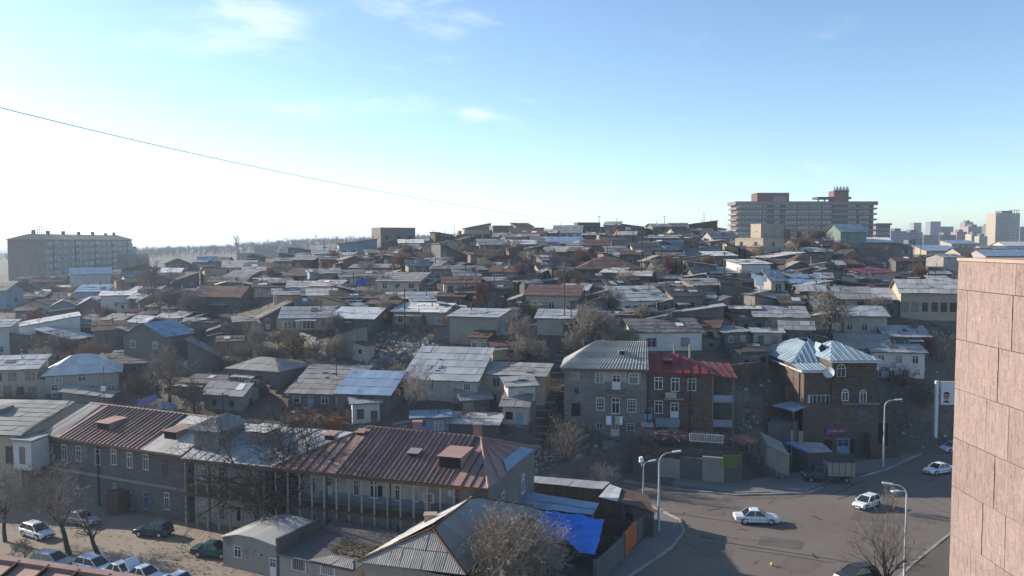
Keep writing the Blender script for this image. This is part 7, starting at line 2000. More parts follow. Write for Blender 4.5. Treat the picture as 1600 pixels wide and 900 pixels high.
PROTO = {}
def plant(px, py, hpx, wpx, kind, seed, label, twig='twig_mid', bark='bark', cat=None, leaves=None, group=None, Y=None):
 loc = gz(px, py) if Y is None else P(px, py, Y)
 key = (kind, seed, twig, bark, leaves)
 Hm, Wm = hpx * loc.y / F, wpx * loc.y / F
 cat = cat or ('shrub' if kind == 'shrub' else 'tree')
 nm = {'shrub': 'shrub', 'poplar': 'poplar'}.get(kind, 'bare_tree')
 if key not in PROTO:
  g, hh, ww = proto(seed, kind)
  t = g.done(loc, label, cat, nm, bark, twig, group, leaves)
  PROTO[key] = (t, hh, ww)
 else:
  src, hh, ww = PROTO[key]
  t = src.copy(); COL.objects.link(t)
  for ch in src.children:
   c = ch.copy(); COL.objects.link(c); c.parent = t
  t.location = loc; tag(t, label, cat)
  if group: t['group'] = group
  t.rotation_euler = (0, 0, rnd.uniform(0, 6.28))
 t.scale = (Wm / ww * 1.1, Wm / ww * 1.1, Hm / hh * 1.02)
 return t
GT = 'bare trees and shrubs among the hillside houses'
for a in (
 (885, 722, 78, 66, 'shrub', 1, 'big bare bush left of the stone house', 'twig_mid'),
 (930, 548, 78, 84, 'round', 2, 'widest pale bare tree right of the three-window house', 'twig_pale'),
 (966, 556, 58, 66, 'round', 3, 'pale bare bush behind the striped slate roof', 'twig_pale'),
 (815, 556, 86, 50, 'tree', 4, 'pale bare tree left of the three-window house', 'twig_pale'),
 (828, 572, 54, 66, 'round', 2, 'pale bushy tree at the top of the hill steps', 'twig_pale'),
 (1296, 528, 80, 74, 'tree', 5, 'bare tree with spreading branches behind the tower house', 'twig_mid'),
 (650, 654, 92, 64, 'tree', 6, 'pale drooping bare tree between the blue roof and the big shed roof', 'twig_pale'),
 (1050, 437, 44, 40, 'round', 3, 'brownish bare tree below the blue-grey cube house', 'twig_red'),
 (1274, 386, 36, 52, 'round', 2, 'large round bare tree in front of the hotel', 'twig_mid'),
 (640, 412, 36, 30, 'round', 3, 'small bare tree under the skyline block house', 'twig_mid'),
 (245, 490, 98, 44, 'tree', 7, 'tall thin bare tree on the left slope', 'twig_mid'),
 (270, 498, 56, 70, 'round', 2, 'wide brown thicket tree right of the tall thin tree', 'twig_mid'),
 (305, 502, 52, 56, 'round', 3, 'brown bare tree left of the glazed veranda house', 'twig_mid'),
 (168, 510, 36, 36, 'round', 2, 'brown bush below the bright flat-pitched white house', 'twig_red'),
 (266, 640, 110, 78, 'tree', 9, 'tall tangled bare tree before the bright blue-roofed house', 'twig_mid'),
 (222, 640, 66, 64, 'round', 3, 'dark tangle of bare branches right of the shiny hipped roof', 'twig'),
 (305, 655, 70, 50, 'round', 2, 'brown thicket left of the two-window grey house', 'twig_mid'),
 (246, 668, 44, 48, 'shrub', 1, 'bare shrub beside the violet washing', 'twig_mid'),
 (1392, 800, 46, 34, 'shrub', 1, 'thin grey shrub behind the white hatchback', 'twig_pale'),
 (945, 762, 42, 56, 'shrub', 11, 'pale thorny bush by the street behind the strip-roofed shed', 'twig_pale'),
 (1470, 568, 56, 48, 'shrub', 11, 'bare bush close to the pink tower on the right slope', 'twig_mid'),
 (1440, 640, 40, 60, 'shrub', 1, 'dark bush on the shaded right slope', 'twig'),
 (1408, 604, 40, 50, 'shrub', 11, 'dark bush below the balcony house on the right', 'twig'),
 (388, 568, 38, 60, 'shrub', 1, 'bare shrub at the foot of the glazed veranda house', 'twig_mid'),
 (352, 566, 40, 60, 'shrub', 11, 'bare shrub right of the pale lean-to', 'twig_mid'),
 (420, 574, 40, 50, 'round', 3, 'brown bush above the hipped slate house', 'twig_mid'),
 (497, 572, 56, 40, 'tree', 4, 'dark small tree between the veranda house and the garage', 'twig'),
 (500, 500, 30, 30, 'round', 2, 'bare bush between the middle cottages', 'twig_mid'),
 (656, 530, 44, 26, 'tree', 7, 'thin dark tree at the stone cottage above the rubble', 'twig'),
 (706, 520, 42, 46, 'shrub', 11, 'brown shrub right of the stone cottage above the rubble', 'twig_mid'),
 (730, 664, 30, 30, 'shrub', 1, 'small dark shrub by the kitchen hut', 'twig'),
 (20, 640, 40, 50, 'shrub', 11, 'dark shrub below the brown-walled house at the left edge', 'twig'),
 (1150, 470, 26, 30, 'shrub', 11, 'small shrub left of the cream hut', 'twig_mid'),
 (828, 348 + 22, 20, 16, 'tree', 7, 'small bare tree on the crest', 'twig_mid'),
 (372, 399, 34, 13, 'poplar', 12, 'tall bare poplar alone on the left skyline', 'twig_mid'),
 (1200, 388, 20, 24, 'round', 3, 'dark bush at the foot of the beige box house', 'twig'),
 (150, 560, 30, 36, 'shrub', 1, 'brownish shrub below the rusty-roofed shed', 'twig_red'),
 (95, 560, 26, 36, 'shrub', 11, 'low shrub under the long white house', 'twig_mid'),
 (560, 690, 30, 50, 'shrub', 1, 'brown bush in front of the little glazed porch', 'twig_mid'),
 (350, 530, 30, 40, 'round', 2, 'grey bush beside the blank concrete house', 'twig_mid'),
 ):
 plant(*a, group=GT)
RL = ('leaf_rust', 900, .11)
for a in (
 (462, 560, 44, 52, 'shrub', 20, 'rust-red leafy shrub under the glazed veranda house', 'twig_red'),
 (752, 490, 58, 28, 'round', 21, 'tall rust-red creeper-covered tree left of the three-window house', 'twig_red'),
 (1478, 486, 34, 46, 'shrub', 20, 'red-leaved bush by the long beige house near the pink tower', 'twig_red'),
 (470, 676, 44, 62, 'shrub', 20, 'rust-red hedge in front of the large slate roof', 'twig_red'),
 (520, 678, 40, 66, 'shrub', 20, 'brown-red hedge below the slate and blue roofs', 'twig_red'),
 (690, 560, 26, 50, 'shrub', 20, 'reddish weeds at the right of the rubble slope', 'twig_red'),
 (865, 668, 30, 26, 'shrub', 20, 'small rust bush against the stair wall', 'twig_red'),
 (268, 662, 30, 16, 'round', 21, 'rusty climbing plant on a trunk by the kiosk', 'twig_red'),
 (1010, 820, 22, 34, 'shrub', 20, 'reddish dry bush on the corner hut', 'twig_red'),
 ):
 plant(*a, group=GT, leaves=RL)
def wild():
 r = random.Random(41); n = 0
 kinds = [('round', 2, 'twig_pale', 'pale bare tree'), ('tree', 4, 'twig_pale', 'pale thin tree'), ('round', 3, 'twig_mid', 'brown bare tree'), ('shrub', 1, 'twig_mid', 'bare shrub'), ('shrub', 11, 'twig_mid', 'low bare bush'), ('tree', 6, 'twig_mid', 'slender brown tree'), ('round', 2, 'twig_red', 'reddish bare bush')]
 for tr in range(1800):
  if n >= 150: break
  px, py = r.uniform(10, 1490), r.uniform(385, 600)
  if 540 < px < 700 and 510 < py < 590 or 1180 < px < 1380 and py > 520 or px > 900 and py > 560 or 800 < px < 890 and py > 520: continue
  g = ground(px, py)
  if g is None or g.y > 320 or not footprint_clear(g.x, g.y, .3): continue
  k = r.choice(kinds); lab = auto_label(k[3], g)
  if not lab: continue
  s_ = r.uniform(2.4, 5.6) if k[0] != 'shrub' else r.uniform(1.4, 2.4)
  plant(px, py, s_ * F / g.y * 1.1, s_ * F / g.y * 1.05, k[0], k[1], lab, k[2], group=GT); n += 1
wild()
def far_wood():
 r = random.Random(8)
 mb = MB()
 for i in range(1500):
  px = r.uniform(200, 760) if r.random() < .85 else r.uniform(-60, 220)
  Y = r.uniform(780, 1050)
  X = (px - 800) / F * Y
  z = h(X, Y)
  hh = r.uniform(4.5, 9) * (1.0 if r.random() < .93 else 1.5)
  w = hh * r.uniform(.3, .55)
  mb.tube((X, Y, z - 1), (X, Y, z + hh * .5), .3, .15, 3, cap=False)
  for k in range(16):
   a_ = r.uniform(0, 6.28); e = r.uniform(.2, 1.2)
   p = Vector((X, Y, z + hh * r.uniform(.2, .6)))
   q = p + Vector((math.cos(a_) * w * e, math.sin(a_) * w * e, hh * r.uniform(.1, .42)))
   mb.tube(p, q, .16, .05, 3, cap=False)
 struct(mb.build('far_wood', M['far_wood'], uv=False), 'stuff')
far_wood()
def cover():
 r = random.Random(9)
 mb = MB()
 for i in range(9000):
  px, py = r.uniform(-20, 1500), r.uniform(395, 735)
  if py < 480 and r.random() < .4: continue
  g = ground(px, py)
  if g is None or g.z < .4 or g.y > 260: continue
  for k in range(4):
   a_ = r.uniform(0, 6.28); l_ = r.uniform(.25, .75)
   d = Vector((math.cos(a_) * .5, math.sin(a_) * .5, 1)) * l_
   s = Vector((-d.y, d.x, 0)).normalized() * .06
   p = g + Vector((r.uniform(-.5, .5), r.uniform(-.5, .5), -.08))
   mb.poly([p - s, p + s, p + d])
 struct(mb.build('dry_grass', M['grass_dry'], uv=False), 'stuff')
 mb = MB()
 def stone(g, s):
  a_ = r.uniform(0, 3.14); c_, s_ = math.cos(a_), math.sin(a_)
  w, d, hh = s * r.uniform(.5, 1.2), s * r.uniform(.4, 1), s * r.uniform(.3, .7)
  def q(x, y, z): return (g.x + x * c_ - y * s_, g.y + x * s_ + y * c_, g.z + z - .08)
  j = lambda: r.uniform(.7, 1.1)
  mb.hexa([q(-w * j(), -d * j(), -.1), q(w * j(), -d * j(), -.1), q(w * j(), d * j(), -.1), q(-w * j(), d * j(), -.1)], [q(-w * .7 * j(), -d * .6, hh), q(w * .8 * j(), -d * .7, hh * j()), q(w * .7, d * .7 * j(), hh), q(-w * .6, d * .8, hh * j())])
 for i in range(2600):                              # rubble tip above the middle houses
  t_ = r.random(); px = 545 + 130 * t_ + r.gauss(0, 22); py = 590 - 62 * t_ + r.gauss(0, 11)
  g = ground(px, py)
  if g: stone(g, r.uniform(.1, .34) if r.random() < .95 else .55)
 for i in range(700):
  px, py = r.uniform(655, 720), r.uniform(505, 560)
  g = ground(px, py)
  if g: stone(g, r.uniform(.1, .3))
 struct(mb.build('rubble', M['rubble'], uv=False), 'stuff')
 mb = MB()
 for i in range(900):                               # litter on the bank below the steps and around the yards
  if i < 420: px, py = r.gauss(850, 30), r.gauss(712, 14)
  elif i < 520: px, py = r.gauss(1150, 20), r.gauss(650, 16)
  elif i < 650: px, py = r.uniform(540, 680), r.uniform(520, 590)
  else: px, py = r.uniform(0, 1450), r.uniform(430, 700)
  g = ground(px, py)
  if g: stone(g, r.uniform(.07, .2))
 struct(mb.build('litter', M['junk'], uv=False), 'stuff')
 mb = MB()
 for i in range(1500):                              # loose stones, planks and scrap between the houses
  px, py = r.uniform(0, 1480), r.uniform(400, 700)
  g = ground(px, py)
  if g and g.z > .4:
   if r.random() < .6: stone(g, r.uniform(.12, .4))
   else:
    a_ = r.uniform(0, 3.14); d = Vector((math.cos(a_), math.sin(a_), r.uniform(-.1, .4))) * r.uniform(.6, 1.6)
    mb.beam(g, g + d, .14, .05)
 struct(mb.build('scrap', M['rubble'], uv=False), 'stuff')
 mb = MB()
 for i in range(500):                               # fallen leaves on the yard
  g = PZ(r.gauss(310, 40), r.gauss(872, 14), 0) if i < 300 else PZ(r.uniform(150, 480), r.uniform(800, 890), 0)
  s = r.uniform(.05, .14); a_ = r.uniform(0, 6.28)
  mb.poly([(g.x + s * math.cos(a_ + k * 1.57), g.y + s * math.sin(a_ + k * 1.57), .02 + .01 * (k % 2)) for k in range(4)])
 struct(mb.build('fallen_leaves', M['leaf_dry'], uv=False), 'stuff')
cover()
# ================================================================== vehicles
def car(label, px, py, heading, m, kind='sedan', L=4.3, Wd=1.68, H_=1.42, z=0.0, loc=None, hood=False, cat='car', boxy=1.0):
 """heading: direction the bonnet points, degrees from +X"""
 c = PZ(px, py, z) if loc is None else loc
 t = thing('parked_car' if cat == 'car' else 'car', (c.x, c.y, c.z), label, 'car', R(heading))
 hw = Wd / 2
 belt = H_ * .60
 st = [(-L / 2, .34, belt * .80, .80), (-L / 2 + .06, .24, belt * .95, .92), (-L * .28, .2, belt, 1.0), (0, .2, belt * 1.0, 1.0), (L * .22, .2, belt * .97, 1.0), (L / 2 - .45, .22, belt * .90, .97), (L / 2 - .06, .24, belt * .80, .88), (L / 2, .34, belt * .66, .78)]
 mb = MB(); secs = []
 for x, zl, zb_, k in st:
  w = hw * k
  pts = [(-w * .9, zl), (-w, zl + .12), (-w * 1.0, (zl + zb_) / 2), (-w * .96, zb_ - .03), (-w * .86, zb_ + .02), (w * .86, zb_ + .02), (w * .96, zb_ - .03), (w * 1.0, (zl + zb_) / 2), (w, zl + .12), (w * .9, zl)]
  k0 = len(mb.v); secs.append(k0)
  for y, zz in pts: mb.v.append((x, y, zz))
 n = 10
 for a, b in zip(secs, secs[1:]):
  for i in range(n):
   j = (i + 1) % n
   mb.f.append((a + i, a + j, b + j, b + i)); mb.m.append(0)
 mb.f.append(tuple(secs[0] + i for i in range(n))); mb.m.append(0); mb.f.append(tuple(secs[-1] + i for i in reversed(range(n)))); mb.m.append(0)
 body = mb.build('body', M[m], t, uv=False, smooth=True)
 for p in body.data.polygons: p.use_smooth = False
 if kind == 'sedan': xs = (-L * .30, -L * .17, L * .07, L * .23)
 else: xs = (-L * .47, -L * .38, L * .06, L * .26)
 zb_, zt = belt + .0, H_
 wb, wt = hw * .88, hw * .72
 r0, r1, f1, f0 = xs
 q = {}
 for s in (-1, 1): q[s] = [(r0, s * wb, zb_), (f0, s * wb, zb_), (f1, s * wt, zt - .05), (r1, s * wt, zt - .05)]
 mb = MB()
 mb.hexa([(r1, -wt, zt - .06), (f1, -wt, zt - .06), (f1, wt, zt - .06), (r1, wt, zt - .06)], [(r1 + .12, -wt * .86, zt), (f1 - .12, -wt * .86, zt), (f1 - .12, wt * .86, zt), (r1 + .12, wt * .86, zt)])
 for s in (-1, 1):
  a = q[s]
  for p0, p1 in ((a[0], a[3]), (a[1], a[2]), (((r0 + f0) / 2 - .1, s * wb, zb_), ((r1 + f1) / 2, s * wt, zt - .05))): mb.beam(p0, p1, .07, .07)
 mb.build('roof', M[m], t, uv=False)
 for s in (-1, 1):
  a = [Vector(p) for p in q[s]]; mid_b = Vector(((r0 + f0) / 2 - .1, s * wb, zb_)); mid_t = Vector(((r1 + f1) / 2, s * wt, zt - .05))
  for quad in ([a[0], mid_b, mid_t, a[3]], [mid_b, a[1], a[2], mid_t]):
   if s > 0: quad = quad[::-1]
   mb = MB(); mb.poly(quad); mb.build('side_window', M['carglass'], t, uv=False)
 mb = MB(); mb.poly([q[1][1], q[1][2], q[-1][2], q[-1][1]][::-1]); mb.build('windscreen', M['carglass'], t, uv=False)
 mb = MB(); mb.poly([q[1][0], q[1][3], q[-1][3], q[-1][0]]); mb.build('rear_window', M['carglass'], t, uv=False)
 for x in (-L * .29, L * .31):
  for s in (-1, 1):
   mb = MB(); y0, y1 = s * (hw - .2), s * (hw - .01); mb.tube((x, y0, .3), (x, y1, .3), .3, .3, 14); w = mb.build('wheel', M['tyre'], t, uv=False)
   mb = MB(); mb.tube((x, y1, .3), (x, y1 + s * .012, .3), .19, .17, 12); mb.build('rim', M['chrome'], w, uv=False)
   mb = MB(); n_ = 9                              # dark wheel arch lip
   for i in range(n_):
    a0, a1 = math.pi * i / n_, math.pi * (i + 1) / n_
    mb.beam((x + .37 * math.cos(a0), s * hw * .995, .3 + .37 * math.sin(a0)), (x + .37 * math.cos(a1), s * hw * .995, .3 + .37 * math.sin(a1)), .05, .06, up=(0, 1, 0))
   mb.build('wheel_arch', M['tyre'], w, uv=False)
 for s in (-1, 1):
  mb = MB(); y = s * hw * .60; mb.box(L / 2 - .05, L / 2 + .012, y - .17, y + .17, belt * .50, belt * .64); mb.build('headlight', M['headlight'], t, uv=False)
  mb = MB(); y = s * hw * .62; mb.box(-L / 2 - .012, -L / 2 + .05, y - .16, y + .16, belt * .62, belt * .76); mb.build('tail_light', M['taillight'], t, uv=False)
  mb = MB(); mb.box(f0 - .28, f0 - .16, s * (hw + .02), s * (hw + .15), belt, belt + .11) if s > 0 else mb.box(f0 - .28, f0 - .16, -(hw + .15), -(hw + .02), belt, belt + .11); mb.build('mirror', M[m], t, uv=False)
 mb = MB(); mb.box(L / 2 - .02, L / 2 + .07, -hw * .86, hw * .86, .3, .42); mb.build('bumper', M['chrome'] if m in ('paint_white', 'paint_paleblue') and kind == 'sedan' else M['tyre'], t, uv=False)
 mb = MB(); mb.box(-L / 2 - .07, -L / 2 + .02, -hw * .86, hw * .86, .32, .44); mb.build('bumper', M['tyre'], t, uv=False)
 mb = MB(); mb.box(L / 2, L / 2 + .02, -hw * .5, hw * .5, belt * .50, belt * .62); mb.build('grille', M['iron'], t, uv=False)
 mb = MB(); mb.box(L / 2 + .071, L / 2 + .08, -.26, .26, .31, .41); mb.build('number_plate', M['plate'], t, uv=False)
 mb = MB(); mb.box(-L * .30, L * .34, -hw * .93, hw * .93, .18, .22); mb.build('floor_pan', M['tyre'], t, uv=False)
 mb = MB()
 for s in (-1, 1):
  for x in (-L * .14, L * .05, L * .22): mb.box(x - .008, x + .008, s * hw * 1.003 - .004, s * hw * 1.003 + .004, .34, belt - .05)
  mb.box(-L * .44, L * .44, s * hw * 1.004 - .006, s * hw * 1.004 + .006, belt * .62, belt * .62 + .035)
 mb.build('door_seam', M['tyre'], t, uv=False)
 if hood:
  mb = MB(); mb.hexa([(-L * .30, -hw * .8, belt + .05), (-L * .26, -hw * .8, belt + .05), (-L * .26, hw * .8, belt + .05), (-L * .30, hw * .8, belt + .05)], [(-L * .46, -hw * .78, belt + 1.0), (-L * .43, -hw * .78, belt + 1.02), (-L * .43, hw * .78, belt + 1.02), (-L * .46, hw * .78, belt + 1.0)]); mb.build('boot_lid', M[m], t, uv=False)
 return t
car('white old sedan crossing the sunlit junction', 1181, 816, -4, 'paint_white', L=4.75, Wd=1.8, H_=1.5)
car('white hatchback turning at the shade edge of the junction', 1354, 792, 218, 'paint_white', 'hatch', L=4.0, Wd=1.62, H_=1.4)
car('white sedan driving down the shaded street beside the pink tower', 1467, 739, 202, 'paint_white', L=4.3, H_=1.38)
car('pale car half hidden behind the pink tower', 1489, 705, 200, 'paint_paleblue', L=4.2)
car('dark car parked under the bare tree at the bottom right', 1338, 907, 200, 'paint_dark', 'hatch', L=4.1)
car('silver sedan parked behind the tall yard tree', 126, 818, -22, 'paint_silver', L=4.4)
car('white estate car parked left of the tall yard tree', 58, 838, -30, 'paint_white', 'hatch', L=4.1)
car('navy blue car in the shade of the long stone house', 240, 836, 170, 'paint_navy', 'hatch', L=3.9)
car('dark green sedan half behind the garage', 334, 868, -12, 'paint_green', L=4.3)
car('pale dusty estate car beyond the near red roof', 82, 885, -18, 'paint_silver', 'hatch', L=4.2)
car('silver-blue estate car parked in the yard row', 148, 893, -25, 'paint_paleblue', 'hatch', L=4.2)
car('white car with its boot lid raised in the yard row', 226, 908, -25, 'paint_white', 'sedan', L=4.1, hood=True)
car('white sedan left of the car with the raised boot lid', 190, 902, -25, 'paint_white', 'sedan', L=4.2)
car('pale green car at the bottom edge right of the raised boot lid', 276, 918, 155, 'paint_paleblue', L=4.2)
gy_ = ground(1478, 438)
car('bright yellow car on the far right road', 0, 0, 178, 'paint_yellow', L=4.4, loc=Vector((gy_.x, gy_.y, gy_.z + .35)))
gy_ = ground(1500, 436)
car('pale car behind the yellow car on the far right road', 0, 0, 150, 'paint_silver', 'hatch', L=4.2, loc=Vector((gy_.x + .4, gy_.y + 3, gy_.z + .35)))
c = PZ(1294, 752, 0)
t = thing('box_truck', (c.x, c.y, 0), 'old truck with a dark cab and pale box body parked by the garage', 'truck', R(180 - 4))
mb = MB(); mb.box(-3.0, .35, -1.05, 1.05, .95, 2.75); mb.build('cargo_box', M['concrete'], t, uv=False)
mb = MB()
for x in (-2.6, -1.8, -1.0, -.2): mb.box(x - .03, x + .03, -1.07, 1.07, .97, 2.73)
mb.box(-3.02, .37, -1.06, 1.06, 2.72, 2.78); mb.build('box_frame', M['boards_grey'], t, uv=False)
mb = MB(); prof = [(.55, .55), (2.0, .55), (3.1, .6), (3.15, 1.2), (2.05, 1.35), (1.75, 2.15), (.6, 2.2)]
n = len(prof)
for i in range(n):
 (xa, za), (xb, zb_) = prof[i], prof[(i + 1) % n]; mb.poly([(xa, -.92, za), (xb, -.92, zb_), (xb, .92, zb_), (xa, .92, za)])
mb.poly([(x, -.92, z) for x, z in prof][::-1]); mb.poly([(x, .92, z) for x, z in prof]); mb.build('cab', M['paint_navy'], t, uv=False)
mb = MB(); mb.poly([(2.06, -.8, 1.38), (2.06, .8, 1.38), (1.79, .76, 2.08), (1.79, -.76, 2.08)]); mb.build('windscreen', M['carglass'], t, uv=False)
for s in (-1, 1):
 mb = MB(); mb.box(.85, 1.7, s * .925 - .004, s * .925 + .004, 1.35, 2.0); mb.build('side_window', M['carglass'], t, uv=False)
for s in (-1, 1):
 mb = MB(); mb.tube((3.12, s * .6, .95), (3.2, s * .6, .95), .15, .15, 10); mb.build('headlight', M['headlight'], t, uv=False)
 for x in (2.4, -2.0):
  mb = MB(); mb.tube((x, s * .7, .42), (x, s * .98, .42), .42, .42, 14); w = mb.build('wheel', M['tyre'], t, uv=False); mb = MB(); mb.tube((x, s * .98, .42), (x, s * .995, .42), .22, .2, 10); mb.build('rim', M['paint_grey'], w, uv=False)
mb = MB(); mb.box(-3, 3.0, -.4, .4, .6, .9); mb.box(3.1, 3.25, -.95, .95, .5, .68); mb.build('chassis', M['iron'], t, uv=False)
c = PZ(1206, 884, 0); mb = MB()
for i in range(6):
 for j in range(10):
  f = lambda a, b: (c.x + .16 * math.sin(a) * math.cos(b), c.y + .16 * math.sin(a) * math.sin(b), .16 + .16 * math.cos(a))
  mb.poly([f(math.pi * i / 6, 6.2832 * j / 10), f(math.pi * (i + 1) / 6, 6.2832 * j / 10), f(math.pi * (i + 1) / 6, 6.2832 * (j + 1) / 10), f(math.pi * i / 6, 6.2832 * (j + 1) / 10)])
tag(mb.build('ball', M['yellow_paint'], smooth=True, uv=False), 'small yellow ball lying on the asphalt', 'ball')
# ================================================================== street lamps, poles, wires
def lamp(label, px, pyb, pyt, arms, z=0.0, paint='steel_pole', loc=None, rad=.10):
 c = PZ(px, pyb, z) if loc is None else loc
 H_ = P(px, pyt, c.y).z - c.z
 t = thing('street_lamp', c, label, 'street lamp')
 mb = MB(); mb.tube((0, 0, -.1), (0, 0, H_ * .45), rad * 1.25, rad * 1.1, 8); mb.tube((0, 0, H_ * .45), (0, 0, H_ - 1.0), rad, rad * .7, 8); mb.build('pole', M[paint], t, uv=False)
 for (dx, dy, rise, ln) in arms:
  d = Vector((dx, dy, 0)).normalized(); pts = []
  for i in range(7):
   a = i / 6 * math.pi / 2
   pts.append(d * (ln * (1 - math.cos(a))) + Vector((0, 0, H_ - 1.0 + rise * math.sin(a))))
  pts.append(pts[-1] + d * .35 + Vector((0, 0, .05)))
  mb = MB()
  for a, b in zip(pts, pts[1:]): mb.tube(a, b, rad * .6, rad * .55, 6)
  ar = mb.build('arm', M[paint], t, uv=False)
  p = pts[-1]; mb = MB(); s = Vector((-d.y, d.x, 0)) * .17; u = Vector((0, 0, .1))
  a, b = p - d * .05, p + d * .85 + Vector((0, 0, .09))
  mb.hexa([a - s * .6 - u * .6, b - s - u * .4, b + s - u * .4, a + s * .6 - u * .6], [a - s * .4 + u, b - s * .6 + u * .7, b + s * .6 + u * .7, a + s * .4 + u]); mb.build('lamp_head', M['lamp_glass'], ar, uv=False)
 return t
lamp('tall curved street lamp at the street corner by the corner hut', 1029, 831, 708, [(1, .15, 1.0, 1.15)], paint='steel_pole', rad=.12)
t = lamp('shorter forked street lamp with a round white head', 1005, 795, 716, [(1, .4, .5, .4)], rad=.09)
H_ = P(1005, 716, t.location.y).z
mb = MB(); mb.tube((-.25, 0, H_ - .4), (-.33, -.02, H_ + .15), .3, .22, 10); mb.tube((-.2, 0, H_ - .9), (-.25, 0, H_ - .4), .05, .06, 6); mb.build('round_head', M['lamp_glass'], t, uv=False)
lamp('street lamp in front of the tower house', 1380, 731, 624, [(1, -.1, .9, 1.0)], rad=.12)
lamp('flaking white street lamp with two heads at the bottom right', 1413, 905, 757, [(-1, .2, .9, .9), (-1, -.5, .5, .8)], paint='frame_white', rad=.10)
lamp('street lamp whose head shows before the pale twiggy tree', 790, 935, 868, [(1, .2, .6, 1.4)], rad=.09)
c = PZ(1461, 699, 0)
t = thing('billboard', c, 'white billboard on a tall post half hidden by the pink tower', 'billboard')
zt, zb_ = P(1465, 596, c.y).z, P(1465, 632, c.y).z
mb = MB(); mb.box(-.22, .22, -.2, .2, -.1, zt + .1); mb.build('post', M['frame_white'], t, uv=False)
wB = 6.0
mb = MB(); mb.box(.55, .55 + wB, -.25, .05, zb_, zt); mb.build('panel_frame', M['frame_white'], t, uv=False)
mb = MB(); mb.poly([(.62, -.256, zb_ + .07), (.48 + wB, -.256, zb_ + .07), (.48 + wB, -.256, zt - .07), (.62, -.256, zt - .07)]); mb.build('poster', M['plate'], t, uv=False)
mb = MB()
for z in (zt - .8, (zt + zb_) / 2, zb_ + .4): mb.box(.2, .58, -.15, .0, z - .08, z + .08)
mb.build('bracket', M['steel_pole'], t, uv=False)
mat('skin_print', (.55, .36, .26), rough=.5, var=.1, bump=0)
def disc(cx, cz, rx, rz, m, y, nm, a0=0, a1=2 * math.pi):
 mb = MB(); n = 18; mb.poly([(cx + rx * math.cos(a0 + (a1 - a0) * i / n), y, cz + rz * math.sin(a0 + (a1 - a0) * i / n)) for i in range(n)]); mb.build(nm, M[m], t, uv=False)
cx, cz = 1.35, zb_ + 1.25
disc(cx, cz, .48, .62, 'skin_print', -.262, 'printed_face'); disc(cx, cz + .25, .54, .45, 'tyre', -.266, 'printed_hair', 0.12, math.pi - .12); mb = MB()
for s in (-1, 1): mb.poly([(cx + s * .22 + .17 * math.cos(6.283 * i / 12), -.270, cz + .05 + .12 * math.sin(6.283 * i / 12)) for i in range(12)])
mb.poly([(cx - .4, -.269, cz + .08), (cx + .4, -.269, cz + .08), (cx + .4, -.269, cz + .13), (cx - .4, -.269, cz + .13)]); mb.build('printed_glasses', M['tyre'], t, uv=False)
mb = MB(); mb.poly([(cx - .3, -.268, cz - .3), (cx + .3, -.268, cz - .3), (cx + .16, -.268, cz - .16), (cx - .16, -.268, cz - .16)]); mb.build('printed_moustache', M['tyre'], t, uv=False)
disc(cx, cz - .95, .5, .35, 'tyre', -.261, 'printed_collar', 0, math.pi)
mb = MB()
for i in range(8):
 for k in range(3): mb.poly([(x, -.262, z) for x, z in ((2.6 + i * .38, zb_ + .6 + k * .55), (2.85 + i * .38, zb_ + .6 + k * .55), (2.85 + i * .38, zb_ + .85 + k * .55), (2.6 + i * .38, zb_ + .85 + k * .55))])
def pole(px, pyb, pyt, label, arms=1, m='pole_wood', rad=.11, Y=None):
 g = gz(px, pyb) if Y is None else P(px, pyb, Y)
 H_ = P(px, pyt, g.y).z - g.z
 t = thing('utility_pole', g, label, 'utility pole', R(rnd.uniform(-35, 35)), 'poles standing among the houses')
 tilt = rnd.uniform(-.02, .02) * H_
 mb = MB(); mb.tube((0, 0, -.4), (tilt, 0, H_), rad, rad * .7, 7); mb.build('mast', M[m], t, uv=False)
 for i in range(arms):
  z = H_ - .35 - i * .55; mb = MB(); mb.box(-.65, .65, -.05, .05, z - .05, z + .05); ca = mb.build('crossarm', M[m], t, uv=False)
  mb = MB()
  for x in (-.55, -.25, .25, .55): mb.tube((x, 0, z + .05), (x, 0, z + .2), .035, .025, 5)
  mb.build('insulator', M['frame_white'], ca, uv=False)
 return g + Vector((tilt, 0, H_ - .2))
PT = {}
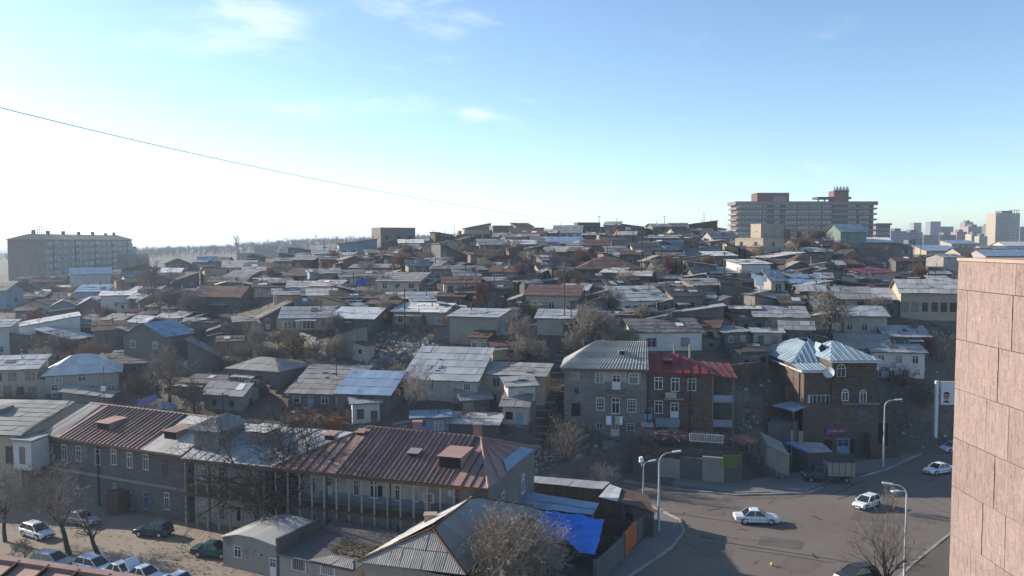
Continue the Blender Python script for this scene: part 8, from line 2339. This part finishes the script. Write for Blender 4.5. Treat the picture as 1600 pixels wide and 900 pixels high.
for k, (px, pyb, pyt, label, arms) in {
 'a': (598, 387, 337, 'thin mast rising over the skyline block house', 0), 'b': (710, 388, 349, 'pole on the crest left of the terrace house', 0), 'c': (936, 374, 337, 'tall pole right of the dark flat canopy house', 1),
 'd': (963, 374, 349, 'short pole on the crest, first right of the canopy house', 1), 'e': (969, 376, 342, 'slim pole on the crest left of the block-front house', 0), 'f': (989, 386, 351, 'leaning pole below the crest left of the tall dark pole', 1),
 'g': (997, 372, 348, 'small pole touching the shallow-roofed crest house', 0), 'h': (1002, 450, 361, 'tall dark pole in front of the blue-grey cube house', 1), 'i': (1038, 362, 337, 'aerial pole above the block-front crest house', 1),
 'j': (882, 524, 421, 'tall dark pole in front of the three-window house', 1), 'k': (1132, 446, 394, 'pole left of the sunlit white house', 1), 'l': (1321, 450, 401, 'pole at the red-roofed corner house', 1),
 'm': (1427, 442, 372, 'left one of the twin poles in the right haze', 1), 'n': (1437, 442, 372, 'right one of the twin poles in the right haze', 1), 'o': (632, 522, 450, 'dark pole in front of the ragged slate roof house', 1),
 'p': (655, 532, 478, 'bare stump-like pole by the stone cottage', 0), 'q': (639, 668, 608, 'pole in front of the drooping pale tree', 0), 'r': (350, 664, 614, 'dark pole in front of the two-window grey house', 1), 's': (163, 645, 572, 'pole with a white box right of the shiny hipped roof', 0),
 't': (1022, 692, 611, 'leaning dark pole before the stone house', 0), 'u': (893, 528, 480, 'short pole with meters beside the tall dark pole', 1), 'v': (1100, 356, 332, 'aerial on the crest left of the dark wooden house', 0), 'w': (827, 372, 347, 'thin pole on the crest below the bare sapling', 0),
 'x': (1352, 500, 460, 'thin pole right of the broad smooth grey roof', 0), 'y': (806, 374, 342, 'thin mast at the dark long crest roof', 0), 'z': (1182, 372, 340, 'aerial pole beside the beige box house', 0),
 'A': (677, 384, 356, 'thin pole standing left of the crest terrace house', 0), 'B': (300, 402, 384, 'little mast on the far left skyline', 0), 'C': (553, 470, 424, 'wire pole by the lit white corner cottage', 1), 'D': (743, 452, 405, 'wire pole behind the rust-red creeper', 1), 'E': (1146, 620, 560, 'grey metal pole among the stone sheds', 0)}.items():
 PT[k] = pole(px, pyb, pyt, label, arms, rad=.07 if arms == 0 else .12)
def cable(label, a, b, sag, rad=.018, n=24, name='overhead_cable', wob=0.0):
 mb = MB(); prev = None
 for i in range(n + 1):
  k = i / n; p = a.lerp(b, k) - Vector((0, 0, sag * 4 * k * (1 - k)))
  if prev is not None: mb.tube(prev, p, rad, rad, 5, cap=False)
  prev = p
 return tag(mb.build(name, M['iron'], uv=False), label, 'cable')
import numpy as np
CT = np.polyfit([0, 160, 320, 400, 500, 600, 700, 800, 880, 985], [166, 206, 242, 262, 281, 299, 317, 333, 346, 357], 3)
mb = MB(); prev = None
for i in range(-3, 90):
 k = (i / 89) ** 2 * (1 if i > 0 else -1); p = Vector((-18.5 + 60.5 * k, 30 + 265 * k, 0)); px = 800 + F * p.x / p.y; p.z = P(px, float(np.polyval(CT, px)), p.y).z
 if prev is not None: mb.tube(prev, p, .017, .017, 5, cap=False)
 prev = p
tag(mb.build('overhead_cable', M['iron'], uv=False), 'long thin dark cable crossing the sky down to the hilltop', 'cable')
for lab, a, b in (('faint wire between the tall canopy-house pole and the leaning crest pole', 'c', 'f'), ('wire from the leaning crest pole to the tall dark pole', 'f', 'h'), ('wire from the tall dark pole to the pole left of the sunlit white house', 'h', 'k'), ('wire from the pole left of the white house to the red-roofed corner house', 'k', 'l'),
                  ('wire from the red-roofed corner house to the twin poles', 'l', 'm'), ('wire from the three-window house pole up to the creeper pole', 'j', 'D'), ('wire from the creeper pole to the ragged slate roof pole', 'D', 'o'), ('wire from the ragged slate roof pole to the lit corner cottage', 'o', 'C'), ('wire from the meter pole to the tall dark pole', 'u', 'h'), ('wire from the two-window grey house to the pole with the white box', 'r', 's')):
 cable(lab, PT[a], PT[b], (PT[a] - PT[b]).length * .018, .02, 12)
c = PT['s']; mb = MB(); mb.box(c.x - .35, c.x + .35, c.y - .3, c.y - .12, c.z - 3.4, c.z - 2.7); tag(mb.build('switch_box', M['frame_white']), 'white switch box on the pole by the shiny hipped roof', 'box')
# ================================================================== small things in the yards
def washing(label, pa, pb, items, drop=.9, name='laundry'):
 a, b = pa, pb
 t = thing(name, a, label, 'laundry')
 mb = MB(); n = 10; prev = None
 for i in range(n + 1):
  k = i / n; p = a.lerp(b, k) - Vector((0, 0, .5 * 4 * k * (1 - k) * .5))
  if prev is not None: mb.tube(prev, p, .015, .015, 4, cap=False)
  prev = p
 mb.build('line', M['iron'], t, origin=t.location, uv=False)
 for (k0, k1, m, d) in items:
  mb = MB(); ns_ = 6
  for i in range(ns_):
   q0, q1 = k0 + (k1 - k0) * i / ns_, k0 + (k1 - k0) * (i + 1) / ns_
   P0 = a.lerp(b, q0) - Vector((0, 0, q0 * (1 - q0))); P1 = a.lerp(b, q1) - Vector((0, 0, q1 * (1 - q1))); w_ = Vector((0, .08, 0))
   mb.poly([P0 - Vector((0, 0, d)) + w_ * (i % 2), P1 - Vector((0, 0, d * rnd.uniform(.94, 1.04))) + w_ * ((i + 1) % 2), P1, P0])
  mb.build('cloth', M[m], t, origin=t.location)
Yw = ground(1185, 466).y - 9
washing('line of white sheets hung before the narrow tower-like house', P(1171, 424, Yw), P(1199, 432, Yw - 1), [(.1, .35, 'cloth_white', .9), (.37, .8, 'cloth_white', 1.9), (.82, .98, 'cloth_white', 1.0)])
Yw = 113.0
washing('violet cloth on a line among the tangled bare branches', P(205, 624, Yw), P(246, 613, Yw + 3), [(.25, .95, 'cloth_violet', 1.1)])
Yw = ground(1395, 590).y - 1
washing('small coloured clothes on the balcony house line on the right', P(1366, 571, Yw), P(1405, 573, Yw), [(.05, .2, 'cloth_white', .6), (.25, .35, 'cloth_violet', .7), (.4, .6, 'cloth_violet', .6), (.65, .8, 'cloth_white', .5)])
Yw = ground(992, 500).y - 1.2
washing('blue cloth hung in the dark porch of the whitish slate-roofed house', P(984, 482, Yw), P(1008, 483, Yw), [(.2, .8, 'cloth_blue', .5)])
Yw = ground(702, 478).y - .8
washing('blue curtain hung on the shabby reddish-roofed house', P(696, 459, Yw), P(706, 459, Yw), [(.1, .9, 'cloth_blue', 1.6)])
Yw = ground(1235, 400).y - 5
washing('dark blue washing below the beige block house', P(1226, 389, Yw), P(1246, 389, Yw), [(.1, .3, 'cloth_blue', 1.0), (.4, .6, 'cloth_blue', 1.3), (.7, .95, 'cloth_blue', 1.0)])
def small_tarp(label, q, m='blue_sheet'):
 t = thing('tarpaulin', sum(q, Vector()) / 4, label, 'tarpaulin')
 mb = MB(); n = 6
 for j in range(n + 1):
  for i in range(n + 1):
   p = quad_pt(*q, i / n, j / n); mb.v.append(tuple(p + Vector((0, 0, .12 * math.sin(5 * i / n + 3 * j / n)))))
 for j in range(n):
  for i in range(n): b = j * (n + 1) + i; mb.f.append((b, b + 1, b + n + 2, b + n + 1)); mb.m.append(0)
 mb.build('sheet', M[m], t, origin=t.location, smooth=True)
 mb = MB()
 for p in q: mb.tube(p, p - Vector((0, 0, 2.5)), .06, .06, 5)
 mb.build('poles', M['pole_wood'], t, origin=t.location)
Yt = 262.0
small_tarp('bright blue tarpaulin tent on the crest below the paired gables', [P(855, 374, Yt - 2), P(866, 376, Yt - 2), P(870, 366, Yt + 1), P(859, 365, Yt + 1)], 'tarp_blue')
Yt = ground(1273, 450).y
small_tarp('red sheet standing behind the navy sheet roof', [P(1266, 440, Yt + 3), P(1280, 441, Yt + 3), P(1280, 431, Yt + 5), P(1266, 431, Yt + 5)], 'cloth_red')
Yt = ground(566, 450).y
small_tarp('blue tarpaulin below the dark gable at mid slope', [P(556, 446, Yt - 1), P(572, 446, Yt - 1), P(572, 436, Yt - .4), P(557, 437, Yt - .4)], 'blue_sheet')
c = PZ(260, 658, 4.0); c = ground(260, 660)
t = thing('kiosk', c, 'tiny pale kiosk with a light blue pyramid roof behind the brown seamed roof', 'kiosk')
k = c.y / F
mb = MB(); w = 13 * k; mb.box(-w, w, -w, w, -1, 2.0); mb.build('wall', M['frame_white'], t)
mb = MB(); w *= 1.12
for i in range(4): a, b = [(-w, -w), (w, -w), (w, w), (-w, w)][i], [(-w, -w), (w, -w), (w, w), (-w, w)][(i + 1) % 4]; mb.poly([(*a, 2.02), (*b, 2.02), (0, 0, 3.0)])
mb.build('roof', M['galv_blue'], t)
for x in (-.6, .6): put_win(t, (x, -13 * k, 1.2), 0, .8, 1.1, 'one', 'frame_blue')
WF = [(940, 701, 1000, 697, .9, 'stone_grey', 'low dry-stone wall in front of the stone house door'), (360, 528, 412, 522, 2.2, 'concrete_dark', 'dark concrete wall below the hanging washing'), (286, 510, 300, 530, 1.5, 'stone_grey', 'short stone wall beside the blank concrete house'),
      (405, 610, 452, 640, 1.4, 'stone_brown', 'rough stone wall left of the large slate roof'), (1196, 640, 1254, 700, 2.4, 'stone_brown', 'stepped stone wall left of the tower house'), (1130, 636, 1190, 640, 1.8, 'stone_grey', 'stone terrace wall behind the red roof veranda'),
      (1140, 596, 1190, 590, 2.5, 'stone_brown', 'dark terrace wall below the stone sheds'), (1290, 520, 1340, 512, 1.5, 'plaster_beige', 'pale yard wall under the spreading bare tree'), (930, 560, 985, 556, 1.3, 'stone_grey', 'stone yard wall among the pale bushes'),
      (1040, 446, 1100, 440, 1.8, 'concrete_dark', 'grey yard wall before the brownish bare tree'), (955, 442, 1030, 444, 1.6, 'concrete', 'long grey yard wall under the tall dark pole'), (1390, 600, 1460, 610, 1.2, 'stone_brown', 'crumbling wall on the shaded right slope'),
      (470, 536, 512, 556, 1.8, 'concrete', 'sloping concrete wall left of the rubble garage'), (200, 470, 245, 478, 1.5, 'stone_grey', 'stone yard wall under the beige old house'), (840, 500, 880, 512, 1.4, 'plaster', 'plaster yard wall beneath the three-window house'), (640, 512, 700, 522, .9, 'stone_grey', 'tumbled stone wall along the top of the rubble')]
for (xa, ya, xb, yb, hh, m, lab) in WF:
 a, b = ground(xa, ya), ground(xb, yb)
 if not a or not b: continue
 t = thing('yard_wall', a, lab, 'wall'); n = max(2, int((b - a).length / 1.8))
 for i in range(n):
  p, q = a.lerp(b, i / n), a.lerp(b, (i + .99) / n); z0 = min(h(p.x, p.y), h(q.x, q.y)); d = (q - p); d.z = 0; d.normalize(); s = Vector((-d.y, d.x, 0)) * .18; zt = z0 + hh + rnd.uniform(-.18, .18)
  mb = MB(); pts = [p - s, q - s, q + s, p + s]
  if (pts[1] - pts[0]).cross(pts[2] - pts[1]).z < 0: pts = pts[::-1]
  prism(mb, pts, z0 - 1.5, zt); mb.build('wall_section', M[m], t, origin=t.location)
FE = [(690, 398, 740, 404, 'board fence below the big grey lean-to roof'), (760, 500, 800, 505, 'plank fence left of the three-window house'), (300, 500, 330, 496, 'plank fence before the large brown roof'), (1010, 468, 1040, 466, 'plank fence under the long silvery shed roof'), (560, 470, 598, 476, 'dark board fence by the long black-roofed house'), (1205, 500, 1240, 498, 'grey board fence at the pale green sheet roof'), (440, 476, 470, 482, 'old board fence under the pinkish pale roof'), (1100, 470, 1140, 466, 'dark fence right of the raw brick corner'), (240, 455, 272, 460, 'sagging fence beneath the tilted red roof'), (880, 416, 930, 422, 'plank fence left of the broad brown hipped roof'), (1236, 470, 1262, 476, 'fence of old boards right of the narrow tower house'), (540, 655, 560, 664, 'picket fence at the little glazed porch')]
for (xa, ya, xb, yb, lab) in FE:
 a, b = ground(xa, ya), ground(xb, yb)
 if not a or not b: continue
 t = thing('board_fence', a, lab, 'fence'); n = min(40, max(3, int((b - a).length / .32)))
 for i in range(n):
  p, q = a.lerp(b, i / n), a.lerp(b, (i + .9) / n); z0 = h(p.x, p.y); mb = MB(); hh = 1.5 + rnd.uniform(-.25, .25)
  mb.beam(Vector((p.x, p.y, z0 - .3)).lerp(Vector((q.x, q.y, z0 - .3)), .5), Vector((p.x, p.y, z0 + hh)).lerp(Vector((q.x, q.y, z0 + hh)), .5) + Vector((rnd.uniform(-.04, .04), 0, 0)), (q - p).length, .03, up=(q - p).cross(Vector((0, 0, 1)))); mb.build('board', M['boards'] if i % 3 else M['boards_grey'], t, origin=t.location)
 mb = MB(); mb.beam(Vector((a.x, a.y + .06, h(a.x, a.y) + .9)), Vector((b.x, b.y + .06, h(b.x, b.y) + .9)), .05, .08); mb.build('rail', M['boards'], t, origin=t.location)
# ================================================================== haze: one closed box of pale air
mb = MB(); mb.box(-4300, 4300, -400, 8200, -46, 70)
hz = mb.build('haze', [], uv=False); struct(hz, 'stuff')
hm = bpy.data.materials.new('haze_air'); hm.use_nodes = True
hm.node_tree.nodes.clear(); ho = hm.node_tree.nodes.new('ShaderNodeOutputMaterial'); hv = hm.node_tree.nodes.new('ShaderNodeVolumePrincipled')
hv.inputs['Color'].default_value = (.68, .83, 1.0, 1); hv.inputs['Density'].default_value = .00024; hv.inputs['Anisotropy'].default_value = .35
hm.node_tree.links.new(hv.outputs[0], ho.inputs['Volume']); hz.data.materials.append(hm)
hm.cycles.homogeneous_volume = True
